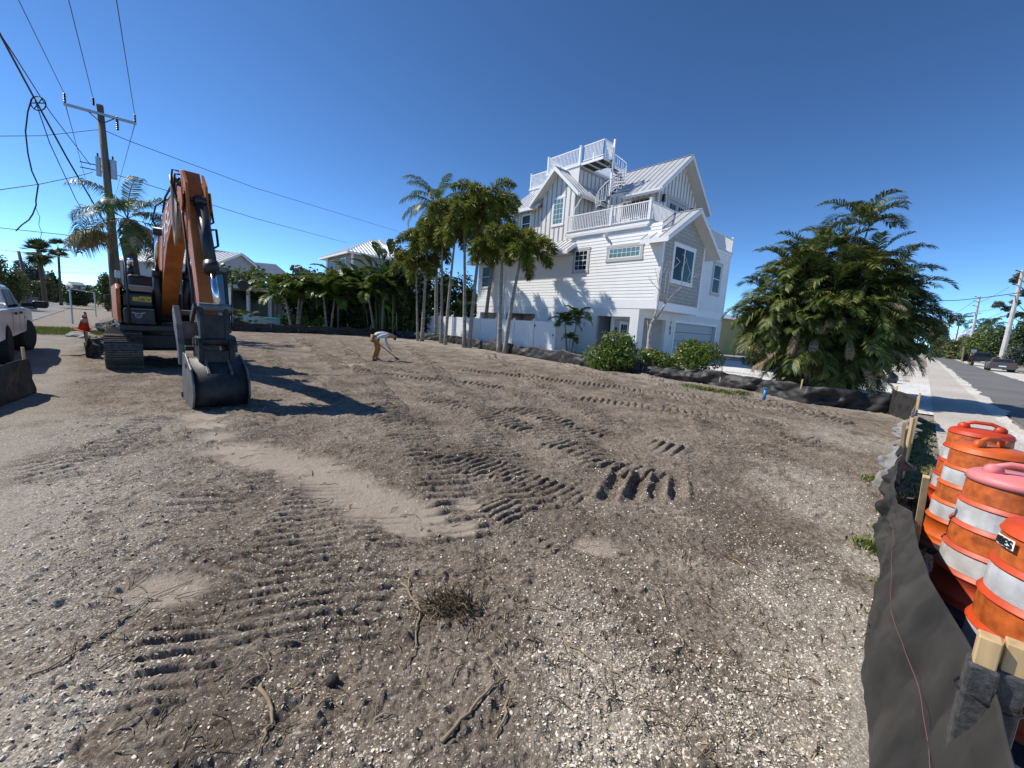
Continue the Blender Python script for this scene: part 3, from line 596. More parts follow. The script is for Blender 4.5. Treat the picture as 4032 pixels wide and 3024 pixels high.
for k in range(1, 6): pbox(g, 'v', VM0, 3+.31*k-.015, 3+.31*k+.015, 9.22, 10.05, .059, .068)
g.build('muntin', W_TRIM, fr)
g = MB(); g.box(4.2, 6.76, UM-.05, UM-.001, 10.3, 10.52); g.box(4.2, 4.36, UM-.045, UM-.001, 7.9, 10.3); g.box(6.6, 6.76, UM-.045, UM-.001, 7.9, 10.3); P('door_trim', g, G_TRIM)
fd = MB(); fd.box(4.38, 5.47, UM-.035, UM-.003, 7.9, 10.28); fd.box(5.49, 6.58, UM-.035, UM-.003, 7.9, 10.28); fd = P('french_door', fd, DOORG, bev=.01)
g = MB(); g.box(4.58, 5.27, UM-.042, UM-.036, 8.5, 10.08); g.box(5.69, 6.38, UM-.042, UM-.036, 8.5, 10.08); g.build('pane', GLASS_D, fd)
g = MB()
for x0 in (4.58, 5.69):
    for k in (1, 2): g.box(x0+.23*k-.012, x0+.23*k+.012, UM-.05, UM-.043, 8.5, 10.08)
    for k in range(1, 4): g.box(x0, x0+.69, UM-.0505, UM-.0435, 8.5+.395*k-.012, 8.5+.395*k+.012)
g.build('muntin', W_TRIM, fd)
for v_ in (3.62, 7.3):
    g = MB(); g.box(v_-.10, v_+.10, UM-.19, UM-.002, 9.93, 9.97); g.box(v_-.10, v_+.10, UM-.19, UM-.03, 10.3, 10.34)
    for sx in (-1, 1):
        for yy in (UM-.17, UM-.05): g.box(v_+sx*.085-.012, v_+sx*.085+.012, yy-.012, yy+.012, 9.97, 10.3)
    g.box(v_-.05, v_+.05, UM-.15, UM-.06, 9.97, 10.25); P('lantern', g, BLACKM)
gable_roof('main_roof', 'u', 5.565, 2.23, 8.9, 13.1, 10.31, 10.31, 1.78, 7.6, clip=[(1.78, 4.45), (1.78, 7.6)], fas=.24)
g = MB(); sl = .837                              # left slope above the stair well, up to the wall line only
g.prism([(5.565, 13.1), (2.95, rz_m(2.95)), (2.95, rz_m(2.95)-.06), (5.565, 13.04)], lambda p, t: (p[0], t, p[1]), 4.451, 7.6)
for k in range(8): c = 4.47+k*.44; g.prism([(5.565, 13.1), (2.95, rz_m(2.95)), (2.95, rz_m(2.95)+.045), (5.565, 13.145)], lambda p, t: (p[0], t, p[1]), c-.014, c+.014)
P('main_roof', g, ROOFM)
g = MB(); g.prism([(0, 0), (-.12, .03), (-.13, .14), (-.10, .14), (0, .14)], lambda p, t: (2.205+p[0], t, 10.12+p[1]), 1.80, 4.45); P('gutter', g, W_TRIM); g = MB(); g.prism([(0, 0), (.12, .03), (.13, .14), (.10, .14), (0, .14)], lambda p, t: (8.92+p[0], t, 10.12+p[1]), 1.80, 7.6); P('gutter', g, W_TRIM)
# --- dormer block with gable facing the lot
def rz_d(u): return 12.44-abs(u-8.67)*.905
U0, U1, VD = 7.1, 10.2, .75
g = MB(); g.prism([(U0, 7.4), (U1, 7.4), (U1, rz_d(U1)-.13), (8.67, 12.31), (U0, rz_d(U0)-.13)], lambda p, t: (t, p[0], p[1]), VD, 5.0); P('dormer_wall', g, B_WALL)
g = MB(); battens(g, 'v', VD, U0, U1, 7.6, lambda a: rz_d(a)-.25, skip=[(8.0, 9.15, 8.65, 10.62)], sp=.44)
g.box(VD-.03, VD-.001, U0, U1, 7.55, 7.62); P('batten', g, G_BAT)
g = MB(); battens(g, 'u', U0, VD, VM0, 7.87, lambda a: 10.9, sp=.42); P('batten', g, G_BAT)
win('window', 'v', VD, 8.0, 9.15, 8.68, 10.6, GLASS_G, trim=.11, tm=W_TRIM, mun=(3, 5))
gable_roof('dormer_roof', 'v', 8.67, 6.41, 10.94, 12.44, 10.39, 10.39, .16, 4.2, fas=.24)
g = MB(); g.prism([(0, 0), (-.12, .03), (-.13, .14), (-.10, .14), (0, .14)], lambda p, t: (t, 6.385+p[0], 10.20+p[1]), .18, 2.95); P('gutter', g, W_TRIM)
g = MB(); g.tube([(.45, 6.33, 10.2), (.45, 6.36, 10.05), (.62, 6.75, 9.75), (.70, 7.02, 9.6), (.70, 7.04, 9.4), (.70, 7.04, 7.9)], .045, 8); P('downspout', g, W_TRIM, smooth=True)
# --- left upper wall and its roof, roof deck blocks
g = MB(); g.box(.95, 8.1, U1, 13.4, 7.4, 10.28); P('upper_wall', g, B_WALL)
g = MB(); battens(g, 'v', .95, U1+.1, 13.4, 7.6, lambda a: 10.2, skip=[(11.5, 12.5, 8.6, 10.05)]); P('batten', g, G_BAT)
win('window', 'v', .95, 11.45, 12.55, 8.6, 10.05, GLASS_T, trim=.09, tm=W_TRIM, bars=(.5,))
g = MB(); f_ = lambda p, t: (p[0], t, p[1])
g.prism([(.32, 10.30), (3.02, 12.46), (3.02, 12.42), (.32, 10.26)], f_, 10.2, 13.95)
for k in range(9): c = 10.45+k*.43; g.prism([(.32, 10.30), (3.02, 12.46), (3.02, 12.505), (.32, 10.345)], f_, c-.014, c+.014)
P('left_roof', g, ROOFM)
g = MB(); g.prism([(.30, 10.28), (.33, 10.28), (.33, 10.06), (.30, 10.06)], f_, 10.9, 13.95); g.prism([(.32, 10.25), (3.0, 12.41), (3.0, 12.2), (.32, 10.05)], f_, 13.92, 13.96); P('rake_board', g, W_TRIM)
g = MB(); g.prism([(.34, 10.24), (3.0, 12.38), (3.0, 12.3), (.34, 10.12)], f_, 10.3, 13.91); P('soffit', g, SOFFIT)
g = MB(); g.box(1.5, 8.1, 7.65, 10.71, 10.2, 12.62); g.box(3.0, 8.1, 10.71, 14.1, 10.2, 12.62); P('roof_deck_block', g, B_WALL)
g = MB(); battens(g, 'u', 7.65, 1.5, 8.1, 10.2, lambda a: 12.5, sp=.45, w_=.08); g.box(1.5, 8.1, 7.62, 7.649, 12.42, 12.56); P('batten', g, G_BAT)
g = MB(); g.box(1.44, 8.2, 7.58, 10.77, 12.62, 12.75); g.box(2.94, 8.2, 10.77, 14.16, 12.62, 12.75); P('roof_deck', g, W_TRIM)
rail('railing', [(1.55, 7.7), (1.55, 10.68), (3.05, 10.68), (3.05, 14.05), (8.0, 14.05)], 12.75, posts=[(1.55, 7.7), (1.55, 10.68), (3.05, 14.05), (8.0, 14.05)])
rail('railing', [(2.95, 7.7), (8.0, 7.7)], 12.75, posts=[(2.95, 7.7), (8.0, 7.7)])
# --- skirt roof along the side wall
g = MB(); f_ = lambda p, t: (p[0], t, p[1])
g.prism([(-.78, 6.62), (.74, 7.62), (.74, 7.58), (-.78, 6.58)], f_, 6.05, 17.1)
for k in range(27): c = 6.08+k*.42; g.prism([(-.78, 6.62), (.74, 7.62), (.74, 7.665), (-.78, 6.665)], f_, c-.014, c+.014)
P('skirt_roof', g, ROOFM)
g = MB(); g.prism([(-.80, 6.60), (.0, 7.125), (.0, 6.95), (-.80, 6.42)], f_, 6.03, 6.06); g.prism([(-.81, 6.59), (-.78, 6.59), (-.78, 6.40), (-.81, 6.40)], f_, 6.06, 17.1); P('rake_board', g, W_TRIM)
g = MB(); g.box(-.78, -.03, 6.07, 17.1, 6.42, 6.45); P('soffit', g, SOFFIT)
# --- side windows
win('window', 'v', 0, 1.155, 3.60, 5.80, 6.72, GLASS_G, trim=.17, frame=.05, mun=(7, 2), label='long low transom window with grid panes high on the side wall')
win('window', 'v', 0, 4.87, 6.2, 5.27, 6.80, GLASS_D, trim=.15, mun=(3, 4), bars=(.5,))
win('window', 'v', 0, 14.65, 15.95, 4.55, 6.35, GLASS_T, trim=.09, tm=W_TRIM, bars=(.5,))
win('window', 'u', 0, 1.105, 3.69, 4.64, 6.82, GLASS_D, trim=.15, tm=W_TRIM, frame=.06, slide=True, g2=(GLASS_T, (2.42, 3.45, 4.88, 6.60)), label='tall sliding window set in grey shingles')
win('window', 'u', 1.0, 8.53, 10.0, 4.70, 6.97, GLASS_D, trim=.17, bars=(.5,))
g = MB(); g.tube([(-.05, 12.95, 6.4), (-.05, 12.95, 2.7), (-.05, 12.95, .3)], .05, 8); P('downspout', g, W_TRIM)
g = MB(); g.box(-.22, -.02, 3.7, 3.85, 7.28, 7.36); g.box(-.30, -.16, 3.65, 3.72, 7.22, 7.36); P('flood_lamp', g, W_TRIM)
g = MB(); g.box(0, .16, 16.25, 16.41, 3.5, 6.5); P('corner_board', g, W_TRIM)
# --- spiral stair from the deck to the roof deck
SX, SY, SR, ZB, ZT = 2.02, 5.32, .90, 7.88, 12.72
st = MB(); st.cyl((SX, SY, ZB), (SX, SY, 13.80), .07, 14); st = P('spiral_stair', st, W_TRIM, smooth=True)
NT = 19; A0, A1 = R(-320), R(60); tr = MB(); trd = MB()
for k in range(NT):
    a = A0+(A1-A0)*k/(NT-1); z = ZB+.2+(ZT-ZB-.2)*k/(NT-1)*.985; da = R(13)
    def pp(r, an, z): return (SX+r*math.cos(an), SY+r*math.sin(an), z)
    tr.add([pp(.06, a-da, z), pp(SR, a-da, z), pp(SR, a+da, z), pp(.06, a+da, z), pp(.06, a-da, z+.035), pp(SR, a-da, z+.035), pp(SR, a+da, z+.035), pp(.06, a+da, z+.035)], [(0, 1, 2, 3), (4, 5, 6, 7), (0, 1, 5, 4), (1, 2, 6, 5), (2, 3, 7, 6)])
    trd.add([pp(.10, a-da*.85, z-.004), pp(SR-.04, a-da*.9, z-.004), pp(SR-.04, a+da*.9, z-.004), pp(.10, a+da*.85, z-.004)], [(0, 1, 2, 3)])
    tr.bar(pp(SR-.01, a, z), pp(SR-.01, a, z+.9), .022); tr.bar(pp(SR-.01, a+da, z+.03), pp(SR-.01, a+da, z+1.0), .022)
tr.build('tread', W_TRIM, st); trd.build('tread_underside', BLACKM, st)
hr = MB(); hr.tube([(SX+SR*math.cos(A0+(A1-A0)*t), SY+SR*math.sin(A0+(A1-A0)*t), ZB+1.1+(ZT-ZB-.2)*t) for t in np.linspace(0, 1, 60)], .028, 8); hr.build('handrail', W_TRIM, st, smooth=True)
ld = MB(); ld.box(1.55, 3.0, 5.75, 7.6, 12.66, 12.70); ld.box(1.5, 3.04, 5.72, 5.80, 12.60, 12.76); ld.box(1.49, 1.56, 5.72, 7.62, 12.60, 12.76); ld.box(1.55, 3.0, 6.3, 6.36, 12.58, 12.65); ld.box(1.55, 3.0, 6.95, 7.01, 12.58, 12.65); P('stair_landing', ld, W_TRIM)
g = MB(); g.box(1.57, 2.98, 5.82, 6.29, 12.655, 12.659); g.box(1.57, 2.98, 6.37, 6.94, 12.655, 12.659); g.box(1.57, 2.98, 7.02, 7.58, 12.655, 12.659); P('landing_underside', g, BLACKM)
rail('railing', [(1.52, 7.4), (1.52, 5.74), (2.6, 5.74)], 12.76, posts=[], bal=.11)
# --- vinyl fence
fn = thing('vinyl_fence', 'white vinyl privacy fence in front of the ground floor of the house', 'fence', hp(5.4, -2.0), HRZ)
NP = 13; SP = 1.93
for k in range(NP+1):
    y = k*SP; mb = MB(); zb = tz(*hp(5.4+y, -2)[:2])-.05; mb.box(-.065, .065, y-.065, y+.065, zb, 2.13); mb.box(-.08, .08, y-.08, y+.08, 2.13, 2.17); mb.prism([(-.07, 2.17), (.07, 2.17), (0, 2.22)], lambda p, t, y=y: (p[0], y+t, p[1]), -.07, .07); mb.build('post', VINYL, fn)
    if k < NP:
        mb = MB(); mb.box(-.03, .03, y+.07, y+SP-.07, 1.93, 2.07); mb.box(-.03, .03, y+.07, y+SP-.07, zb+.04, zb+.19); n = 10; w_ = (SP-.14)/n
        for j in range(n): mb.box(-.015, .015, y+.07+j*w_+.006, y+.07+(j+1)*w_-.006, zb+.15, 1.95)
        for j in range(n): mb.box(-.010, .010, y+.07+j*w_-.003, y+.07+(j+1)*w_+.003, zb+.15, 1.94)
        pn = mb.build('gate' if k == 0 else 'panel', VINYL, fn)
        if k == 0:
            pn['label'] = 'gate panel at the right end of the white fence'
            h_ = MB(); h_.box(-.07, -.03, .10, .16, 1.2, 1.32); h_.build('latch', BLACKM, pn); h_ = MB(); h_.box(-.06, -.03, SP-.16, SP-.08, 1.7, 1.85); h_.build('hinge', BLACKM, pn)
f2 = thing('side_gate_fence', 'low arched white fence return behind the two small palms', 'fence', hp(5.35, -1.9), HRZ)
mb = MB(); mb.prism([(0, .2), (1.85, .2), (1.85, 1.75), (1.4, 1.9), (.9, 1.95), (.5, 1.9), (0, 1.75)], lambda p, t: (p[0], t, p[1]), -.03, .0); mb.build('panel', VINYL, f2)
mb = MB(); mb.box(.9, 1.0, -.05, -.03, .2, 1.98); mb.build('post', VINYL, f2)
# ------------------------------------------------------------------ excavator
EO = Vector((-9.65, 11.3, 0)); ER = 46; EX = thing('excavator', 'orange and black crawler excavator with its bucket resting on the dirt', 'excavator', EO, R(ER))
def XP(name, mb, mt, par=None, **k): return mb.build(name, mt, par or EX, **k)
UC = Matrix.Rotation(R(42.5-ER), 4, 'Z') @ Matrix.Translation((.10, .15, 0))
def uc(p): return UC @ Vector(p)
# tracks: stadium path, shoes with grousers
def track(cx):
    L2, Rr = 1.45, .40; zc = .42; per = 4*L2+2*PI*Rr; n = 44; root = MB()
    core = MB(); pr = []
    for i in range(24):
        a = -PI/2+PI*i/23 if i < 12 else PI/2+PI*(i-12)/11*1.0
    def pos(d):
        d %= per
        if d < 2*L2: return Vector((0, -L2+d, zc+Rr)), Vector((0, 0, 1))
        d -= 2*L2
        if d < PI*Rr: a = PI/2-d/Rr; return Vector((0, L2+Rr*math.cos(a), zc+Rr*math.sin(a))), Vector((0, math.cos(a), math.sin(a)))
        d -= PI*Rr
        if d < 2*L2: return Vector((0, L2-d, zc-Rr)), Vector((0, 0, -1))
        d -= 2*L2; a = -PI/2-d/Rr; return Vector((0, -L2+Rr*math.cos(a), zc+Rr*math.sin(a))), Vector((0, math.cos(a), math.sin(a)))
    mb = MB()
    for i in range(n):
        p, nn = pos(per*i/n); q, _ = pos(per*(i+.93)/n); w2 = .335; t = (q-p)
        for (s0, s1, h0, h1) in ((0, 1, -.025, 0), (.04, .14, 0, .045), (.36, .46, 0, .038), (.70, .80, 0, .038)):
            vs = []
            for x in (-w2, w2):
                for (s_, h_) in ((s0, h0), (s1, h0), (s1, h1), (s0, h1)): v = p+t*s_+nn*h_; vs.append(uc((cx+x, v.y, v.z)))
            mb.add(vs, [(0, 1, 2, 3), (7, 6, 5, 4), (0, 4, 5, 1), (1, 5, 6, 2), (2, 6, 7, 3), (3, 7, 4, 0)])
    tk = XP('crawler_track', mb, TRACKM)
    fr = MB(); M_ = UC @ Matrix.Translation((cx, 0, 0)); fr.box(-.16, .16, -1.35, 1.35, .2, .62, M_); fr.build('track_frame', BLACKP, tk, bev=.03)
    wh = MB()
    for y in (-L2, L2):
        wh.tube([uc((cx-.17, y, zc)), uc((cx+.17, y, zc))], Rr-.05, 24)
    for k in range(7): wh.tube([uc((cx-.14, -1.1+k*.37, .17)), uc((cx+.14, -1.1+k*.37, .17))], .12, 12)
    wh.build('roller', BLACKP, tk)
track(-.93); track(.97)
mb = MB(); mb.box(-.7, .7, -.6, .6, .42, .80, UC); mb.box(-1.0, 1.0, -.35, -.1, .35, .62, UC); mb.box(-1.0, 1.0, .25, .5, .35, .62, UC); XP('undercarriage', mb, BLACKP, bev=.03)
mb = MB(); mb.lathe([(.58, .80), (.62, .80), (.62, .94), (.5, .94)], 28); XP('slew_ring', mb, BLACKP)
mb = MB(); mb.box(-.98, 1.24, -1.45, 1.5, .94, 1.08); XP('upper_deck', mb, BLACKP, bev=.02)
mb = MB(); mb.prism([(-.98, 1.5), (1.24, 1.5), (1.1, 2.05), (-.85, 2.05)], lambda p, t: (p[0], p[1], t), 1.0, 1.98); XP('counterweight', mb, BLACKP, bev=.12)
mb = MB(); mb.box(-.92, -.30, -.55, 1.5, 1.08, 1.95); XP('engine_bay', mb, BLACKP, bev=.06)
mb = MB(); mb.box(-.72, -.12, .10, 1.45, 1.95, 2.33); XP('engine_hood', mb, BLACKP, bev=.08)
mb = MB(); mb.prism([(-1.5, 1.12), (-1.45, 1.3), (-1.38, 1.55), (-1.45, 1.9), (-1.25, 2.02), (1.5, 2.0), (1.5, 1.12)], lambda p, t: (t, p[0], p[1]), -1.00, -.925); sp_ = XP('side_panel', mb, ORANGE, bev=.02); sp_['label'] = 'orange side cover'
tb = MB(); tb.box(-.90, -.34, -1.62, -.56, 1.10, 1.47); tb = XP('tool_box', tb, BLACKP, bev=.05)
mb = MB(); mb.box(-.88, -.36, -1.64, -1.60, 1.44, 1.475); mb.build('box_lid', STEELG, tb, bev=.01)
mb = MB(); mb.box(-.70, -.34, -1.72, -1.62, 1.12, 1.17); mb.build('step', DARKST, tb)
EMB = mat('emblem_grey', (.30, .30, .30), .5); YEL = mat('yellow_sticker', (.55, .36, .04), .6)
mb = MB()
for k in range(12):
    a0, a1 = 2*PI*k/12, 2*PI*(k+1)/12; c0 = Vector((-.64, -1.626, 1.31)); mb.bar(c0+Vector((.055*math.cos(a0), 0, .055*math.sin(a0))), c0+Vector((.055*math.cos(a1), 0, .055*math.sin(a1))), .022, .01, up=Vector((0, 1, 0)))
for s_ in (-1, 1): mb.bar((-.64+s_*.05, -1.626, 1.36), (-.64+s_*.12, -1.626, 1.375), .03, .01, up=Vector((0, 1, 0)))
mb.bar((-.66, -1.628, 1.325), (-.62, -1.628, 1.285), .016, .01, up=Vector((0, 1, 0)))
mb.build('emblem', EMB, tb)
ub_ = MB(); ub_.box(-.89, -.36, -1.40, -.56, 1.50, 1.84); ub_ = XP('hydraulic_tank', ub_, BLACKP, bev=.05)
mb = MB(); mb.box(-.72, -.61, -1.408, -1.402, 1.64, 1.74); mb.box(-.60, -.38, -1.408, -1.402, 1.63, 1.76); ws = mb.build('warning_sticker', YEL, ub_)
mb = MB()
def line(mb, pts, y, w_=.012):
    for i in range(len(pts)-1): mb.bar((pts[i][0], y, pts[i][1]), (pts[i+1][0], y, pts[i+1][1]), w_, .004, up=Vector((0, 1, 0)))
line(mb, [(-.58, 1.655), (-.54, 1.73), (-.50, 1.655), (-.58, 1.655)], -1.411); line(mb, [(-.54, 1.68), (-.54, 1.70)], -1.411); line(mb, [(-.48, 1.73), (-.43, 1.67), (-.40, 1.72)], -1.411); mb.build('pictogram', BLACKM, ws)
mb = MB(); mb.prism([(-1.42, 1.86), (-1.2, 2.02), (-.5, 2.02), (-.5, 1.86)], lambda p, t: (t, p[0], p[1]), -.90, -.33); XP('tank_cover', mb, BLACKP, bev=.03)
mb = MB(); mb.tube([(-.62, .5, 2.3), (-.62, .5, 2.55)], .075, 14); ex = XP('exhaust', mb, BLACKP, smooth=True); mb = MB(); mb.tube([(-.62, .5, 2.52), (-.62, .5, 2.66), (-.62, .44, 2.74)], .062, 14); mb.build('exhaust_tip', CHROME, ex, smooth=True)
mb = MB(); mb.tube([(-.80, -1.66, 1.12), (-.82, -1.66, 2.50), (-.82, -1.3, 2.50), (-.82, -1.3, 1.9)], .022, 8); XP('handrail', mb, BLACKM, smooth=True)
mb = MB(); mb.tube([(-.86, -1.2, 1.98), (-.95, -1.22, 2.06), (-.93, -1.22, 2.16)], .02, 6); mr = XP('mirror', mb, BLACKM); mb = MB(); mb.box(-.99, -.88, -1.26, -1.2, 2.14, 2.32); mb.build('mirror_glass', GALV, mr, bev=.02)
# cab
cb = MB()
for (x, y) in ((.42, -1.42), (1.18, -1.42), (.42, .05), (1.18, .05)):
    dx = .04 if x > 1 else -.02
    cb.bar((x, y, 1.08), (x-dx, y+(.10 if y < -1 else 0), 2.52), .09)
cb.box(.38, 1.22, -1.40, .12, 2.50, 2.58); cb.box(.38, 1.22, -1.47, .10, 1.08, 1.22); cb.box(.38, 1.22, .05, .12, 1.2, 2.5); cb.box(1.16, 1.21, -1.42, .05, 1.2, 1.65)
cb = XP('cab', cb, BLACKP, bev=.02)
CABG = glassmat('cab_glass', (.01, .03, .06), .03)
mb = MB(); mb.add([(.46, -1.44, 1.22), (1.14, -1.44, 1.22), (1.12, -1.345, 2.5), (.46, -1.345, 2.5)], [(0, 1, 2, 3)]); mb.add([(1.185, -1.38, 1.65), (1.185, .0, 1.65), (1.15, .0, 2.5), (1.15, -1.3, 2.5)], [(0, 1, 2, 3)]); mb.add([(.40, -1.38, 1.22), (.40, .0, 1.22), (.40, .0, 2.5), (.40, -1.3, 2.5)], [(3, 2, 1, 0)]); mb.build('windscreen', CABG, cb)
mb = MB(); mb.box(.6, 1.0, -.55, -.1, 1.2, 1.5); mb.box(.6, 1.0, -.15, -.05, 1.5, 2.05); mb.build('seat', BLACKM, cb, bev=.04)
mb = MB(); mb.box(.98, 1.18, -1.48, -1.38, 2.55, 2.68); mb.build('work_lamp', STEELG, cb, bev=.02); mb = MB(); mb.box(.40, .55, -1.46, -1.38, 2.56, 2.64); mb.build('work_lamp', STEELG, cb, bev=.02)
mb = MB(); mb.tube([(1.24, -1.45, 1.15), (1.27, -1.5, 2.2), (1.3, -1.52, 2.45), (1.5, -1.55, 2.5), (1.56, -1.55, 2.42)], .017, 7); mr = XP('mirror', mb, BLACKM, smooth=True)
mb = MB(); mb.tube([(1.52, -1.53, 2.27), (1.50, -1.58, 2.27)], [.14, .12], 18); mb.build('mirror_head', BLACKM, mr, smooth=False)
# boom (s forward, z up; plane x=0)
def bp(x, s, z): return (x, -s, z)
boomU = [(.20, 1.62), (.75, 2.30), (1.35, 3.0), (1.90, 3.48), (2.45, 3.70), (3.4, 3.80), (4.4, 3.76), (5.18, 3.58)]
boomL = [(5.22, 3.30), (4.4, 3.34), (3.4, 3.22), (2.70, 2.95), (2.30, 2.68), (1.80, 2.25), (1.15, 1.70), (.60, 1.32), (.25, 1.25)]
mb = MB(); mb.prism(boomU+boomL, lambda p, t: bp(t, p[0], p[1]), -.165, .165); bm = XP('boom', mb, ORANGE, bev=.015)
mb = MB(); mb.prism([(4.9, 3.75), (5.3, 3.66), (5.38, 3.42), (5.25, 3.28), (4.9, 3.35)], lambda p, t: bp(t, p[0], p[1]), -.215, -.195); mb.prism([(4.9, 3.75), (5.3, 3.66), (5.38, 3.42), (5.25, 3.28), (4.9, 3.35)], lambda p, t: bp(t, p[0], p[1]), .195, .215); mb.build('boom_end_plate', ORANGE, bm)
# white lettering CASE on the side of the boom
def stroke_text(mb, txt, org, ex_, ez_, h, w_, sp, th, nrm):
    G = {'C': [[(1, .85), (.7, 1), (.3, 1), (0, .7), (0, .3), (.3, 0), (.7, 0), (1, .15)]], 'A': [[(0, 0), (.5, 1), (1, 0)], [(.2, .35), (.8, .35)]], 'S': [[(1, .85), (.7, 1), (.3, 1), (0, .8), (.2, .55), (.8, .45), (1, .2), (.7, 0), (.3, 0), (0, .15)]], 'E': [[(1, 1), (0, 1), (0, 0), (1, 0)], [(0, .5), (.8, .5)]],
         'D': [[(0, 0), (0, 1), (.6, 1), (1, .7), (1, .3), (.6, 0), (0, 0)]]}
    for i, ch in enumerate(txt):
        for pl_ in G[ch]:
            for a, b in zip(pl_[:-1], pl_[1:]):
                p = org+ex_*((i*sp+a[0]*w_))+ez_*(a[1]*h); q = org+ex_*((i*sp+b[0]*w_))+ez_*(b[1]*h); mb.bar(p, q, th, .006, up=nrm)
WPAINT = mat('white_paint', (.78, .78, .76), .5)
mb = MB(); e1 = Vector((0, -.85, .52)).normalized(); e2 = Vector((0, .52, .85)).normalized()
stroke_text(mb, 'CASE', Vector((-.172, -2.10, 2.90)), Vector((0, -.94, .33)), Vector((0, .25, .97)), .40, .26, .37, .058, Vector((-1, 0, 0)))
mb.build('lettering', WPAINT, bm)
mb = MB()
for k in range(6): s0, z0 = boomU[1+k] if k < 6 else (0, 0)
mb.tube([bp(-.14, 2.0, 3.70), bp(-.14, 2.5, 3.95), bp(-.14, 3.5, 4.01), bp(-.14, 4.6, 3.95)], .022, 6); mb.tube([bp(-.08, 1.0, 2.72), bp(-.08, 1.9, 3.67), bp(-.08, 2.5, 3.93), bp(-.08, 4.5, 3.93)], .022, 6)
mb.tube([bp(-.16, 1.5, 3.3), bp(-.30, 1.6, 3.55), bp(-.26, 2.0, 3.82), bp(-.14, 2.3, 3.92)], .018, 6); mb.build('hydraulic_line', DARKST, bm, smooth=True)
mb = MB()
for j, (dx, drop) in enumerate(((-.25, 1.15), (-.21, 1.0), (.26, .7))):
    mb.tube([bp(dx*.5, 4.2, 3.98), bp(dx, 4.45, 4.0), bp(dx, 4.6, 3.75), bp(dx, 4.62, 3.9-drop*.7), bp(dx, 4.75, 3.88-drop), bp(dx, 4.95, 3.9-drop*.75), bp(dx, 5.0, 3.5), bp(dx*.8, 5.0, 3.3)], .026, 8)
mb.build('hose', BRONZE, bm, smooth=True)
mb = MB(); mb.tube([bp(-.16, 4.72, 4.05), bp(-.24, 4.62, 4.08), bp(-.26, 4.58, 3.85), bp(-.2, 4.7, 3.6)], .016, 6); mb.tube([bp(-.16, 4.8, 3.98), bp(-.21, 4.66, 4.0), bp(-.22, 4.6, 3.8), bp(-.2, 4.7, 3.55)], .016, 6); mb.build('hose', RUBBER, bm, smooth=True)
# boom cylinders
for sx in (-.76, 1):
    mb = MB(); mb.tube([bp(sx*.33, .95, 1.10), bp(sx*.33, 1.45, 2.36)], .085, 14); mb.tube([bp(sx*.33, 1.41, 2.26), bp(sx*.33, 1.48, 2.42)], .105, 14); cy = XP('boom_cylinder', mb, BLACKP, smooth=True)
    mb = MB(); mb.tube([bp(sx*.33, 1.46, 2.4), bp(sx*.33, 1.92, 3.28)], .048, 12); mb.build('piston_rod', CHROME if sx < 0 else CHROME, cy, smooth=True)
mb = MB(); mb.tube([bp(-.33, 1.93, 3.27), bp(.42, 1.93, 3.27)], .09, 12); XP('boom_pin', mb, BLACKP, smooth=True)
# arm cylinder on top of the boom
mb = MB(); mb.tube([bp(0, 2.4, 3.92), bp(0, 3.9, 4.02)], .085, 14); ac = XP('arm_cylinder', mb, BLACKP, smooth=True); mb = MB(); mb.tube([bp(0, 3.9, 4.02), bp(0, 4.66, 4.04)], .045, 10); mb.build('piston_rod', CHROME, ac, smooth=True)
# arm: top at (4.72,4.30), tip pin (6.2,1.05)
arm = [(4.58, 4.12), (4.90, 4.05), (5.20, 3.62), (5.62, 2.70), (6.02, 1.75), (6.30, 1.10), (6.22, .96), (6.08, 1.02), (5.72, 1.75), (5.15, 2.75), (4.82, 3.25), (4.75, 3.65)]
mb = MB(); mb.prism(arm, lambda p, t: bp(t, p[0], p[1]), -.125, .125); am = XP('arm', mb, ORANGE, bev=.012)
mb = MB(); mb.prism([(5.05, 4.0), (5.36, 3.75), (5.5, 3.2), (5.2, 3.5)], lambda p, t: bp(t, p[0], p[1]), -.16, -.12); mb.prism([(5.05, 4.0), (5.36, 3.75), (5.5, 3.2), (5.2, 3.5)], lambda p, t: bp(t, p[0], p[1]), .12, .16); mb.build('cylinder_bracket', ORANGE, am)
mb = MB(); mb.tube([bp(-.19, 5.15, 3.35), bp(-.21, 5.3, 3.2), bp(-.2, 5.9, 1.95), bp(-.19, 5.95, 1.6)], .02, 6); mb.tube([bp(.15, 5.15, 3.5), bp(.22, 5.2, 3.5), bp(.23, 5.35, 3.15), bp(.16, 5.4, 3.1)], .018, 6); mb.tube([bp(.15, 5.4, 3.0), bp(.25, 5.45, 3.02), bp(.24, 5.62, 2.72), bp(.16, 5.65, 2.66)], .020, 6); mb.build('hydraulic_line', DARKST, am, smooth=True)
# bucket cylinder in front of the arm
mb = MB(); mb.tube([bp(.05, 5.36, 3.46), bp(.06, 6.04, 2.28)], .092, 16); mb.tube([bp(.06, 5.98, 2.38), bp(.06, 6.06, 2.22)], .115, 16); mb.tube([bp(.05, 5.33, 3.52), bp(.05, 5.39, 3.40)], .11, 16); bc = XP('bucket_cylinder', mb, BLACKP, smooth=True)
mb = MB(); mb.tube([bp(.06, 6.05, 2.26), bp(.07, 6.37, 1.66)], .050, 14); mb.build('piston_rod', CHROME, bc, smooth=True)
mb = MB(); mb.tube([bp(-.17, 5.35, 3.48), bp(.17, 5.35, 3.48)], .03, 8); mb.build('hose_clamp', BLACKM, bc)
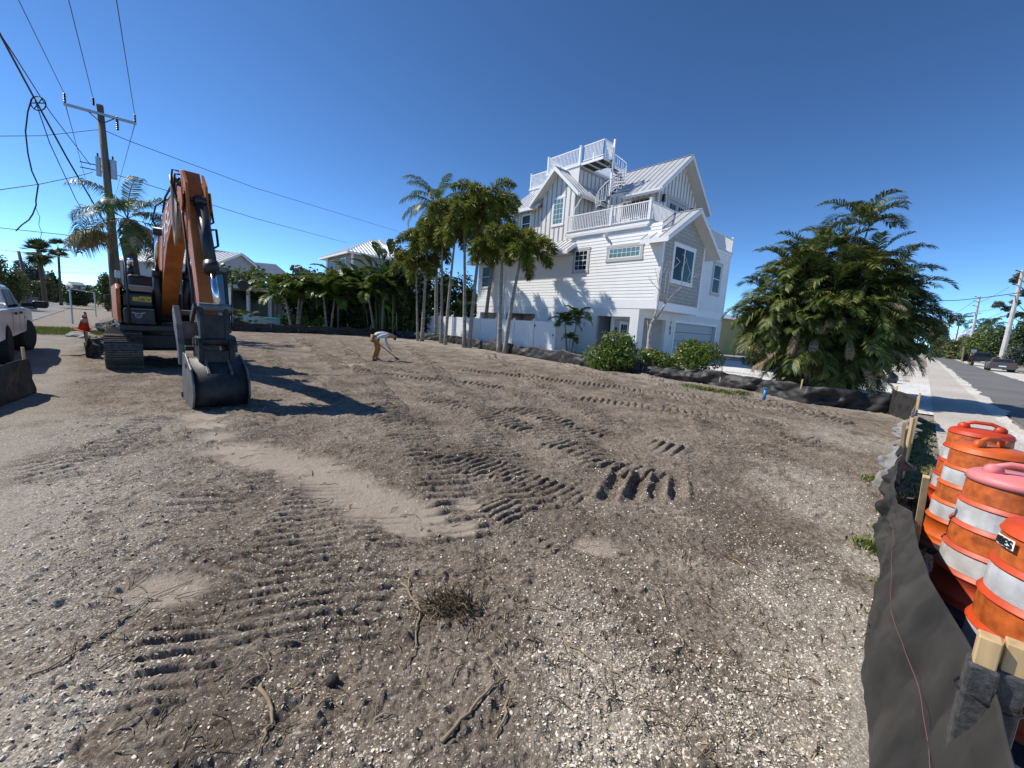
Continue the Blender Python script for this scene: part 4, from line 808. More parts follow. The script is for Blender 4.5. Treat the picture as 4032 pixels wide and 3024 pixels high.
# linkage
mb = MB(); mb.tube([bp(-.19, 6.38, 1.62), bp(.25, 6.38, 1.62)], .075, 14); lk = XP('linkage', mb, STEELG, smooth=False)
mb = MB()
for sx in (-1, 1):
    mb.prism([(6.31, 1.64), (6.45, 1.64), (6.52, 1.10), (6.40, 1.02), (6.34, 1.1)], lambda p, t: bp(t, p[0], p[1]), sx*.17-.03, sx*.17+.03)
    mb.prism([(6.0, 1.45), (6.38, 1.68), (6.44, 1.60), (6.05, 1.33)], lambda p, t: bp(t, p[0], p[1]), sx*.24-.025, sx*.24+.025)
mb.box(-.15, .15, -6.47, -6.43, 1.10, 1.50); mb.build('link_bar', DARKST, lk, bev=.008)
mb = MB(); mb.tube([bp(-.26, 6.44, 1.06), bp(.26, 6.44, 1.06)], .07, 14); mb.tube([bp(-.26, 6.2, 1.04), bp(.26, 6.2, 1.04)], .07, 14); mb.build('pin', DARKST, lk)
# thumb folded against the underside of the arm
mb = MB()
for sx in (-1, 1):
    mb.prism([(5.30, 1.50), (5.42, 1.62), (5.72, 1.30), (5.86, .95), (5.88, .62), (5.78, .62), (5.66, .95), (5.42, 1.22)], lambda p, t: bp(t, p[0], p[1]), -.22+sx*.15-.045, -.22+sx*.15+.045)
mb.box(-.40, -.04, -5.62, -5.58, 1.05, 1.35); mb.tube([bp(-.42, 5.40, 1.5), bp(.2, 5.40, 1.5)], .045, 10); XP('thumb', mb, STEELG, bev=.006)
# quick coupler
mb = MB()
for sx in (-1, 1):
    mb.prism([(6.10, 1.10), (6.26, 1.14), (6.52, 1.12), (6.60, .95), (6.56, .66), (6.12, .62), (6.02, .85)], lambda p, t: bp(t, p[0], p[1]), sx*.21-.03, sx*.21+.03)
mb.box(-.18, .18, -6.56, -6.50, .62, .92); mb.tube([bp(-.36, 6.12, .92), bp(-.2, 6.12, .92)], .045, 10); mb.tube([bp(-.40, 6.40, .66), bp(-.2, 6.40, .66)], .045, 10); cp = XP('quick_coupler', mb, DARKST, bev=.008)
mb = MB(); mb.box(-.12, .14, -6.565, -6.561, .63, .65); mb.build('red_stripe', mat('red_mark', (.35, .03, .02), .6), cp)
# bucket: shell profile (s,z)
bo = [(6.30, .80), (6.44, .775), (6.58, .72), (6.70, .65), (6.80, .56), (6.87, .46), (6.91, .35), (6.92, .24), (6.89, .14), (6.82, .06), (6.72, .01), (6.60, -.01), (6.45, -.01), (6.30, .0), (6.02, .05), (5.84, .10)]
bi = [(5.86, .14), (6.04, .09), (6.30, .045), (6.60, .035), (6.80, .10), (6.905, .24), (6.89, .40), (6.75, .585), (6.50, .70), (6.30, .76)]
mb = MB(); BW = .375; mb.prism(bo+bi, lambda p, t: bp(t, p[0], p[1]), -BW, BW)
bk = XP('bucket', mb, DARKST); [setattr(q, 'use_smooth', len(q.vertices) == 4) for q in bk.data.polygons]
mb = MB()
for sx in (-1, 1): mb.prism([(6.05, .84), (6.30, .84)]+[(6.50, .76), (6.78, .64), (6.94, .43), (6.965, .22), (6.85, .045), (6.62, -.02), (6.30, -.01), (6.0, .04), (5.84, .09), (5.86, .3)], lambda p, t: bp(t, p[0], p[1]), sx*BW-.012, sx*BW+.016)
mb.build('side_plate', STEELG, bk, bev=.006)
mb = MB()
for sx in (-1, 1): mb.prism([(6.05, 1.0), (6.22, 1.02), (6.46, .86), (6.62, .72), (6.84, .58), (6.80, .52), (6.3, .72), (6.02, .8)], lambda p, t: bp(t, p[0], p[1]), sx*.155-.02, sx*.155+.02)
mb.build('bucket_ear', STEELG, bk, bev=.006)
for k in range(5):
    x = -.37+k*.185; mb = MB(); mb.add([bp(x-.04, 5.92, .15), bp(x+.04, 5.92, .15), bp(x+.04, 5.92, .05), bp(x-.04, 5.92, .05), bp(x-.03, 5.66, .12), bp(x+.03, 5.66, .12), bp(x+.03, 5.66, .10), bp(x-.03, 5.66, .10)], [(0, 1, 2, 3), (4, 7, 6, 5), (0, 4, 5, 1), (1, 5, 6, 2), (2, 6, 7, 3), (3, 7, 4, 0)]); mb.build('tooth', STEELG, bk)
# ------------------------------------------------------------------ vehicles
def wheel(par, x, y, r, w_, steer=0, rim=GALV, knob=False, name='wheel', z=None):
    z = r if z is None else z; M = Matrix.Translation((x, y, z)) @ Matrix.Rotation(steer, 4, 'Z') @ Matrix.Rotation(PI/2, 4, 'Y')
    mb = MB(); mb.lathe([(r*.60, -w_/2), (r*.93, -w_/2), (r, -w_*.36), (r, w_*.36), (r*.93, w_/2), (r*.60, w_/2)], 36); mb.v = [tuple(M @ Vector(p)) for p in mb.v]
    if knob:
        for k in range(30):
            a = 2*PI*k/30
            for j, zz in enumerate((-w_*.36, -w_*.12, w_*.12, w_*.36)):
                aa = a+(j % 2)*PI/30; c, s = math.cos(aa), math.sin(aa); rr_ = r+.012; d = .028
                vs = [M @ Vector((c*(r-.02)-s*d*q, s*(r-.02)+c*d*q, zz+e)) for q in (-1, 1) for e in (-w_*.1, w_*.1)] + [M @ Vector((c*rr_-s*d*q, s*rr_+c*d*q, zz+e)) for q in (-1, 1) for e in (-w_*.1, w_*.1)]
                mb.add(vs, [(4, 5, 7, 6), (0, 1, 5, 4), (2, 6, 7, 3), (0, 4, 6, 2), (1, 3, 7, 5)])
    wl = mb.build(name, RUBBER, par, smooth=False)
    mb = MB(); mb.lathe([(r*.1, -w_*.32), (r*.58, -w_*.40), (r*.61, -w_*.44), (r*.61, w_*.44), (r*.58, w_*.40), (r*.1, w_*.32)], 20); mb.v = [tuple(M @ Vector(p)) for p in mb.v]; mb.build('rim', rim, wl)
    return wl
def vehicle(name, label, cat, loc, rz, L_, W2, prof, cab, paint, r, axles, tw, group=None, windows=(), wz=None, steer=0, knob=False, glass=None, rim=GALV, taper=.14, rear=None):
    """x = width, +y = forward, profile (y, z) outline without wheel arches"""
    o = thing(name, label, cat, loc, rz, group); glass = glass or GLASS_D
    def arch(pts):
        out_ = []; ax = sorted(axles)
        for i, p in enumerate(pts): out_.append(p)
        return out_
    zb = prof['zb']; bot = [(prof['y0'], zb)]
    for a in sorted(axles):
        R_ = r*1.14; zc = (wz or r); h = max(zb-zc, -R_*.9); s0 = math.asin(max(-1, min(1, h/R_)))
        n = 9; angs = [PI-s0+(2*s0-PI)*k/(n-1)*1.0 for k in range(n)] if True else []
        bot += [(a+R_*math.cos(t), zc+R_*math.sin(t)) for t in angs]
    bot += [(prof['y1'], zb)]
    poly = bot+prof['top']
    mb = MB(); mb.prism(poly, lambda p, t: (t, p[0], p[1]), -W2, W2); body = mb.build('body', paint, o, bev=.035)
    # greenhouse
    n = len(cab); zs = [p[1] for p in cab]; z0, z1 = min(zs), max(zs)
    def wx(z, s): return s*(W2-.05-taper*(z-z0)/(z1-z0))
    mb = MB(); vs = [(wx(p[1], s), p[0], p[1]) for s in (-1, 1) for p in cab]; mb.add(vs, [tuple(range(n))[::-1], tuple(range(n, 2*n))]+[(i, (i+1) % n, n+(i+1) % n, n+i) for i in range(n)]); mb.build('cabin', paint, o, bev=.04)
    for wq in windows:          # ('side', polygon in (y,z)) or ('cross', (y0,z0),(y1,z1))
        mb = MB()
        if wq[0] == 'side':
            for s in (-1, 1):
                m2 = MB(); pts = [(wx(p[1], s)+s*.012, p[0], p[1]) for p in wq[1]]; m2.add(pts, [tuple(range(len(pts)))]); m2.build('side_window', glass, o)
            continue
        (ya, za), (yb, zb_) = wq[1], wq[2]; d = wq[3]
        mb.add([(-abs(wx(za, 1))+.08, ya+d, za), (abs(wx(za, 1))-.08, ya+d, za), (abs(wx(zb_, 1))-.08, yb+d, zb_), (-abs(wx(zb_, 1))+.08, yb+d, zb_)], [(0, 1, 2, 3)]); mb.build(wq[4], glass, o)
    for a in axles:
        for s in (-1, 1): wheel(o, s*(W2-tw/2+.02), a, r, tw, steer if a == max(axles) else 0, rim, knob, z=wz)
    return o
WPNT = mat('white_truck_paint', (.72, .73, .73), .25, var=.04, scale=2); BPNT = mat('black_car_paint', (.018, .019, .022), .25); GPNT = mat('dark_grey_paint', (.06, .065, .07), .3)
TAILR = mat('tail_lamp_red', (.35, .01, .01), .3); PLATE = mat('plate', (.7, .7, .68), .6)
# white pickup on the verge of the side street (front points away)
tpos = AB(-2.52, 16.8); TR_ = R(45.2)
pk = vehicle('pickup_truck', 'white lifted four door pickup with big mud tyres and black towing mirrors', 'pickup truck', (tpos.x, tpos.y, tz(tpos.x, tpos.y)), TR_, 5.8, .95,
    dict(zb=.58, y0=-2.9, y1=2.95, top=[(2.98, 1.0), (2.85, 1.17), (1.35, 1.25), (-.95, 1.26), (-2.85, 1.25)]),
    [(1.35, 1.23), (.62, 1.74), (.2, 1.82), (-.75, 1.82), (-1.02, 1.75), (-1.08, 1.23)], WPNT, .43, (-1.85, 1.85), .34,
    windows=[('side', [(1.05, 1.28), (.56, 1.69), (.24, 1.72), (.24, 1.28)]), ('side', [(.14, 1.28), (.14, 1.72), (-.68, 1.72), (-.92, 1.28)]), ('cross', (1.30, 1.29), (.68, 1.71), .03, 'windscreen'), ('cross', (-1.06, 1.33), (-1.0, 1.70), -.03, 'rear_window')], steer=R(-14), knob=True)
for s in (-1, 1):
    mb = MB(); mb.bar((s*.93, 1.05, 1.32), (s*1.18, 1.02, 1.35), .05, .10); m_ = mb.build('mirror', BLACKM, pk); mb = MB(); mb.box(min(s*1.12, s*1.42), max(s*1.12, s*1.42), .93, 1.12, 1.26, 1.46); mb.build('mirror_head', BLACKM, m_, bev=.05)
    for y in (.32, -.62): mb = MB(); mb.box(min(s*.955, s*.985), max(s*.955, s*.985), y, y+.17, 1.10, 1.16); mb.build('door_handle', BLACKM, pk, bev=.01)
    for y in (1.12, .19, -.98): mb = MB(); mb.box(min(s*.951, s*.954), max(s*.951, s*.954), y-.006, y+.006, .66, 1.23); mb.build('door_seam', BLACKM, pk)
    mb = MB(); mb.box(min(s*.951, s*.956), max(s*.951, s*.956), 1.2, 1.55, .95, .99); mb.build('badge', GALV, pk)
mb = MB(); mb.box(-.9, .9, -2.88, -1.12, 1.251, 1.256); mb.build('bed_liner', BLACKM, pk)
mb = MB(); mb.bar((-.85, -2.89, .9), (.85, -2.89, .9), .05, .5); mb.build('tailgate', WPNT, pk)
mb = MB(); mb.tube([(.2, -1.5, 1.30), (.6, -1.3, 1.37), (.88, -1.35, 1.37), (.92, -1.6, 1.33), (.6, -1.8, 1.31), (.2, -1.7, 1.30)], .02, 6); ch = mb.build('cable_coil', WPAINT, None, smooth=True); ch.location = pk.location; ch.rotation_euler = pk.rotation_euler; tag(ch, 'loop of white hose lying in the bed of the white pickup', 'hose')
# parked cars across the street on the right
def place_at(a, b): p = AB(a, b); return (p.x, p.y, tz(p.x, p.y))
RDR = R(90-44.8)-PI/2
sc = vehicle('sports_coupe', 'low dark sports coupe parked behind the black pickup at the roadside', 'car', place_at(69, -5.95), RDR, 4.7, .95,
    dict(zb=.26, y0=-2.3, y1=2.35, top=[(2.35, .55), (2.2, .72), (.95, .92), (-1.75, 1.02), (-2.2, 1.02), (-2.32, .85)]),
    [(.95, .90), (.15, 1.28), (-.45, 1.34), (-1.0, 1.28), (-1.9, 1.0)], GPNT, .36, (-1.42, 1.42), .26, taper=.22,
    windows=[('side', [(.75, .96), (.15, 1.22), (-.45, 1.28), (-1.1, 1.2), (-1.3, 1.0)]), ('cross', (-1.85, 1.04), (-1.05, 1.29), -.02, 'rear_window'), ('cross', (.9, .95), (.2, 1.28), .03, 'windscreen')])
for s in (-1, 1):
    mb = MB(); mb.box(min(s*.40, s*.85), max(s*.40, s*.85), -2.335, -2.30, .78, .86); mb.build('tail_lamp', TAILR, sc); mb = MB(); mb.box(min(s*.9, s*1.06), max(s*.9, s*1.06), .45, .6, .95, 1.06); mb.build('mirror', GPNT, sc, bev=.03)
mb = MB(); mb.box(-.26, .26, -2.33, -2.30, .5, .62); mb.build('licence_plate', PLATE, sc); mb = MB(); mb.box(-.8, .8, -2.28, -2.15, 1.06, 1.09); mb.build('spoiler', GPNT, sc)
bpk = vehicle('black_pickup', 'black pickup truck parked at the far roadside with two people beside it', 'pickup truck', place_at(90, -5.9), RDR, 5.7, .98,
    dict(zb=.52, y0=-2.85, y1=2.85, top=[(2.88, 1.0), (2.75, 1.22), (1.25, 1.30), (-.9, 1.30), (-2.85, 1.32)]),
    [(1.3, 1.28), (.55, 1.86), (.2, 1.93), (-.8, 1.93), (-1.05, 1.86), (-1.1, 1.28)], BPNT, .40, (-1.8, 1.8), .27,
    windows=[('side', [(1.0, 1.34), (.5, 1.80), (-.75, 1.84), (-.95, 1.34)]), ('cross', (-1.09, 1.36), (-1.06, 1.82), -.03, 'rear_window'), ('cross', (1.25, 1.34), (.6, 1.84), .03, 'windscreen')])
mb = MB(); mb.box(-.86, .86, -2.88, -2.85, .78, 1.28); mb.build('tailgate', BPNT, bpk, bev=.01)
mb = MB(); mb.box(-.95, .95, -3.0, -2.86, .5, .66); mb.build('bumper', STEELG, bpk, bev=.02); mb = MB(); mb.box(-.2, .2, -3.02, -3.0, .56, .66); mb.build('licence_plate', PLATE, bpk)
for s in (-1, 1): mb = MB(); mb.box(min(s*.87, s*.98), max(s*.87, s*.98), -2.88, -2.84, .9, 1.25); mb.build('tail_lamp', TAILR, bpk)
mb = MB(); mb.bar((-.98, 1.0, .9), (-1.75, .62, .9), .06, .75); mb.bar((-.99, 1.0, 1.3), (-1.70, .64, 1.3), .04, .5); dd = mb.build('open_door', BPNT, bpk); dd['label'] = 'open front door'
suv = vehicle('dark_car', 'dark car parked on the left verge far down the street', 'car', place_at(95, 1.9), RDR+PI, 4.6, .92,
    dict(zb=.35, y0=-2.3, y1=2.3, top=[(2.3, .8), (2.1, .98), (1.0, 1.05), (-2.2, 1.08)]), [(1.05, 1.04), (.4, 1.55), (-1.6, 1.6), (-2.2, 1.06)], GPNT, .36, (-1.4, 1.4), .24,
    windows=[('side', [(.8, 1.1), (.35, 1.48), (-1.5, 1.5), (-1.8, 1.1)]), ('cross', (1.0, 1.1), (.45, 1.52), .03, 'windscreen')])
for s in (-1, 1): mb = MB(); mb.box(min(s*.6, s*.85), max(s*.6, s*.85), 2.29, 2.32, .72, .86); mb.build('headlight', PLATE, suv)
# ------------------------------------------------------------------ people
SKIN = mat('skin', (.42, .24, .16), .6); HAIR = mat('dark_hair', (.02, .015, .012), .8)
def skinmesh(name, pts, edges, radii, mt, parent=None, root=0, sub=2):
    me = bpy.data.meshes.new(name); me.from_pydata([tuple(p) for p in pts], edges, []); me.update(); o = bpy.data.objects.new(name, me); COL.objects.link(o)
    if parent is not None: o.parent = parent
    sk = o.modifiers.new('skin', 'SKIN'); sk.use_smooth_shade = True
    lay = me.skin_vertices[0].data if me.skin_vertices else None
    if lay is None:
        bm_ = bmesh.new(); bm_.from_mesh(me); bm_.verts.layers.skin.verify(); bm_.to_mesh(me); bm_.free(); lay = me.skin_vertices[0].data
    for i, r in enumerate(radii): lay[i].radius = r if isinstance(r, tuple) else (r, r); lay[i].use_root = (i == root)
    ss = o.modifiers.new('sub', 'SUBSURF'); ss.levels = sub; ss.render_levels = sub; me.materials.append(mt); return o
def person(label, loc, rz, J, shirt, pants, shoes, cat='person', hat=None, bare_legs=False, hair=True):
    """J: joints in local metres; x right, y forward"""
    o = thing('person', label, cat, loc, rz); V3 = {k: Vector(v) for k, v in J.items()}
    names = ['hip', 'waist', 'chest', 'neck', 'head', 'crown', 'shL', 'elL', 'wrL', 'haL', 'shR', 'elR', 'wrR', 'haR', 'hL', 'kL', 'aL', 'hR', 'kR', 'aR', 'tL', 'tR']
    idx = {n: i for i, n in enumerate(names)}
    E_ = [('hip', 'waist'), ('waist', 'chest'), ('chest', 'neck'), ('neck', 'head'), ('head', 'crown'), ('chest', 'shL'), ('shL', 'elL'), ('elL', 'wrL'), ('wrL', 'haL'), ('chest', 'shR'), ('shR', 'elR'), ('elR', 'wrR'), ('wrR', 'haR'), ('hip', 'hL'), ('hL', 'kL'), ('kL', 'aL'), ('aL', 'tL'), ('hip', 'hR'), ('hR', 'kR'), ('kR', 'aR'), ('aR', 'tR')]
    rad = dict(hip=.12, waist=.11, chest=.125, neck=.055, head=(.085, .1), crown=.065, shL=.055, elL=.042, wrL=.028, haL=.03, shR=.055, elR=.042, wrR=.028, haR=.03, hL=.085, kL=.055, aL=.036, hR=.085, kR=.055, aR=.036, tL=.035, tR=.035)
    pts = [V3[n] for n in names]; ed = [(idx[a], idx[b]) for a, b in E_]; rd = [rad[n] for n in names]
    # fingers rooted in the palms
    for h, wr in (('haL', 'wrL'), ('haR', 'wrR')):
        d = (V3[h]-V3[wr]).normalized(); side = d.cross(Vector((0, 0, 1))).normalized() if abs(d.z) < .95 else Vector((1, 0, 0)); nrm = side.cross(d)
        for k, (off, ln) in enumerate(((-.028, .055), (-.010, .065), (.010, .062), (.027, .05))):
            b0 = len(pts); p = V3[h]+side*off+d*.02; pts += [p, p+d*ln*.55+nrm*.012, p+d*ln*.8-nrm*.03]; rd += [.011, .009, .008]; ed += [(idx[h], b0), (b0, b0+1), (b0+1, b0+2)]
        b0 = len(pts); p = V3[h]-side*.03-d*.02; pts += [p, p-side*.02+d*.03]; rd += [.012, .009]; ed += [(idx[h], b0), (b0, b0+1)]
    skinmesh('body', pts, ed, rd, SKIN, o)
    sh = ['hip', 'waist', 'chest', 'shL', 'elL', 'wrL', 'shR', 'elR', 'wrR', 'neck']; si = {n: i for i, n in enumerate(sh)}
    sp_ = [V3[n] for n in sh]; sp_[si['neck']] = V3['chest']*.45+V3['neck']*.55
    skinmesh('shirt', sp_, [(si[a], si[b]) for a, b in [('hip', 'waist'), ('waist', 'chest'), ('chest', 'neck'), ('chest', 'shL'), ('shL', 'elL'), ('elL', 'wrL'), ('chest', 'shR'), ('shR', 'elR'), ('elR', 'wrR')]], [.145, .135, .155, .078, .06, .045, .078, .06, .045, .075], shirt, o, root=0)
    pn = ['hip', 'hL', 'kL', 'aL', 'hR', 'kR', 'aR']; pi_ = {n: i for i, n in enumerate(pn)}; pp_ = [V3[n] for n in pn]
    if bare_legs: pp_[3] = V3['kL']+Vector((0, 0, -.02)); pp_[6] = V3['kR']+Vector((0, 0, -.02))
    skinmesh('trousers', pp_, [(pi_[a], pi_[b]) for a, b in [('hip', 'hL'), ('hL', 'kL'), ('kL', 'aL'), ('hip', 'hR'), ('hR', 'kR'), ('kR', 'aR')]], [.15, .11, .085, .07, .11, .085, .07], pants, o)
    for s in 'LR': skinmesh('boot', [V3['a'+s], V3['a'+s]+Vector((0, 0, -.07)), V3['t'+s]], [(0, 1), (1, 2)], [.058, .055, .045], shoes, o, sub=1)
    d = (V3['crown']-V3['head']).normalized(); fw = Vector(J.get('face', (0, 1, 0))).normalized()
    nf = MB(); c = V3['head']+fw*.10-d*.005; nf.add([c+d*.02, c-d*.02+fw.cross(d)*.012, c-d*.02-fw.cross(d)*.012, c+fw*.022-d*.015], [(0, 1, 3), (1, 2, 3), (2, 0, 3)]); nf.build('nose', SKIN, o)
    if hair or hat:
        m2 = hat or HAIR; skinmesh('cap' if hat else 'hair', [V3['head']+d*.04-fw*.02, V3['crown']+d*.015-fw*.015, V3['head']+d*.05+fw*(.15 if hat else .05)], [(0, 1), (0, 2)], [.105, .075, (.06, .02) if hat else .06], m2, o, sub=1)
    return o
SH_PALE = mat('pale_shirt', (.55, .64, .66), .8, var=.08, scale=8); PA_TAN = mat('tan_trousers', (.34, .17, .055), .85, var=.25, scale=7); BOOT = mat('brown_boot', (.10, .06, .035), .8)
SH_BLK = mat('black_cloth', (.02, .02, .022), .9)
wp = gpt(1480, 1419); wz_ = gz1(wp.x, wp.y)
person('worker in a pale long sleeved shirt and tan trousers bending over a shovel', (wp.x, wp.y, wz_), R(-52),
    dict(hip=(0, -.06, .90), waist=(0, .10, 1.00), chest=(0, .36, 1.04), neck=(0, .52, 1.00), head=(.0, .64, .94), crown=(0, .74, .90), face=(0, .55, -.83),
         shL=(-.17, .42, 1.0), elL=(-.22, .46, .72), wrL=(-.12, .56, .48), haL=(-.08, .60, .42), shR=(.17, .36, 1.0), elR=(.28, .08, .95), wrR=(.18, -.12, .84), haR=(.12, -.16, .80),
         hL=(-.10, -.03, .86), kL=(-.14, .16, .48), aL=(-.16, .06, .10), hR=(.10, -.06, .86), kR=(.12, -.02, .47), aR=(.14, -.16, .09), tL=(-.17, .22, .035), tR=(.15, .0, .035)), SH_PALE, PA_TAN, BOOT, hat=SH_BLK)
Mw = Matrix.Translation((wp.x, wp.y, wz_)) @ Matrix.Rotation(R(-52), 4, 'Z')
sv = MB(); a_, b_ = Mw @ Vector((.14, -.22, .86)), Mw @ Vector((-.20, .88, .10)); sv.tube([a_, (a_+b_)/2+Vector((0, 0, -.01)), b_], .019, 8)
sv = sv.build('shovel', WOODP, smooth=True); tag(sv, 'shovel held low by the bending worker', 'shovel')
mb = MB(); d = (b_-a_).normalized(); sd_ = d.cross(Vector((0, 0, 1))).normalized(); up_ = sd_.cross(d)
c1 = b_-d*.02; mb.add([c1-sd_*.09, c1+sd_*.09, c1+sd_*.11+d*.15-up_*.02, c1+d*.30-up_*.01, c1-sd_*.11+d*.15-up_*.02, c1-sd_*.09+up_*.02, c1+sd_*.09+up_*.02], [(0, 1, 2, 3, 4), (0, 5, 6, 1)]); mb.build('blade', DARKST, sv)
st_ = dict(hip=(0, 0, .92), waist=(0, 0, 1.08), chest=(0, .02, 1.30), neck=(0, .02, 1.48), head=(0, .04, 1.60), crown=(0, .03, 1.72), shL=(-.18, 0, 1.40), elL=(-.30, .12, 1.22), wrL=(-.22, .34, 1.28), haL=(-.2, .42, 1.3), shR=(.18, 0, 1.40), elR=(.30, .12, 1.22), wrR=(.22, .34, 1.28), haR=(.2, .42, 1.3), hL=(-.1, 0, .9), kL=(-.11, .03, .5), aL=(-.12, 0, .09), hR=(.1, 0, .9), kR=(.11, .03, .5), aR=(.12, 0, .09), tL=(-.13, .15, .035), tR=(.13, .15, .035))
person('person in black top and shorts with bare legs beside the open pickup door', place_at(87, -4.65), RDR, st_, SH_BLK, SH_BLK, BOOT, bare_legs=True)
person('person in dark clothes leaning on the right side of the black pickup', place_at(87, -7.2), RDR+R(60), st_, SH_BLK, SH_BLK, BOOT)
# ------------------------------------------------------------------ traffic drums
ORP = [mat('drum_orange_'+n, tuple(q*.80 for q in c), .5, var=.22, scale=5, bump=.15, bscale=40) for n, c in (('red', (.62, .055, .012)), ('orange', (.72, .13, .018)), ('faded', (.66, .10, .04)), ('bright', (.70, .075, .012)))]
PINK = mat('faded_pink_top', (.72, .22, .22), .5, var=.1); REFW = mat('reflective_white', (.36, .36, .35), .4, col2=(.60, .60, .60), scale=9, bump=.4, bscale=120, dist=.002); REFO = mat('reflective_orange', (.45, .105, .022), .45, var=.38, scale=16, bump=.5, bscale=90, dist=.002)
def drum(a, b, mt, top, label, rz, z=1.0, text=False, sc_=1.0):
    p = AB(a, b); o = thing('traffic_drum', label, 'traffic drum', (p.x, p.y, tz(p.x, p.y)-.02), rz, 'orange and white traffic drums behind the silt fence')
    lev = [(.295, .06), (.295, .10), (.285, .11)]
    bands = []; zz = .12; rr_ = .283
    mb = MB(); prof = [(.30, .05), (.30, .09), (.286, .10)]
    for k in range(5):
        r0 = .282-.0115*k*1.2; h = .155; prof += [(r0+.012, zz), (r0+.012, zz+.016), (r0, zz+.022), (r0-.003, zz+h-.006), (r0+.008, zz+h-.002)]; bands.append((r0, zz+.026, r0-.003, zz+h-.010)); zz += h
    prof += [(.232, zz), (.222, zz+.03), (.20, zz+.045), (.02, zz+.055)]
    mb.lathe(prof, 40); bd = mb.build('barrel', mt, o, smooth=False, bev=0)
    for pz in bd.data.polygons: pz.use_smooth = True
    for k, (r0, z0, r1, z1) in enumerate(bands):
        mb = MB(); n = 40; o_ = .0025
        for j in range(n):
            t0, t1 = 2*PI*j/n, 2*PI*(j+1)/n
            mb.add([((r0+o_)*math.cos(t0), (r0+o_)*math.sin(t0), z0), ((r0+o_)*math.cos(t1), (r0+o_)*math.sin(t1), z0), ((r1+o_)*math.cos(t1), (r1+o_)*math.sin(t1), z1), ((r1+o_)*math.cos(t0), (r1+o_)*math.sin(t0), z1)], [(0, 1, 2, 3)])
        if k in (1, 3): mb.build('white_band', REFW, bd)
        elif k in (2, 4): mb.build('orange_band', REFO, bd)
    if top: mb = MB(); mb.lathe([(.236, zz-.004), (.226, zz+.033), (.203, zz+.049), (.02, zz+.059)], 36); mb.build('faded_top', top, o, smooth=True)
    mb = MB(); zt = zz+.045; mb.tube([(-.13, 0, zt), (-.12, 0, zt+.05), (-.06, 0, zt+.075), (.06, 0, zt+.075), (.12, 0, zt+.05), (.13, 0, zt)], .018, 10)
    for s in (-1, 1): mb.tube([(s*.125, -.02, zt+.02), (s*.125, .02, zt+.02)], .045, 12)
    mb.build('handle', top or mt, o, smooth=True)
    mb = MB(); mb.lathe([(.24, 0), (.40, .0), (.41, .03), (.38, .06), (.30, .08), (.28, .08)], 32); mb.build('rubber_base', RUBBER, o)
    if text:
        ang = text; c, s = math.cos(ang), math.sin(ang); r0 = .247; tg = Vector((-s, c, 0)); nn = Vector((c, s, 0))
        mb = MB(); z0 = zz-.015
        for j in range(6):
            t0 = ang-.17+.40*j/6; t1 = ang-.17+.40*(j+1)/6; rz0, rz1 = .247, .246
            mb.add([(rz0*math.cos(t0), rz0*math.sin(t0), zz-.058), (rz0*math.cos(t1), rz0*math.sin(t1), zz-.058), (rz1*math.cos(t1), rz1*math.sin(t1), zz-.012), (rz1*math.cos(t0), rz1*math.sin(t0), zz-.012)], [(0, 1, 2, 3)])
        sk_ = mb.build('label_sticker', WPAINT, o); mb = MB()
        for i, chh in enumerate('ADES'):
            t0 = ang-.14+i*.09; pc = Vector((.2495*math.cos(t0), .2495*math.sin(t0), zz-.050)); tt = Vector((-math.sin(t0), math.cos(t0), 0)); stroke_text(mb, chh, pc, tt, Vector((0, 0, 1)), .030, .016, 0, .0055, Vector((math.cos(t0), math.sin(t0), 0)))
        mb.build('lettering', BLACKM, sk_)
    if sc_ != 1: o.scale = (sc_,)*3
    return o
drum(6.25, -.52, ORP[0], None, 'red orange traffic drum with long lifting handle, farthest of the four', R(-40))
drum(5.15, -.50, ORP[1], None, 'bright orange traffic drum with silver bands in front of the farthest drum', R(10))
drum(4.02, -.54, ORP[2], PINK, 'scuffed traffic drum with a faded pink top', R(-30))
drum(2.93, -.60, ORP[3], None, 'nearest traffic drum with a white ADES sticker near its rim', 0, text=R(158))
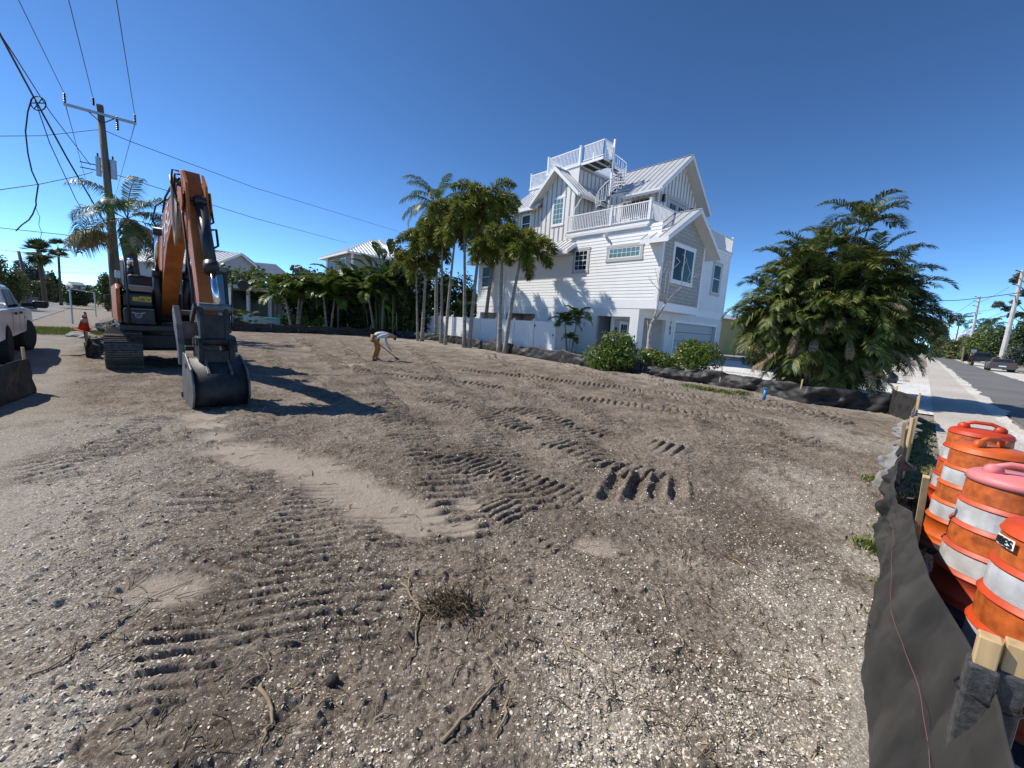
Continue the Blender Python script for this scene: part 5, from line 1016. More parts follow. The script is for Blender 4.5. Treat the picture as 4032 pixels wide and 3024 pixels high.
# ------------------------------------------------------------------ silt fences
FAB = mat('black_silt_fabric', (.013, .013, .013), .6, col2=(.042, .040, .037), scale=5, bump=.35, bscale=260, dist=.001, detail=6)
FABN = mat('dusty_silt_fabric', (.010, .010, .0095), .7, col2=(.050, .046, .039), scale=3.5, bump=.6, bscale=260, dist=.002, detail=9, stretch=(1, 1, .5))
FABG = mat('grey_torn_fabric', (.16, .155, .15), .85, col2=(.28, .27, .26), scale=6)
def silt(name, label, pts, h, mt, stakes, sag=.08, bulge=.05, wr=.02, res=.09, nz=10, seed=1, stake_h=.35, lean=0, group='black silt fences round the lot', loops=(), stake_tilt=.03):
    """pts: ground line [(x, y)], stakes at given arc fractions"""
    rn = random.Random(seed); P_ = [Vector((p[0], p[1], 0)) for p in pts]; seg = [(P_[i+1]-P_[i]).length for i in range(len(P_)-1)]; T = sum(seg); n = max(8, int(T/res))
    def at(d):
        d = max(0, min(T-1e-6, d)); i = 0
        while d > seg[i]: d -= seg[i]; i += 1
        return P_[i].lerp(P_[i+1], d/seg[i]), (P_[i+1]-P_[i]).normalized()
    sd_ = sorted(s*T for s in stakes); xs = np.linspace(0, T, n); V_ = []
    for i, d in enumerate(xs):
        p, t = at(d); t2 = at(min(T, d+.4))[1]+at(max(0, d-.4))[1]; t2.normalize(); nr = Vector((-t2.y, t2.x, 0))
        k = max([q for q in sd_ if q <= d+1e-6] or [0]); k2 = min([q for q in sd_ if q > d] or [T]); f = (d-k)/max(.01, k2-k); s_ = 4*f*(1-f)
        for j in range(nz+1):
            z = j/nz; w1 = (vn(np.array([d*3.1+z*1.5]), np.array([z*2.2+seed]), seed)[0]-.5)*2; w2 = (vn(np.array([d*9+z*5]), np.array([z*7-d*2]), seed+3)[0]-.5)*2
            off = bulge*s_*math.sin(PI*min(1, z*1.1+.05)) + wr*(w1*1.4+w2*.5)*(.4+s_) + lean*z
            zz = h*z - sag*s_*z + (wr*.8*w1*z if j == nz else 0)
            q = p+nr*off; V_.append((q.x, q.y, max(-.02, 0)+tz(q.x, q.y)-.02+zz+(.05 if False else 0)))
    idx = lambda i, j: i*(nz+1)+j
    F_ = [(idx(i, j), idx(i+1, j), idx(i+1, j+1), idx(i, j+1)) for i in range(n-1) for j in range(nz)]
    o = thing(name, label, 'silt fence', (0, 0, 0), 0, group)
    fb = npmesh('fabric', np.array(V_), np.array(F_), mt, o, smooth=True); so_ = fb.modifiers.new('thick', 'SOLIDIFY'); so_.thickness = .004
    for s in sd_:
        p, t = at(s); nr = Vector((-t.y, t.x, 0)); z0 = tz(p.x, p.y); tl = Vector((rn.uniform(-1, 1), rn.uniform(-1, 1), 0))*stake_tilt
        mb = MB(); mb.bar(p-nr*.03+Vector((0, 0, z0-.1)), p-nr*.03+tl+Vector((0, 0, z0+h+stake_h*rn.uniform(.1, .6))), .035); mb.build('stake', WOODS, o, bev=.003)
    return o
xy = lambda a, b: tuple(AB(a, b)[:2])
silt('silt_fence', 'dark silt fence along the house side of the lot behind the palm trunks', [xy(15.2, 7.9), xy(15.0, 8.9), xy(15.6, 11), xy(16.4, 14), xy(17.5, 20), xy(18.6, 26), xy(18.2, 33.6)], .66, FAB, [i/11 for i in range(12)], seed=3, sag=.10, wr=.05, bulge=.06)
silt('silt_fence', 'draped black silt fence in front of the round bushes and driveway', [xy(14.9, .45), xy(14.2, 2.2), xy(15.3, 4.0), xy(15.6, 5.6), xy(15.2, 7.9)], .56, FAB, [0, .27, .63, .99], seed=9, sag=.05, wr=.07, bulge=.05, res=.05, nz=14)
silt('silt_fence', 'dark shaded silt fence across the back of the lot below the leafy palms', [xy(18.2, 33.6), xy(12, 34.2), xy(5.0, 34.0)], .72, FAB, [i/7 for i in range(8)], seed=5, sag=.12, wr=.05)
silt('silt_fence', 'sagging grey silt fence beside the excavator track with a traffic cone on it', [xy(.4, 33), xy(.3, 26), xy(.1, 20.5), xy(-.35, 16.0)], .62, FABN, [.45, .7, .985], seed=6, sag=.18, wr=.10, bulge=.12, nz=12)
silt('silt_fence', 'black silt fence hanging at the left edge below the white pickup', [xy(-.9, 10.5), xy(-1.15, 9.4), xy(-1.5, 8.2)], .62, FAB, [.03, .9], seed=7, sag=.02, wr=.035, bulge=.03, res=.05, nz=14)
silt('silt_fence', 'deep black corner silt fence under the big clumping palm', [xy(12.3, -.05), xy(13.6, .0), xy(14.9, .45)], .68, FAB, [.02, .98], seed=8, sag=.02, wr=.03)
silt('silt_fence', 'crumpled grey silt fence strip running along the sidewalk', [xy(6.4, .02), xy(8.6, -.02), xy(12.3, -.05)], .52, FABG, [.16, .36, .97], seed=12, sag=.20, wr=.09, bulge=.22, res=.04, nz=16, stake_h=.7)
# nearest fence: explicit rows (a, b_bottom, b_top, z_top)
rows = [(.9, -.30, -.30, .78), (1.3, -.20, -.27, .80), (1.62, -.16, -.26, .80), (2.1, -.09, -.24, .70), (2.7, -.01, -.18, .62), (3.3, .01, -.14, .56), (3.8, -.01, -.12, .53), (4.15, -.02, -.10, .52), (4.7, .06, -.02, .40), (5.2, .10, .02, .42), (5.8, .08, .02, .50), (6.4, .05, .02, .56)]
RA = np.array(rows); na, nz_ = 190, 40; aa = np.linspace(.9, 6.4, na); V_ = []
for a in aa:
    bb = np.interp(a, RA[:, 0], RA[:, 1]); bt = np.interp(a, RA[:, 0], RA[:, 2]); zt = np.interp(a, RA[:, 0], RA[:, 3])
    for j in range(nz_+1):
        f = j/nz_; w1 = (fbm(np.array([a*1.6+f*.8]), np.array([f*1.2]), 3, 90)[0]-.45); w2 = (fbm(np.array([a*7+f*4.]), np.array([f*5-a]), 3, 91)[0]-.45)-1.1*abs(vn(np.array([a*3.2+f*3.1]), np.array([f*2.1-a*1.7]), 97)[0]-.5)*(abs(vn(np.array([a*9.]), np.array([f*6.]), 98)[0]-.5)); far_ = 1+max(0, a-3.9)*1.5
        b = bb*(1-f)+bt*f + .03*math.sin(PI*f) + (w1*.07+w2*.05)*min(far_, 3)*(.3+math.sin(PI*f)); p = AB(a, b)
        V_.append((p.x, p.y, f*zt-.02+(w2*.02*f)))
idx = lambda i, j: i*(nz_+1)+j
nf_ = thing('silt_fence', 'nearest black silt fence with a pink thread line beside the traffic drums', 'silt fence', (0, 0, 0), 0, 'black silt fences round the lot')
fb = npmesh('fabric', np.array(V_), np.array([(idx(i, j), idx(i+1, j), idx(i+1, j+1), idx(i, j+1)) for i in range(na-1) for j in range(nz_)]), FABN, nf_, smooth=True); so_ = fb.modifiers.new('thick', 'SOLIDIFY'); so_.thickness = .003
jl = int(nz_*.66); pk_ = MB(); PV = [Vector(V_[idx(i, jl)]) for i in range(na)]; pk_.tube([sum(PV[max(0, i-9):i+10], Vector())/len(PV[max(0, i-9):i+10])+AB(0, .020) for i in range(0, na-60, 3)], .0013, 4); pk_.build('thread', mat('pink_thread', (.20, .08, .085), .9), fb)
def stake(a, b, a2, b2, z, w_=.042, par=nf_):
    p, q = AB(a, b, -.15), AB(a2, b2, z); mb = MB(); mb.bar(p, q, w_, w_, up=AB(1, 0)); return mb.build('stake', WOODS, par, bev=.003)
WRAP = mat('woven_black_wrap', (.03, .03, .03), .45, col2=(.08, .08, .08), scale=60, bump=.9, bscale=200, dist=.002)
for k, (a, b) in enumerate(((1.64, -.235), (1.66, -.285))):
    stake(a+.05, b, a, b, .915)
    mb = MB(); mb.bar(AB(a+.05, b, -.15).lerp(AB(a, b, .915), .2), AB(a+.05, b, -.15).lerp(AB(a, b, .915), .925), .060, .060, up=AB(1, 0)); mb.build('wrap', WRAP, nf_, bev=.008)
mb = MB(); c0 = AB(1.66, -.26, .74); mb.tube([c0+AB(math.cos(t)*.048, math.sin(t)*.066, .006*math.sin(3*t)) for t in np.linspace(0, 2*PI, 20)], .004, 5); mb.build('tie', BLACKM, nf_)
stake(4.25, -.17, 3.86, -.13, .84, .036); stake(7.42, .0, 7.2, .05, .78, .036)
# cone, pipe, stakes, bin, frame
cn_ = gpt(352, 1408); ct = thing('traffic_cone', 'orange traffic cone with white collars perched on a stake by the grey silt fence', 'traffic cone', (0, 0, 0))
cp_ = AB(-.62, 16.5); CT = mat('cone_orange', (.70, .07, .015), .5)
cq = atY(330, 1300, 11.4); sq = gpt(354, 1410); CM = Matrix.Translation(cq) @ Matrix.Rotation(R(8), 4, 'Y')
def coned(prof, name, mt, par): mb = MB(); mb.lathe(prof, 24); mb.v = [tuple(CM @ Vector(v)) for v in mb.v]; return mb.build(name, mt, par, smooth=True)
coned([(.13, .0), (.028, .50), (.02, .52), (.01, .52)], 'cone_body', CT, ct); coned([(.084, .225), (.063, .335)], 'white_collar', REFW, ct); coned([(.053, .385), (.038, .46)], 'white_collar', REFW, ct)
mb = MB(); mb.box(-.15, .15, -.15, .15, -.02, .012, CM); mb.build('cone_base', CT, ct, bev=.01)
sk1 = MB(); sk1.bar(cq+Vector((0, 0, .1)), sq-Vector((0, 0, .05)), .045, .03); tag(sk1.build('wooden_stake', WOODP), 'leaning wooden stake holding up the traffic cone', 'stake')
sk2 = MB(); sk2.bar(cq.lerp(sq, .45)+Vector((-.06, 0, 0)), sq+Vector((-.08, 0, 0)), .035, .01); tag(sk2.build('green_stake', mat('green_tape', (.05, .55, .12), .5)), 'bright green ribbon stake under the traffic cone', 'stake')
BLUE = mat('blue_pvc', (.05, .22, .42), .4); pp3 = gpt(3006, 1576)
mb = MB(); mb.tube([(pp3.x, pp3.y, 0), (pp3.x+.04, pp3.y+.02, .34)], .045, 16); pb = mb.build('blue_pipe', BLUE, smooth=True); tag(pb, 'bright blue capped pipe standing up from the dirt by the silt fence', 'pipe')
mb = MB(); mb.tube([(pp3.x+.04, pp3.y+.02, .32), (pp3.x+.045, pp3.y+.022, .38)], .056, 16); mb.tube([(pp3.x+.04, pp3.y+.02, .36), (pp3.x-.05, pp3.y-.0, .37)], .018, 10); mb.build('cap', BLUE, pb)
bn = gpt(108, 1197); bn = atY((400/3.687), 850+1280/3.687, 42); bz = tz(bn.x, bn.y)
b_o = thing('trash_bin', 'grey wheeled trash bin standing by the side street', 'trash bin', (bn.x, bn.y, bz)); mb = MB(); mb.add([(-.5, -.4, .05), (.5, -.4, .05), (.5, .4, .05), (-.5, .4, .05), (-.62, -.5, 1.25), (.62, -.5, 1.25), (.62, .5, 1.25), (-.62, .5, 1.25)], [(0, 3, 2, 1), (4, 5, 6, 7), (0, 1, 5, 4), (1, 2, 6, 5), (2, 3, 7, 6), (3, 0, 4, 7)]); mb.build('bin_body', mat('bin_grey', (.16, .18, .21), .6), b_o, bev=.04)
mb = MB(); mb.box(-.66, .66, -.54, .54, 1.25, 1.31); mb.build('lid', mat('bin_lid', (.12, .14, .16), .6), b_o, bev=.02)
f1, f2_ = atY(1055/3.687, 850+1560/3.687, 25), atY(1390/3.687, 850+1400/3.687, 36); zt_ = atY(1055/3.687, 850+1060/3.687, 25).z
f_o = thing('pipe_frame', 'thin galvanised pipe frame standing on the pale gravel left of the wooden pole', 'pipe frame', (0, 0, 0)); f1.z = 0; f2_.z = 0
for q in (f1, f2_, Vector((f1.x+1.4, f1.y+3.2, 0))): mb = MB(); mb.tube([q, q+Vector((0, 0, zt_))], .045, 8); mb.build('upright', GALV, f_o)
mb = MB(); mb.tube([f1+Vector((0, 0, zt_)), f2_+Vector((0, 0, zt_))], .03, 8); mb.build('crossbar', GALV, f_o)
# ------------------------------------------------------------------ vegetation
class LM:
    """numpy leaf collector (quads)"""
    def __init__(s): s.V = []; s.F = []; s.n = 0
    def add(s, V, F): s.V.append(V.reshape(-1, 3)); s.F.append(F+s.n); s.n += V.reshape(-1, 3).shape[0]
    def build(s, name, mt, par=None): return npmesh(name, np.concatenate(s.V), np.concatenate(s.F), mt, par)
def rachis(p0, az_, el, L_, droop, n=14, bend=0):
    s = np.linspace(0, 1, n); e = el - droop*s**1.5; a = az_ + bend*s
    d = np.stack([np.cos(e)*np.cos(a), np.cos(e)*np.sin(a), np.sin(e)], -1); st_ = L_/(n-1)
    P_ = np.array(p0) + np.concatenate([[np.zeros(3)], np.cumsum(d[:-1]*st_, 0)]); return P_, d
def frond(lm, p0, az_, el, L_, droop, ll=.5, lw=.035, nl=46, mode='flat', lift=.25, fwd=.75, g=None, bend=0, start=.18, hang=.35):
    g = g or rng; P_, D_ = rachis(p0, az_, el, L_, droop, bend=bend)
    n = len(P_); m_ = nl*2; s = np.repeat(np.linspace(start, 1, nl), 2) + g.uniform(-.01, .01, m_); s = np.clip(s, 0, 1); sd = np.tile([-1., 1.], nl)
    x = s*(n-1); i = np.clip(x.astype(int), 0, n-2); f = (x-i)[:, None]; p = P_[i]*(1-f)+P_[i+1]*f; d = D_[i]*(1-f)+D_[i+1]*f; d /= np.linalg.norm(d, axis=1, keepdims=True)
    up = np.array([0, 0, 1.]); side = np.cross(d, up); side /= np.linalg.norm(side, axis=1, keepdims=True)+1e-9; nrm = np.cross(side, d)
    prof = np.sin(np.clip((s-start)/(1-start), 0, 1)*PI*.82+.32)**.7
    if mode == 'plume': ph = g.uniform(0, 2*PI, m_); lat = side*np.cos(ph)[:, None]+nrm*np.sin(ph)[:, None]
    else: lf = lift+g.normal(0, .12, m_); lat = side*sd[:, None]+nrm*lf[:, None]; lat /= np.linalg.norm(lat, axis=1, keepdims=True)
    fw = fwd*(.5+.8*s); dr = lat+d*fw[:, None]+g.normal(0, .06, (m_, 3)); dr /= np.linalg.norm(dr, axis=1, keepdims=True)
    l = ll*prof*g.uniform(.85, 1.1, m_); wv = np.cross(dr, nrm); wv /= np.linalg.norm(wv, axis=1, keepdims=True)+1e-9
    if mode == 'plume': wv = np.cross(dr, g.normal(0, 1, (m_, 3))); wv /= np.linalg.norm(wv, axis=1, keepdims=True)+1e-9
    mid = p+dr*(l*.5)[:, None]; tip = mid+(dr+np.array([0, 0, -1])*hang*2)*(l*.5)[:, None]/(1+hang*.6); w_ = (lw*(.7+.3*prof))[:, None]*wv if np.ndim(lw) else lw*wv
    V_ = np.stack([p-w_*.3, p+w_*.3, mid+w_*.5, mid-w_*.5, tip], 1); b0 = (np.arange(m_)*5)[:, None]
    q1 = b0+np.array([[0, 1, 2, 3]]); q2 = b0+np.array([[3, 2, 4, 4]])
    lm.add(V_, q1); lm.F.append((b0+np.array([[3, 2, 4]])+(lm.n-V_.shape[0]*5), 'tri'))
    # rachis strip
    r_ = L_*.006+.006; sdv = np.cross(D_, up); sdv /= np.linalg.norm(sdv, axis=1, keepdims=True)+1e-9; rr_ = r_*np.linspace(1, .3, n)[:, None]
    Vr = np.stack([P_-sdv*rr_, P_+sdv*rr_, P_-np.array([0, 0, 1])*rr_*1.2], 1); k = np.arange(n-1)[:, None]*3
    Fr = np.concatenate([k+np.array([[0, 1, 4, 3]]), k+np.array([[1, 2, 5, 4]]), k+np.array([[2, 0, 3, 5]])]); lm.add(Vr, Fr)
def lbuild(lm, name, mt, par=None):
    V_ = np.concatenate(lm.V).astype(np.float32); Q = [f for f in lm.F if not isinstance(f, tuple)]; T_ = [f[0] for f in lm.F if isinstance(f, tuple)]
    Q = np.concatenate(Q) if Q else np.zeros((0, 4), int); T_ = np.concatenate(T_) if T_ else np.zeros((0, 3), int)
    me = bpy.data.meshes.new(name); me.vertices.add(len(V_)); me.vertices.foreach_set('co', V_.ravel())
    li = np.concatenate([Q.ravel(), T_.ravel()]).astype(np.int32); me.loops.add(len(li)); me.loops.foreach_set('vertex_index', li)
    ls = np.concatenate([np.arange(len(Q))*4, len(Q)*4+np.arange(len(T_))*3]).astype(np.int32); me.polygons.add(len(ls)); me.polygons.foreach_set('loop_start', ls)
    me.update(calc_edges=True); me.validate(); me.materials.append(mt)
    o = bpy.data.objects.new(name, me); COL.objects.link(o)
    if par is not None: o.parent = par
    return o
def trunk(base, top, r0, r1, mt, par, n=10, curve=0, ring=0, name='trunk', bulge=0):
    pts = []; rs = []; b, t = Vector(base), Vector(top); sd = Vector((t-b)).cross(Vector((0, 1, 0))).normalized() if (t-b).length else Vector((1, 0, 0))
    for i in range(n+1):
        f = i/n; p = b.lerp(t, f); p += Vector(((t.x-b.x), (t.y-b.y), 0))*(-curve*math.sin(PI*f)); pts.append(p); rs.append((r0*(1-f)+r1*f)*(1+bulge*math.sin(PI*min(1, f*1.6)))*(1.25 if i == 0 else 1))
    mb = MB(); mb.tube(pts, rs, 12); return mb.build(name, mt, par, smooth=True)
GD = np.random.default_rng(3)
# --- foxtail palms in front of the white fence
Zc = lambda x, y: (1500+x/2.0733, 650+y/2.0733)
FX = [((300, 1415), (288, 890), .075, 7, 1.5, 'slender foxtail palm with yellowing fronds, first from the left of the row'),
      ((335, 1422), (375, 720), .115, 9, 1.9, 'foxtail palm with browning lower fronds, right beside the slender one at the left end'),
      ((492, 1432), (500, 640), .10, 9, 2.0, 'straight foxtail palm, third trunk from the left of the row'),
      ((525, 1447), (605, 600), .10, 9, 2.0, 'foxtail palm leaning right, fourth trunk from the left of the row'),
      ((682, 1467), (683, 560), .11, 10, 2.1, 'straight foxtail palm, fifth trunk from the left of the row'),
      ((720, 1467), (835, 430), .115, 10, 2.1, 'tallest foxtail palm with a curved leaning trunk near the middle of the row'),
      ((965, 1500), (988, 770), .125, 8, 1.7, 'thick straight foxtail palm, second from the right end of the row'),
      ((1010, 1508), (1135, 800), .115, 9, 1.9, 'foxtail palm leaning right at the right end of the row')]
for i, (b, t_, r_, nf, L_, lab) in enumerate(FX):
    bp_ = gpt(*Zc(*b)); bp_.z = tz(bp_.x, bp_.y)-.03; tp = atY(*Zc(*t_), bp_.y+.1)
    o = thing('foxtail_palm', lab, 'palm tree', (0, 0, 0), 0, 'foxtail palms along the silt fence')
    tk = trunk(bp_, tp, r_*1.25, r_*.62, TRUNKG, o, 14, .12 if abs(t_[0]-b[0]) > 60 else .02)
    mb = MB(); f0 = bp_.lerp(tp, .27); mb.tube([f0-Vector((0, 0, .02)), f0+Vector((0, 0, .02))], r_*1.22, 12); mb.build('ribbon', mat('pale_ribbon%d' % i, (.5, .6, .5), .6), tk)
    mb = MB(); sh_h = .55; mb.tube([tp-Vector((0, 0, .05)), tp+Vector((0, 0, .15)), tp+Vector((0, 0, sh_h))], [r_*.62, r_*.75, r_*.35], 10); mb.build('crownshaft', SHAFT, o, smooth=True)
    lm = LM(); c = tp+Vector((0, 0, sh_h)); a0 = GD.uniform(0, 6)
    nf += 5; L_ *= 1.38 if i else 1.6
    for k in range(nf):
        el = 1.3-1.25*(k/nf)+GD.normal(0, .08); frond(lm, c, a0+k*2.4+GD.normal(0, .2), el, L_*GD.uniform(.85, 1.05), 1.9+.5*GD.random(), ll=.64, lw=.058, nl=160, mode='plume', fwd=.55, hang=.25, start=.12)
    lbuild(lm, 'crown', L_FOX, o)
# --- coconut palm behind
def coco(lab, base, top, nf, L_, mt=None, tr=TRUNKG, r=.16, ll=.7, name='coconut_palm', cat='palm tree', group=None, dead=0, droop=1.7, nl=60, wind=None, lw=.05):
    o = thing(name, lab, cat, (0, 0, 0), 0, group); trunk(base, top, r, r*.6, tr, o, 10, .1); lm = LM(); a0 = GD.uniform(0, 6)
    for k in range(nf):
        el = 1.35-1.75*(k/nf)+GD.normal(0, .08); az_ = a0+k*2.4; bd = 0 if wind is None else wind*.5*math.sin(az_)
        frond(lm, top, az_, el, L_*GD.uniform(.8, 1.05), droop*GD.uniform(.8, 1.1), ll=ll, lw=lw, nl=nl, lift=.05, fwd=.6, hang=.6, bend=bd)
    lbuild(lm, 'crown', mt or L_COCO, o)
    if dead:
        lm = LM()
        for k in range(dead): frond(lm, top, GD.uniform(0, 6.28), -.3, L_*.8, 1.0, ll=.5, lw=.04, nl=40, lift=-.2, fwd=.5, hang=1)
        lbuild(lm, 'dead_frond', L_DEAD, o)
    return o
t0 = atY(*Zc(450, 330), 34); coco('tall coconut palm with windblown fronds rising behind the foxtail row', (t0.x+.4, 34, .2), t0, 18, 3.6, wind=1)
t0 = atY(*Zc(985, 330), 33.5); coco('brownish palm crown against the left roof edge of the white house', (t0.x-.8, 33, .2), t0, 12, 1.3, L_FOX, ll=.4, droop=2)
# --- clumping areca palm
def ball_clump(name, lab, cx, cy, seed):
    g = np.random.default_rng(seed); g4 = g; o = thing(name, lab, 'palm clump', (0, 0, 0)); st_ = MB(); lm = LM(); dirv = []
    for k in range(270):      # frond bundles over a rounded mass; canes all rise from one base
        d = g.normal(0, 1, 3); d /= np.linalg.norm(d); d[2] = d[2]*.9+.1; q = (.45+.55*g.random()**.6) if k < 150 else g.uniform(.1, .6)
        x, y, z = cx+.05+d[0]*2.3*q, cy+d[1]*1.75*q, 2.5+d[2]*2.0*q
        if z < .25: z = g.uniform(.2, .8)
        if z < 1.4: x = cx+(x-cx)*.80; y = cy+(y-cy)*.80-.1; z -= .25
        dirv.append((x, y, z, d))
    tall = [(cx+.45, cy-.2, 5.75, (.1, -.1, 1)), (cx+1.15, cy+.3, 5.85, (.5, 0, 1)), (cx-.35, cy+.2, 4.9, (-.3, 0, 1)), (cx+1.25, cy-.1, 4.6, (.8, -.2, 1)), (cx-1.05, cy, 4.5, (-.7, -.1, 1)), (cx+.5, cy+.6, 5.0, (.2, .4, 1)), (cx-1.5, cy-.2, 3.9, (-.9, -.2, .8))]
    for i, (x, y, z, d) in enumerate(dirv+tall):
        big = i >= len(dirv); b = Vector((cx+(x-cx)*.3, cy+(y-cy)*.3, -.05)); t = Vector((x, y, z)); st_.tube([b, (b+t)/2+Vector((0, 0, z*.10)), t], [.045, .036, .024], 6)
        nf = int(g.integers(7, 10)) if big else int(g.integers(3, 6)); a0 = g.uniform(0, 6.28)
        for j in range(nf):
            a = a0+j*2.4+g.normal(0, .3); w_ = .35 if big else 1.1; ax, ay = math.cos(a)+d[0]*w_, math.sin(a)+d[1]*w_
            el = (1.35-1.0*j/nf if big else .35+.75*d[2]+g.normal(0, .35)); L_ = g.uniform(1.0, 1.5)*(1.15 if big else 1)
            frond(lm, t, math.atan2(ay, ax), el, L_, g.uniform(1.1, 2.0), ll=.46, lw=.034, nl=38, lift=.5+g.normal(0, .15), fwd=.7, hang=.35, g=g)
    st_.build('cane', TRUNKG, o, smooth=True); lbuild(lm, 'foliage', L_ARECA, o); return o
ball_clump('areca_palm_clump', 'huge rounded clumping palm with dense drooping fronds beside the street', 10.75, 14.5, 4)
g4 = np.random.default_rng(8); cl_o = [o for o in bpy.data.objects if o.name == 'areca_palm_clump'][0]
lm = LM()
for k in range(26):
    an = g4.uniform(PI*.8, PI*1.9); p0 = (10.8+math.cos(an)*1.9, 14.5+math.sin(an)*1.7, g4.uniform(1.0, 3.2)); frond(lm, p0, an, g4.uniform(-.9, .2), g4.uniform(.5, 1.1), .9, ll=.2, lw=.018, nl=26, lift=-.1, fwd=.5, hang=.9, g=g4)
o_ = lbuild(lm, 'dead_frond', L_DEAD, cl_o); o_['label'] = 'dry tan frond hanging in the clump'
# --- leafy shrubs and trees
def leafcloud(c, rad, n, size, g, aspect=.6, shell=.55, lobes=7, flat=1.0, zmin=None, lump=.55):
    """leaf quads in lumpy blobs; rad = (rx, ry, rz)"""
    rad = np.array(rad); cs = [np.zeros(3)]; rs = [lump*1.15]
    for k in range(lobes): d = g.normal(0, 1, 3); d /= np.linalg.norm(d); cs.append(d*g.uniform(.35, .75)); rs.append(lump*g.uniform(.6, 1))
    cs = np.array(cs); rs = np.array(rs); w_ = rs**2; k = g.choice(len(cs), n, p=w_/w_.sum()); d = g.normal(0, 1, (n, 3)); d /= np.linalg.norm(d, axis=1, keepdims=True)
    rr_ = rs[k]*(shell+(1-shell)*g.random(n))**(.6)*g.uniform(.85, 1.12, n); p = (cs[k]+d*rr_[:, None])*rad*flat+np.array(c)
    nrm = d+g.normal(0, .7, (n, 3)); nrm /= np.linalg.norm(nrm, axis=1, keepdims=True); u = np.cross(nrm, g.normal(0, 1, (n, 3))); u /= np.linalg.norm(u, axis=1, keepdims=True); v = np.cross(nrm, u)
    s = size*g.uniform(.6, 1.25, n)[:, None]; V_ = np.stack([p-u*s, p+v*s*aspect, p+u*s, p-v*s*aspect], 1)
    if zmin is not None: V_ = V_[V_[:, :, 2].min(1) > zmin]
    F_ = (np.arange(len(V_))*4)[:, None]+np.arange(4)[None]; return V_, F_
def shrub(name, lab, cat, c, rad, n, size, mt, seed=1, lobes=9, stems=True, group=None, trunk_h=0, tr=.08, tm=None, shell=.55, aspect=.6, core=True, lump=.55, parts=True):
    g = np.random.default_rng(seed); o = thing(name, lab, cat, (0, 0, 0), 0, group); lm = LM(); z0 = tz(c[0], c[1]); cc = (c[0], c[1], z0+trunk_h+rad[2]*.62); V_, F_ = leafcloud(cc, rad, n, size, g, aspect, shell, lobes, zmin=z0+.02, lump=lump); lm.add(V_, F_)
    lm.build('foliage' if not trunk_h else 'crown', mt, o)
    mb = MB()
    if trunk_h or stems:
        nb = 6 if trunk_h else 5
        if trunk_h: mb.tube([(c[0], c[1], z0-.05), (c[0]+.1*trunk_h*g.uniform(-1, 1)*.3, c[1], z0+trunk_h*.6), (c[0], c[1], z0+trunk_h)], [tr*1.3, tr, tr*.8], 8)
        for k in range(nb):
            a = g.uniform(0, 6.28); s = Vector((c[0], c[1], z0+trunk_h if trunk_h else z0-.03)); e = Vector((c[0]+math.cos(a)*rad[0]*.6, c[1]+math.sin(a)*rad[1]*.6, cc[2]+rad[2]*g.uniform(-.1, .5))); mb.tube([s, (s+e)/2+Vector((0, 0, .1*rad[2])), e], [tr*.6, tr*.4, tr*.15], 6)
        mb.build('trunk' if trunk_h else 'stem', tm or TRUNKB, o, smooth=True)
    return o
def gb(px, py, dz=0): p = gpt(px, py); return (p.x, p.y)
bq = AB(15.3, 7.0); shrub('round_bush', 'large rounded leafy bush spilling over the silt fence left of the bare tree', 'bush', (3.75, 17.0), (1.5, 1.2, 1.05), 6500, .060, L_BUSH, 2, lobes=12, tr=.05)
shrub('round_bush', 'low leafy bush in the middle, under the bare tree', 'bush', (6.05, 17.5), (1.15, .9, .80), 4200, .060, L_BUSH, 3, lobes=10, tr=.05)
shrub('round_bush', 'leafy bush with taller sprigs in front of the garage door', 'bush', (7.9, 18.1), (1.3, 1.0, 1.02), 5200, .060, L_BUSH, 4, lobes=11, tr=.05)
shrub('dark_bush', 'small dark bush in the shade beside the garage', 'bush', (14.2, 24.2), (.9, .8, .55), 1500, .05, L_DARK, 5, tr=.04)
# bare tree
bt = thing('bare_tree', 'leafless pale tree with upswept twigs in front of the shingled bay', 'tree', (0, 0, 0)); mb = MB(); gt_ = np.random.default_rng(21)
BY = 19.6; E_ = lambda x, y: atY(2250+x/2.552, 950+y/2.552, BY)
b0 = E_(765, 1215); b0.z = tz(b0.x, b0.y)-.05; fork = E_(800, 830)
mb.tube([b0, E_(775, 1060), E_(785, 920), fork], [.12, .11, .095, .075], 10); mb.tube([E_(775, 960), E_(772, 850), E_(760, 795)], [.05, .03, .012], 6)
j1 = E_(830, 785); j2 = E_(860, 770); j3 = E_(940, 635)
mb.tube([fork, j1, j2, E_(905, 700), j3], [.07, .06, .05, .042, .036], 8); mb.tube([j1, E_(845, 720), E_(870, 640), E_(880, 560), E_(885, 430)], [.045, .035, .03, .025, .018], 7)
def twig(pts, r): mb.tube([E_(*p)+Vector((0, gt_.uniform(-.15, .15)*i, 0)) for i, p in enumerate(pts)], [r*(1-.75*i/(len(pts)-1)) for i in range(len(pts))], 5)
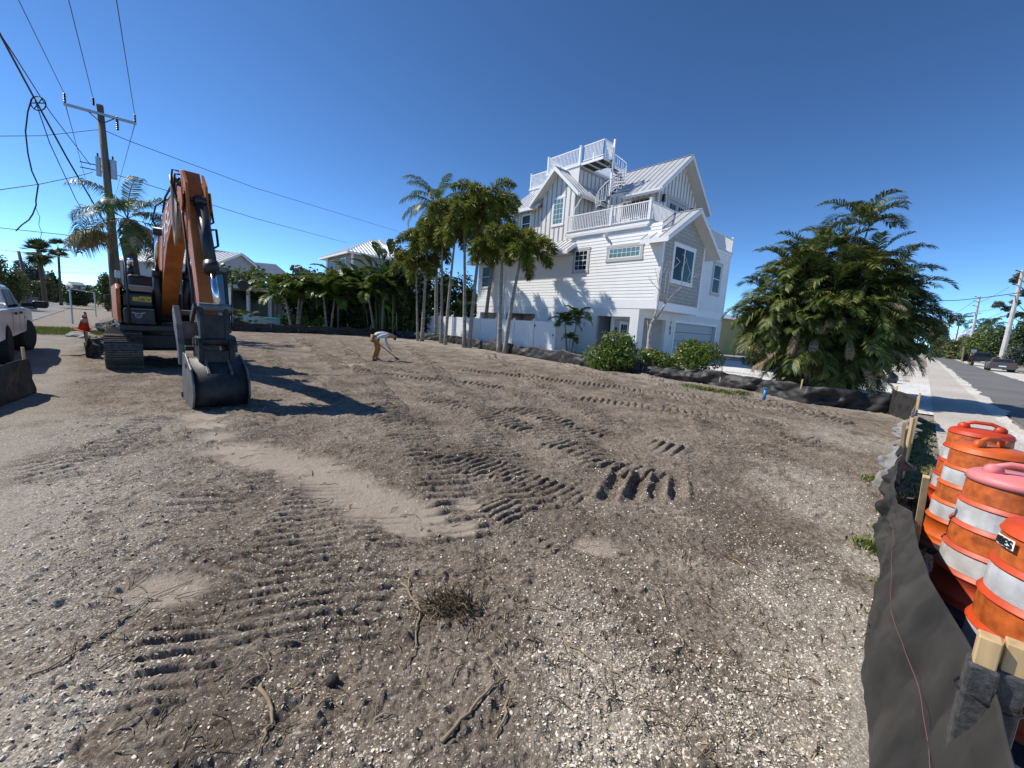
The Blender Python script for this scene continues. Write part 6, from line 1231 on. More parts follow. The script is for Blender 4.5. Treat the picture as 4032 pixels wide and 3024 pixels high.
for pts, r in [([(885, 500), (840, 440), (790, 380), (740, 355)], .014), ([(885, 430), (890, 340), (905, 240), (905, 180)], .014), ([(880, 450), (860, 340), (830, 290), (825, 240)], .012), ([(890, 400), (880, 330), (850, 260)], .01),
               ([(940, 635), (895, 560), (885, 480), (895, 400), (920, 300), (965, 200)], .022), ([(940, 635), (930, 540), (925, 440), (935, 360), (990, 230), (1030, 180)], .022), ([(940, 635), (965, 520), (975, 400), (1010, 300), (1060, 220), (1085, 150)], .022), ([(945, 630), (1000, 560), (1060, 500), (1105, 440), (1160, 400), (1250, 360), (1270, 330)], .024),
               ([(1000, 560), (1050, 480), (1085, 450), (1090, 440)], .014), ([(1105, 440), (1105, 360), (1130, 260), (1145, 190), (1130, 120)], .014), ([(1160, 400), (1200, 320), (1200, 240), (1170, 180)], .012), ([(1200, 385), (1250, 350), (1255, 305)], .01), ([(975, 420), (1030, 450), (1050, 440)], .010),
               ([(925, 440), (890, 430), (860, 390)], .01), ([(1010, 300), (980, 180), (1000, 120)], .01), ([(905, 240), (940, 180), (985, 110)], .01), ([(1060, 500), (1060, 420), (1020, 380)], .01), ([(820, 440), (790, 360), (765, 350)], .008), ([(935, 360), (900, 330), (870, 330)], .008)]: twig(pts, r)
mb.build('trunk', BARK_W, bt, smooth=True)
# small palms by the fence gate
def small_palm(lab, base_px, top_px, Y, nf, L_, mt=L_ADON, r=.06, name='christmas_palm', group='small feather palms', ll=.42, nl=34, tr=TRUNKG, droop=1.5, lw=.06):
    b = atY(*base_px, Y); t = atY(*top_px, Y); b.z = tz(b.x, b.y)-.04; o = thing(name, lab, 'palm tree', (0, 0, 0), 0, group); trunk(b, t, r*1.2, r*.8, tr, o, 8, .05); mb = MB(); mb.tube([t, t+Vector((0, 0, .25))], [r*.9, r*.4], 8); mb.build('crownshaft', SHAFT, o, smooth=True); lm = LM(); a0 = GD.uniform(0, 6)
    for k in range(nf): frond(lm, t+Vector((0, 0, .25)), a0+k*2.4+GD.normal(0, .2), 1.25-1.2*k/nf, L_*GD.uniform(.85, 1.1), droop*GD.uniform(.85, 1.15), ll=ll, lw=lw, nl=nl, lift=.35, fwd=.55, hang=.25)
    lbuild(lm, 'crown', mt, o); return o
Dc = lambda x, y: (1850+x/3.318, 950+y/3.318)
small_palm('young feather palm nearest the end of the white fence', Dc(1270, 1455), Dc(1245, 1120), 24.5, 9, 1.05, r=.05)
small_palm('taller young feather palm against the white house wall', Dc(1330, 1460), Dc(1395, 1060), 24.3, 10, 1.2, r=.05)
small_palm('dwarf palm sprout between the two young feather palms', Dc(1300, 1460), Dc(1305, 1330), 24.2, 8, .6, r=.03, ll=.25)
# christmas palms at the back left of the lot
Yc = lambda x, y: (900+x/3.0157, 900+y/3.0157)
CP = [((750, 1215), (680, 860), 'leaning feather palm at the left end of the back group', 1.55), ((810, 1215), (840, 800), 'feather palm with two close trunks in the back left group', 1.5), ((830, 1200), (880, 820), 'feather palm just right of the double trunk in the back left group', 1.3),
      ((1170, 1240), (1120, 760), 'slim feather palm leaning left in the back middle group', 1.4), ((1210, 1238), (1255, 860), 'feather palm leaning right in the back middle group', 1.4), ((1730, 1200), (1660, 800), 'feather palm standing alone behind the worker', 1.5), ((1820, 1195), (1850, 700), 'slender dark palm at the left end of the white fence', 1.3)]
for i, (b, t_, lab, L_) in enumerate(CP):
    small_palm(lab, Yc(*b), Yc(*t_), [34.5, 35, 35.5, 35, 35.2, 36, 36.5][i], 11, L_*1.6, L_ADON, r=.09, group='feather palms along the back of the lot', ll=.72, nl=44, lw=.10)
lab3 = ['dense feather palm crown between the two back groups of trunks', 'dark bushy palm behind the back middle group', 'lighter palm crown right of the back middle group', 'short palm filling the back row near the porch']
for i, (x, y, Y, L_) in enumerate([(1050, 620, 38, 2.2), (1300, 560, 38, 2.3), (1480, 560, 40, 2.6), (560, 600, 37.5, 2.1)]):
    small_palm(lab3[i], Yc(x, 1180), Yc(x, y+150), Y, 15, L_*1.2, L_ADON, r=.09, group='feather palms along the back of the lot', ll=.8, nl=44, lw=.11)
# banana-like bird of paradise
def bigleaf(lm, p0, az_, el, L_, Wd, droop, g):
    P_, D_ = rachis(p0, az_, el, L_, droop, 12); up = np.array([0, 0, 1.]); sd = np.cross(D_, up); sd /= np.linalg.norm(sd, axis=1, keepdims=True)+1e-9; s = np.linspace(0, 1, 12); w_ = Wd*np.clip(np.sin(np.clip((s-.42)/.58, 0, 1)*PI*.93+.12), 0, 1)*(s > .40)+.02
    w_ = w_[:, None]; fold = np.array([0, 0, 1])*w_*.35; V_ = np.stack([P_-sd*w_+fold, P_, P_+sd*w_+fold], 1)
    for i in range(11):
        for a in (0, 1): q = V_[[i, i, i+1, i+1], [a, a+1, a+1, a]]+g.normal(0, .012, (4, 3)); lm.add(q[None], np.array([[0, 1, 2, 3]]))
def bop(lab, c, H_, n, L_, Wd, seed, ht=(.3, 1), group='giant banana-leaved plants behind the fence'):
    g = np.random.default_rng(seed); o = thing('bird_of_paradise_plant', lab, 'plant', (0, 0, 0), 0, group); lm = LM(); mb = MB()
    for k in range(n):
        t = g.uniform(*ht)*H_; a = g.uniform(0, 6.28); bb = Vector((c[0]+g.normal(0, .5), c[1]+g.normal(0, .4), 0)); tt = bb+Vector((g.normal(0, .4), g.normal(0, .3), t)); mb.tube([bb, tt], [.07, .05], 6); bigleaf(lm, tt, a, g.uniform(.9, 1.45), L_*g.uniform(.8, 1.1), Wd, g.uniform(.5, 1.3), g)
    mb.build('stem', SHAFT, o, smooth=True); lbuild(lm, 'foliage', L_BAN, o); return o
p = atY(*Yc(1850, 700), 38); bop('tall dark banana-leaved plant rising behind the left end of the white fence', (p.x, 38), 6.4, 26, 3.0, .38, 3)
p = atY(*Yc(2000, 900), 36.5); bop('banana-leaved clump behind the fence at the slender foxtail palm', (p.x, 36.8), 4.6, 22, 2.6, .34, 4)
p = atY(1760, 1150, 37); bop('banana-leaved clump between the fence and the left corner of the house', (p.x, 37.5), 4.4, 24, 2.6, .34, 5)
p = atY(*Yc(1640, 700), 39); bop('dark banana-leaved plant left of the tallest one', (p.x, 39.5), 4.5, 18, 2.6, .34, 6)
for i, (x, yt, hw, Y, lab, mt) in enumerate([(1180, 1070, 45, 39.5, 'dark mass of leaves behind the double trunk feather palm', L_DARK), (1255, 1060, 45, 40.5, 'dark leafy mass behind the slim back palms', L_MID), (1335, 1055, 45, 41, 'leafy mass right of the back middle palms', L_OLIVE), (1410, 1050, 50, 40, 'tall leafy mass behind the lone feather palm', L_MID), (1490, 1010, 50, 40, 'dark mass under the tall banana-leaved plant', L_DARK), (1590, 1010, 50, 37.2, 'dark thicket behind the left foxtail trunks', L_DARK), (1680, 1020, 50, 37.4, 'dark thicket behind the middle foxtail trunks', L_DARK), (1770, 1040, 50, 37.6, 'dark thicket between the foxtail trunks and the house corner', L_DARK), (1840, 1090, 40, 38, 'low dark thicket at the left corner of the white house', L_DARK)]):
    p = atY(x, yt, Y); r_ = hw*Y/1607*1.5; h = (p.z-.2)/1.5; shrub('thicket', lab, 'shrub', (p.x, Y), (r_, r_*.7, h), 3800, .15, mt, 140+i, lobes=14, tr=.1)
bl = thing('broad_leaf_plant', 'single bright yellow green broad leaf by the left end of the white fence', 'plant', (0, 0, 0)); lm = LM(); p = atY(*Yc(1990, 1040), 35.2); bigleaf(lm, (p.x, p.y, p.z-.2), 2.6, .7, 2.2, .32, .5, GD); lbuild(lm, 'leaf', leafmat('bright_leaf', (.12, .25, .02), (.16, .30, .03), None, .3), bl)
# hedge masses behind the back silt fence
hp_ = [(Yc(980, 950), 37.5, 2.2, 1.5, 'dark shrub between the porch and the back middle palms', L_DARK), (Yc(1100, 980), 38.5, 2.6, 1.9, 'olive shrub filling the gap right of the double palm', L_OLIVE), (Yc(1400, 950), 39.5, 3.2, 2.2, 'tall dark shrub behind the back middle palms', L_DARK), (Yc(1560, 950), 40, 3.6, 2.3, 'tall dark shrub behind the lone feather palm', L_DARK), (Yc(1750, 900), 41, 3.6, 2.3, 'dark shrub below the tallest banana-leaved plant', L_DARK), (Yc(1330, 800), 42, 4.6, 2.6, 'mid green tree crown below the grey house', L_MID)]
for i, (px, Y, h, r_, lab, mt) in enumerate(hp_):
    p = atY(px[0], px[1], Y); shrub('shrub', lab, 'shrub', (p.x, Y), (r_, r_*.8, h*.62), 2600, .13, mt, 30+i, lobes=12, tr=.08)
for i, (px, r_, lab) in enumerate([(Yc(680, 1080), 1.2, 'yellow green low shrub left of the leaning back palm'), (Yc(920, 1110), 1.1, 'yellow green low shrub right of the double palm'), (Yc(1060, 1100), .8, 'potted yellow green plant by the slim back palm')]):
    p = atY(px[0], px[1], 36); shrub('low_shrub', lab, 'shrub', (p.x, 36.2), (r_, r_*.7, .95), 1200, .11, leafmat('yel_leaf%d' % i, (.06, .10, .015), (.17, .20, .03), None, .3), 50+i, lobes=8, tr=.04)
p = atY(*Yc(170, 600), 42); shrub('leafy_tree', 'light green leafy tree in front of the pale gabled house', 'tree', (p.x, 42), (3.1, 2.4, 2.9), 4200, .17, L_MID, 60, trunk_h=1.6, tr=.14, shell=.3, lump=.42)
p = atY(*Yc(120, 980), 30); o = thing('fan_palm_sprout', 'low fan leaved palm sprout beside the porch', 'plant', (0, 0, 0)); lm = LM()
for k in range(14): frond(lm, (p.x, 30.5, .4), GD.uniform(0, 6.28), GD.uniform(.4, 1.3), 1.3, .8, ll=.6, lw=.06, nl=12, start=.75, fwd=1.2, lift=.1)
lbuild(lm, 'foliage', L_ADON, o)
# pine-like clump on the sky line
p = atY(*Yc(930, 470), 75); shrub('dark_tree', 'dark airy tree top above the palms against the sky', 'tree', (p.x, 75), (3.6, 3, 2.2), 700, .38, L_GREY, 61, trunk_h=6.3, tr=.2, shell=.2, lump=.35, lobes=10)
# queen palm by the excavator
q = atY(640/1.276, 1100/1.276, 19.5); coco('shaggy feather palm behind the wooden utility pole and excavator', (q.x+.3, 19.6, 0), q, 15, 2.7, tr=TRUNKB, r=.22, dead=7, droop=2.0, name='queen_palm', lw=.035, nl=64)
q = atY(560/1.276, 1190/1.276, 18.8); o = thing('queen_palm', 'drooping tan feather palm hanging left of the wooden pole', 'palm tree', (0, 0, 0)); trunk((q.x+.9, 19.2, 0), q+Vector((.3, .2, 0)), .16, .12, TRUNKB, o); lm = LM()
for a, e, L_ in ((PI-.1, .45, 2.3), (PI+.35, .3, 2.0), (PI-.5, .5, 1.9), (PI+.1, .15, 1.8), (PI+.8, .4, 1.5)): frond(lm, q, a, e, L_, 1.9, ll=.75, lw=.035, nl=60, lift=-.2, fwd=.35, hang=1.3)
lbuild(lm, 'crown', leafmat('tan_frond', (.10, .085, .04), (.25, .20, .11), (.16, .19, .04), .25), o)
# left background: hedge, casuarina, fan palms
def shrub_px(name, lab, cat, x, yt, hw, Y, mt, seed, n=2600, size=None, trunk_h=0, ratio=.7, **k):
    p = atY(x, yt, Y); th = math.atan2(abs(p.x), Y); r_ = hw*Y/1607*math.cos(th)*(1.75 if x < 500 else 1.3); z0 = tz(p.x, Y); h = (p.z-z0-trunk_h)/1.55
    return shrub(name, lab, cat, (p.x, Y), (r_, r_*ratio, h), n, size or (.05+.0022*Y), mt, seed, lobes=12, tr=.1, trunk_h=trunk_h, **k)
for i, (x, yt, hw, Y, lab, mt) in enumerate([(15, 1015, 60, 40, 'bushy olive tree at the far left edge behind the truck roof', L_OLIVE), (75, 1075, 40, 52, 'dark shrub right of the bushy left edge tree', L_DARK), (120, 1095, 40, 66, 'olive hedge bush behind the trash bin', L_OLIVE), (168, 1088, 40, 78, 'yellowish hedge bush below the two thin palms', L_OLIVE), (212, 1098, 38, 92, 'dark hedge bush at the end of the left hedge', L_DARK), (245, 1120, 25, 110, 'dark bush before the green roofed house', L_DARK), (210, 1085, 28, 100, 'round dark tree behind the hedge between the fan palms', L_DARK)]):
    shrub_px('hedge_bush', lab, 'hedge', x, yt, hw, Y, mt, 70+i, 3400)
for (x, yt, hw, Y, lab) in [(345, 1120, 45, 120, 'dark tree mass past the green roofed house'), (300, 1122, 40, 74, 'dark trees in front of the green roofed house'), (415, 1075, 32, 55, 'green tree right of the pipe frame')]:
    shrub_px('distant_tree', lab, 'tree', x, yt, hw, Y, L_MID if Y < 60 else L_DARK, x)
shrub_px('casuarina_tree', 'feathery blue green tree behind the left hedge', 'tree', 110, 1000, 55, 95, leafmat('blue_green_needle', (.015, .03, .022), (.05, .075, .055), None, .15), 90, 5200, .55, trunk_h=2.5, aspect=.14, shell=.3)
def fanpalm(lab, px_top, px_base, Y, r, L_, nl):
    t = atY(*px_top, Y); b = atY(*px_base, Y); b.z = 0; o = thing('fan_palm', lab, 'palm tree', (0, 0, 0), 0, 'tall thin fan palms on the left'); trunk(b, t, r*1.3, r, TRUNKB, o, 10, .05); lm = LM()
    for k in range(nl):
        a = GD.uniform(0, 6.28); e = GD.uniform(-1.1, 1.5); d = np.array([math.cos(a)*math.cos(e), math.sin(a)*math.cos(e), math.sin(e)]); c0 = np.array(t)+d*L_*.45; u = np.cross(d, [0, 0, 1.]); u /= np.linalg.norm(u)+1e-9; v = np.cross(u, d)
        for j in range(9):
            th = (j-4)*.28; dd = d*math.cos(th)+u*math.sin(th)+np.array([0, 0, -.12]); tip = c0+dd*L_*.62; w_ = (u*math.cos(th)-d*math.sin(th))*L_*.055; lm.add(np.array([[c0, c0+dd*L_*.3-w_, tip, c0+dd*L_*.3+w_]]), np.array([[0, 1, 2, 3]]))
        lm.add(np.array([[np.array(t), np.array(t)+u*.03, c0+u*.03, c0]]), np.array([[0, 1, 2, 3]]))
    lbuild(lm, 'crown', L_DARK, o)
    lm = LM()
    for k in range(26):
        a = GD.uniform(0, 6.28); b0 = np.array(t)+np.array([math.cos(a)*r*1.2, math.sin(a)*r*1.2, -.1]); lm.add(np.array([[b0, b0+np.array([.1, .1, 0]), b0+np.array([math.cos(a)*.25, math.sin(a)*.25, -1.3]), b0+np.array([math.cos(a)*.2, math.sin(a)*.2, -1.3])]]), np.array([[0, 1, 2, 3]]))
    lbuild(lm, 'dead_skirt', L_DEAD, o)
fanpalm('tall fan palm standing clear against the sky', (229, 975), (237, 1150), 70, .15, 1.7, 34)
fanpalm('fan palm with a fuller crown over the feathery tree', (150, 990), (172, 1130), 58, .17, 2.0, 46)
fanpalm('second thin fan palm trunk beside the fuller crown', (160, 1010), (178, 1130), 60, .14, 1.4, 18)
# right side of the road
for i, (x, yt, hw, Y, lab, mt, th) in enumerate([(3690, 1240, 45, 120, 'rounded tree overhanging the road where it narrows', L_OLIVE, 3.5), (3715, 1330, 45, 112, 'hedge behind the street sign on the far roadside', L_OLIVE, 0), (3775, 1322, 50, 100, 'long hedge along the far roadside before the middle pole', L_OLIVE, 0), (3835, 1300, 55, 88, 'green trees behind the black pickup', L_MID, 0), (3900, 1285, 60, 80, 'broad green tree between the middle and nearest poles', L_MID, 0), (3965, 1272, 60, 72, 'dark green trees behind the sports coupe', L_DARK, 0), (4040, 1262, 70, 66, 'dark trees at the right edge of the photo', L_DARK, 0),
    (3655, 1370, 28, 200, 'far trees where the road vanishes', L_DARK, 0), (3620, 1350, 40, 260, 'farthest trees closing the street', L_DARK, 0), (3560, 1330, 60, 150, 'dark trees on the left side of the far street', L_DARK, 0), (3490, 1310, 70, 90, 'dark trees behind the big palm clump on the left of the street', L_DARK, 0)]):
    shrub_px('roadside_tree', lab, 'tree', x, yt, hw, Y, mt, 100+i, 4200, trunk_h=th, ratio=.8)
shrub_px('grey_shrub', 'small grey green shrub at the right edge behind the sports coupe', 'shrub', 4000, 1350, 42, 47, L_GREY, 130, 1800, .12, tm=BARK_W)
ct_ = thing('casuarina_tree', 'airy grey green tree crossing the nearest concrete pole', 'tree', (0, 0, 0)); lm = LM(); gq = np.random.default_rng(131)
tb_ = atY(4060, 1400, 72); mb = MB(); mb.tube([(tb_.x, 72, 0), atY(4050, 1250, 72), atY(4040, 1060, 72)], [.3, .22, .1], 8)
for (x, y, hw, n) in ((3990, 1105, 24, 520), (4012, 1085, 20, 420), (3935, 1195, 22, 300), (3965, 1215, 26, 420), (3915, 1205, 14, 160), (4000, 1190, 26, 500), (4020, 1240, 26, 520), (3985, 1245, 22, 320), (4040, 1150, 30, 700)):
    c = atY(x, y, 72); r_ = hw*72/1607*.7; V_, F_ = leafcloud(tuple(c), (r_*1.5, r_*1.2, r_*.8), n, .34, gq, .16, .1, 8, lump=.4); lm.add(V_, F_); mb.tube([atY(4050, y+50, 72), (c+atY(4050, y+50, 72))/2, c], [.09, .06, .03], 5)
mb.build('trunk', TRUNKB, ct_, smooth=True); lm.build('crown', L_GREY, ct_)
for (x, y, Y, lab) in [(3780, 1262, 130, 'feather palm silhouette left of the middle concrete pole'), (3870, 1290, 110, 'feather palm just right of the middle concrete pole'), (3905, 1280, 112, 'feather palm farther right of the middle concrete pole')]:
    t0 = atY(x, y, Y); coco(lab, (t0.x, Y, 0), t0, 13, 4.2, L_DARK, TRUNKB, r=.2, group='feather palms across the street', nl=26, ll=1.2, lw=.14)
# grass and weeds
def blades(name, lab, pts, n, h, spread, mt, seed=1):
    g = np.random.default_rng(seed); lm = LM(); P_ = np.array(pts); k = g.integers(0, len(P_), n); x = P_[k, 0]+g.normal(0, spread, n); y = P_[k, 1]+g.normal(0, spread, n); z = terr(x, y)-.01; a = g.uniform(0, 6.28, n); l = h*g.uniform(.4, 1.2, n); w_ = .006+h*.04
    b = np.stack([x, y, z], -1); t = b+np.stack([np.cos(a)*l*.5, np.sin(a)*l*.5, l], -1); wv = np.stack([-np.sin(a)*w_, np.cos(a)*w_, np.zeros(n)], -1); m_ = (b+t)/2+np.stack([np.zeros(n), np.zeros(n), l*.15], -1)
    V_ = np.stack([b, m_+wv, t, m_-wv], 1); lm.add(V_, (np.arange(n)*4)[:, None]+np.arange(4)[None]); o = lm.build(name, mt); return tag(o, lab, 'grass', kind='stuff')
gp = [tuple(AB(a, b)[:2]) for a in np.arange(-3.0, .3, .3) for b in np.arange(26.0, 31.0, .5)]
blades('grass', 'patchy green grass strip across the gravel behind the pickup', gp, 9000, .13, .3, L_GRASS, 1)
wd = [D2(1510, 842), D2(1530, 845), D2(1560, 850), D2(1600, 853), D2(1490, 838)]
blades('weeds', 'small green weeds at the foot of the silt fence', wd, 1500, .14, .14, L_GRASS, 2)
blades('weeds', 'thin weeds beside the crumpled fence in the right foreground', [D2(1885, 1040), D2(1890, 1045), D2(1870, 1180)], 350, .08, .05, L_GRASS, 3)
gp = [tuple(AB(a, b)[:2]) for a in np.arange(35, 75, 1.0) for b in np.arange(-9.6, -7.8, .5)]
blades('grass', 'green verge grass on the far side of the street', gp, 5000, .2, .5, L_GRASS, 4)
sh = [tuple(AB(a, b)[:2]) for a in np.arange(3, 14.5, .4) for b in (-.25, -.1)]
blades('grass', 'thin shaded grass behind the crumpled silt fence', sh, 2500, .07, .08, L_GRASS, 5)
# ------------------------------------------------------------------ utility poles and wires
c3 = lambda x, y: (x/1.276, y/1.276)
XL, XR = gpt(*c3(330, 530), 10.6), gpt(*c3(680, 625), 10.6); PT = (XL+XR)/2 + (XR-XL)*-.02; PT.z = 11.05
pole = thing('utility_pole', 'tall weathered wooden utility pole with crossarm and transformers', 'utility pole', (0, 0, 0))
pb_ = gpt(*c3(556, 1600), 0.3); pb_ = Vector((PT.x+.25, PT.y+.1, 0))
mb = MB(); mb.tube([pb_, pb_.lerp(PT, .5), PT], [.19, .165, .13], 16); pm = mb.build('pole_shaft', WOODP, pole, smooth=True)
d_ = (XR-XL).normalized(); nn_ = Vector((d_.y, -d_.x, 0))
mb = MB(); mb.bar(XL-d_*.05+nn_*.16, XR+d_*.05+nn_*.16, .10, .12); ca_ = mb.build('crossarm', GALV, pole, bev=.01)
mb = MB(); mid = (XL+XR)/2
for s in (-1, 1): mb.bar(mid+d_*.45*s+nn_*.16-Vector((0, 0, .05)), Vector((mid.x, mid.y, mid.z-.38))+nn_*.14+d_*s*.05, .035)
mb.build('brace', BLACKM, ca_)
def insul(p, q, par, r=.06, n=6):
    p, q = Vector(p), Vector(q); mb = MB(); pts = []; rs = []
    for k in range(n*2+1): pts.append(p.lerp(q, k/(2*n))); rs.append(r if k % 2 else r*.45)
    mb.tube(pts, rs, 10); return mb.build('insulator', BLACKM, par)
iL = XL+nn_*.16; iR = XR+nn_*.16; insul(iL, iL+Vector((0, 0, .48)), pole); insul(iR, iR+Vector((0, 0, .42)), pole); iM = PT+d_*-.22+Vector((0, 0, -.1)); insul(iM, iM+Vector((0, 0, .35)), pole)
ih = mid+d_*.55+nn_*.16; insul(ih+Vector((0, 0, .08)), ih+Vector((0, 0, -.55)), pole, .07, 7)
TRZ = gpt(*c3(520, 850), 0); zt1 = 7.9
tzc = None
# transformer height from the photo: pixel row 850 at the pole distance
tt = atY(*c3(550, 850), PT.y); zt1 = tt.z
for s, r in ((-.22, .10), (.27, .13)):
    mb = MB(); c0 = Vector((PT.x+.06, PT.y, zt1))+d_*s*1.1+nn_*.05; mb.tube([c0-Vector((0, 0, .42)), c0+Vector((0, 0, .42))], r, 18); mb.tube([c0+Vector((0, 0, .42)), c0+Vector((0, 0, .47))], r*1.06, 18); tr_ = mb.build('transformer', GALV, pole)
    mb = MB(); mb.tube([c0+Vector((0, 0, .45)), c0+Vector((0, 0, .66))], .035, 8); mb.build('bushing', BLACKM, tr_)
mb = MB(); mb.bar(Vector((PT.x, PT.y, zt1+.1))-d_*.85, Vector((PT.x, PT.y, zt1+.1)), .04); mb.bar(Vector((PT.x, PT.y, zt1-.15))-d_*.85, Vector((PT.x, PT.y, zt1-.15)), .04); mb.build('bracket', BLACKM, pole)
p2 = thing('utility_pole', 'shorter wooden pole standing right beside the tall utility pole', 'utility pole', (0, 0, 0)); q = atY(*c3(583, 1560), PT.y-.5); mb = MB(); mb.tube([(q.x, q.y, 0), (q.x-.05, q.y, atY(*c3(570, 1190), PT.y-.5).z)], [.17, .14], 14); mb.build('pole_shaft', WOODP, p2, smooth=True)
mb = MB(); c0 = atY(*c3(556, 1500), PT.y-.6)
for k in range(3): mb.tube([c0+Vector((-.35, 0, k*.07)), c0+Vector((0, -.28, k*.06+.03)), c0+Vector((.6, -.28, k*.06+.1))], .02, 6)
tag(mb.build('strap', RUBBER, smooth=True), 'black straps tied round the two wooden poles', 'strap')
def wire(lab, pts, r=.012, sag=0, mt=None, name='overhead_wire', seg=16, group='overhead wires'):
    P_ = [Vector(p) for p in pts]; Q = []
    for i in range(len(P_)-1):
        for j in range(seg): t = j/seg; q = P_[i].lerp(P_[i+1], t); q.z -= sag*4*t*(1-t)*(P_[i+1]-P_[i]).length/30; Q.append(q)
    Q.append(P_[-1]); mb = MB(); mb.tube(Q, r, 6); return tag(mb.build(name, mt or WIREM, smooth=True), lab, 'wire', group)
def thru(p, px, z, k=1.6): q = gpt(px[0], px[1], z); return p+(q-p)*k
WL = Vector(iL)+Vector((0, 0, .48)); WR = Vector(iR)+Vector((0, 0, .42)); WM = iM+Vector((0, 0, .35))
wire('left power line from the crossarm running up past the top edge', [WL, thru(WL, c3(93, 0), WL.z)], .013); wire('middle power line from the pole top running up past the top edge', [WM, thru(WM, c3(345, 0), WM.z)], .013); wire('right power line from the crossarm running up past the top edge', [WR, thru(WR, c3(585, 0), WR.z)], .013)
def far(px, Y): return atY(px[0], px[1], Y)
wire('left power line running away behind the feather palm', [WL-Vector((0, 0, .4)), far(c3(450, 975), 60), far(c3(520, 1300), 160)], .016); wire('right power line running away behind the feather palm', [WR-Vector((0, 0, .4)), far(c3(575, 1000), 60)], .016)
pz = lambda y, dx=0: Vector((PT.x+dx, PT.y, atY(*c3(520, y), PT.y).z))
wire('upper service line from the pole toward the white house', [pz(655, .15), far(c3(640, 705), PT.y+2), far((1005, 740), 34), far((1567, 911), 60)], .017); wire('lower service line from the pole toward the back palms', [pz(868, .2), far(c3(590, 880), PT.y+1.5), far((1005, 860), 32), far((1367, 957), 55)], .017)
wire('line from the upper pole to the left edge', [pz(652, -.1), far(c3(210, 682), PT.y-2), far(c3(-60, 684), PT.y-5)], .014); wire('drooping line from the transformer bracket to the left edge', [far(c3(465, 865), PT.y-.3), far(c3(390, 885), PT.y-.8), far(c3(200, 925), PT.y-2.5), far(c3(-60, 962), PT.y-5)], .016)
KC = gpt(*c3(165, 480), 8.6)
wire('thick black communication cable slanting down to the pole', [gpt(*c3(-60, 60), 8.6), KC, far(c3(340, 800), 17.5), far(c3(530, 1125), PT.y-.2)], .030); wire('thinner line beside the thick black cable', [gpt(*c3(-40, 110), 8.9), far(c3(60, 260), 12.5), far(c3(250, 560), 16.5), far(c3(455, 830), PT.y-.3)], .015)
wire('second thin line below the thick cable', [KC+Vector((.05, 0, -.1)), far(c3(250, 720), 15.5), far(c3(380, 1000), 18.5), far(c3(485, 1175), PT.y-.2)], .015)
ck = [c3(160, 495), c3(140, 560), c3(128, 660), c3(140, 770), c3(160, 860), c3(192, 930), c3(180, 1010), c3(182, 1030), c3(165, 1075), c3(145, 1105), c3(110, 1130), c3(80, 1160)]
wire('loose cable end hanging from the thick cable', [far(c, 11.5) for c in ck], .016, name='hanging_cable', seg=3)
wire('thin loose strand hanging below the cable knot', [far(c, 11.5) for c in (c3(178, 1040), c3(200, 1090), c3(195, 1130), c3(210, 1170), c3(195, 1225))], .006, name='hanging_cable', seg=3)
mb = MB(); c0 = far(c3(192, 520), 11.4); rx, rz = .2, .17
for k in range(2): mb.tube([c0+Vector((rx*math.cos(t), 0, rz*math.sin(t))) for t in np.linspace(0, 2*PI, 24)], .014, 5)
mb.bar(c0-Vector((rx, 0, 0)), c0+Vector((rx, 0, .02)), .02); mb.bar(c0-Vector((rx*.6, 0, rz*.8)), c0+Vector((rx*.6, 0, rz*.8)), .015); tag(mb.build('cable_storage_ring', WIREM), 'round cable storage loop on the thick black cable', 'cable loop')
for i, (y0, y1, Y, lab) in enumerate([(1142, 1192, 26, 'low dark line crossing the left sky to the feather palm'), (1252, 1296, 45, 'far line crossing the short wooden pole'), (1290, 1292, 48, 'far line just under the tall fan palm crown')]):
    wire(lab, [far(c3(-50 if i < 2 else 230, y0-3), Y), far(c3(440 if i == 0 else 350, y1), Y)], .02+.0002*Y)
wire('far line across the thin fan palm trunk', [far(c3(225, 1365), 60), far(c3(500, 1373), 60)], .025); wire('far faint line below the other lines on the left', [far(c3(230, 1335), 75), far(c3(470, 1352), 75)], .02)
q = thing('utility_pole', 'thin wooden pole standing in the left hedge', 'utility pole', (0, 0, 0)); a = far(c3(93, 1262), 44); mb = MB(); mb.tube([(a.x+.9, 44, 0), a], [.17, .13], 10); mb.build('pole_shaft', WOODP, q, smooth=True)
# concrete poles on the right
Fc = lambda x, y: (3500+x/3.686, 1050+y/3.686)
CPs = [((1630, 1340), (1950, 50), 60, .24, 'nearest concrete utility pole rising past the right edge', 1), ((1150, 1250), (1320, 430), 92, .24, 'middle concrete utility pole behind the black pickup', 1), ((860, 1050), (912, 635), 150, .24, 'third concrete utility pole farther down the street', 1), ((590, 1255), (640, 1010), 160, .28, 'short pale concrete pole near the road end', 0), ((650, 1270), (705, 960), 150, .26, 'short pale concrete pole right of the farthest one', 0)]
cpt = []
for (b, t_, Y, r_, lab, arm_) in CPs:
    bb, t2 = atY(*Fc(*b), Y), atY(*Fc(*t_), Y); o = thing('utility_pole', lab, 'utility pole', (0, 0, 0), 0, 'concrete utility poles along the street'); gx = bb.x-(t2.x-bb.x)*.02; mb = MB(); mb.tube([(gx, Y, tz(gx, Y)-.2), t2], [r_*1.4, r_*.75], 8); mb.build('pole_shaft', CONC, o); cpt.append(t2)
    if arm_:
        for k, dz in enumerate((.3, 1.2, 2.2)):
            mb = MB(); mb.tube([t2-Vector((0, 0, dz)), t2-Vector((.9, .2, dz-.1))], .05, 6); am_ = mb.build('line_bracket', BLACKM, o); insul(t2-Vector((.9, .2, dz-.1)), t2-Vector((1.3, .2, dz-.15)), am_, .08, 4)
        mb = MB(); mb.bar(t2-Vector((1.1, 0, 3.6)), t2+Vector((1.1, 0, -3.6)), .1); mb.build('crossarm', BLACKM, o)
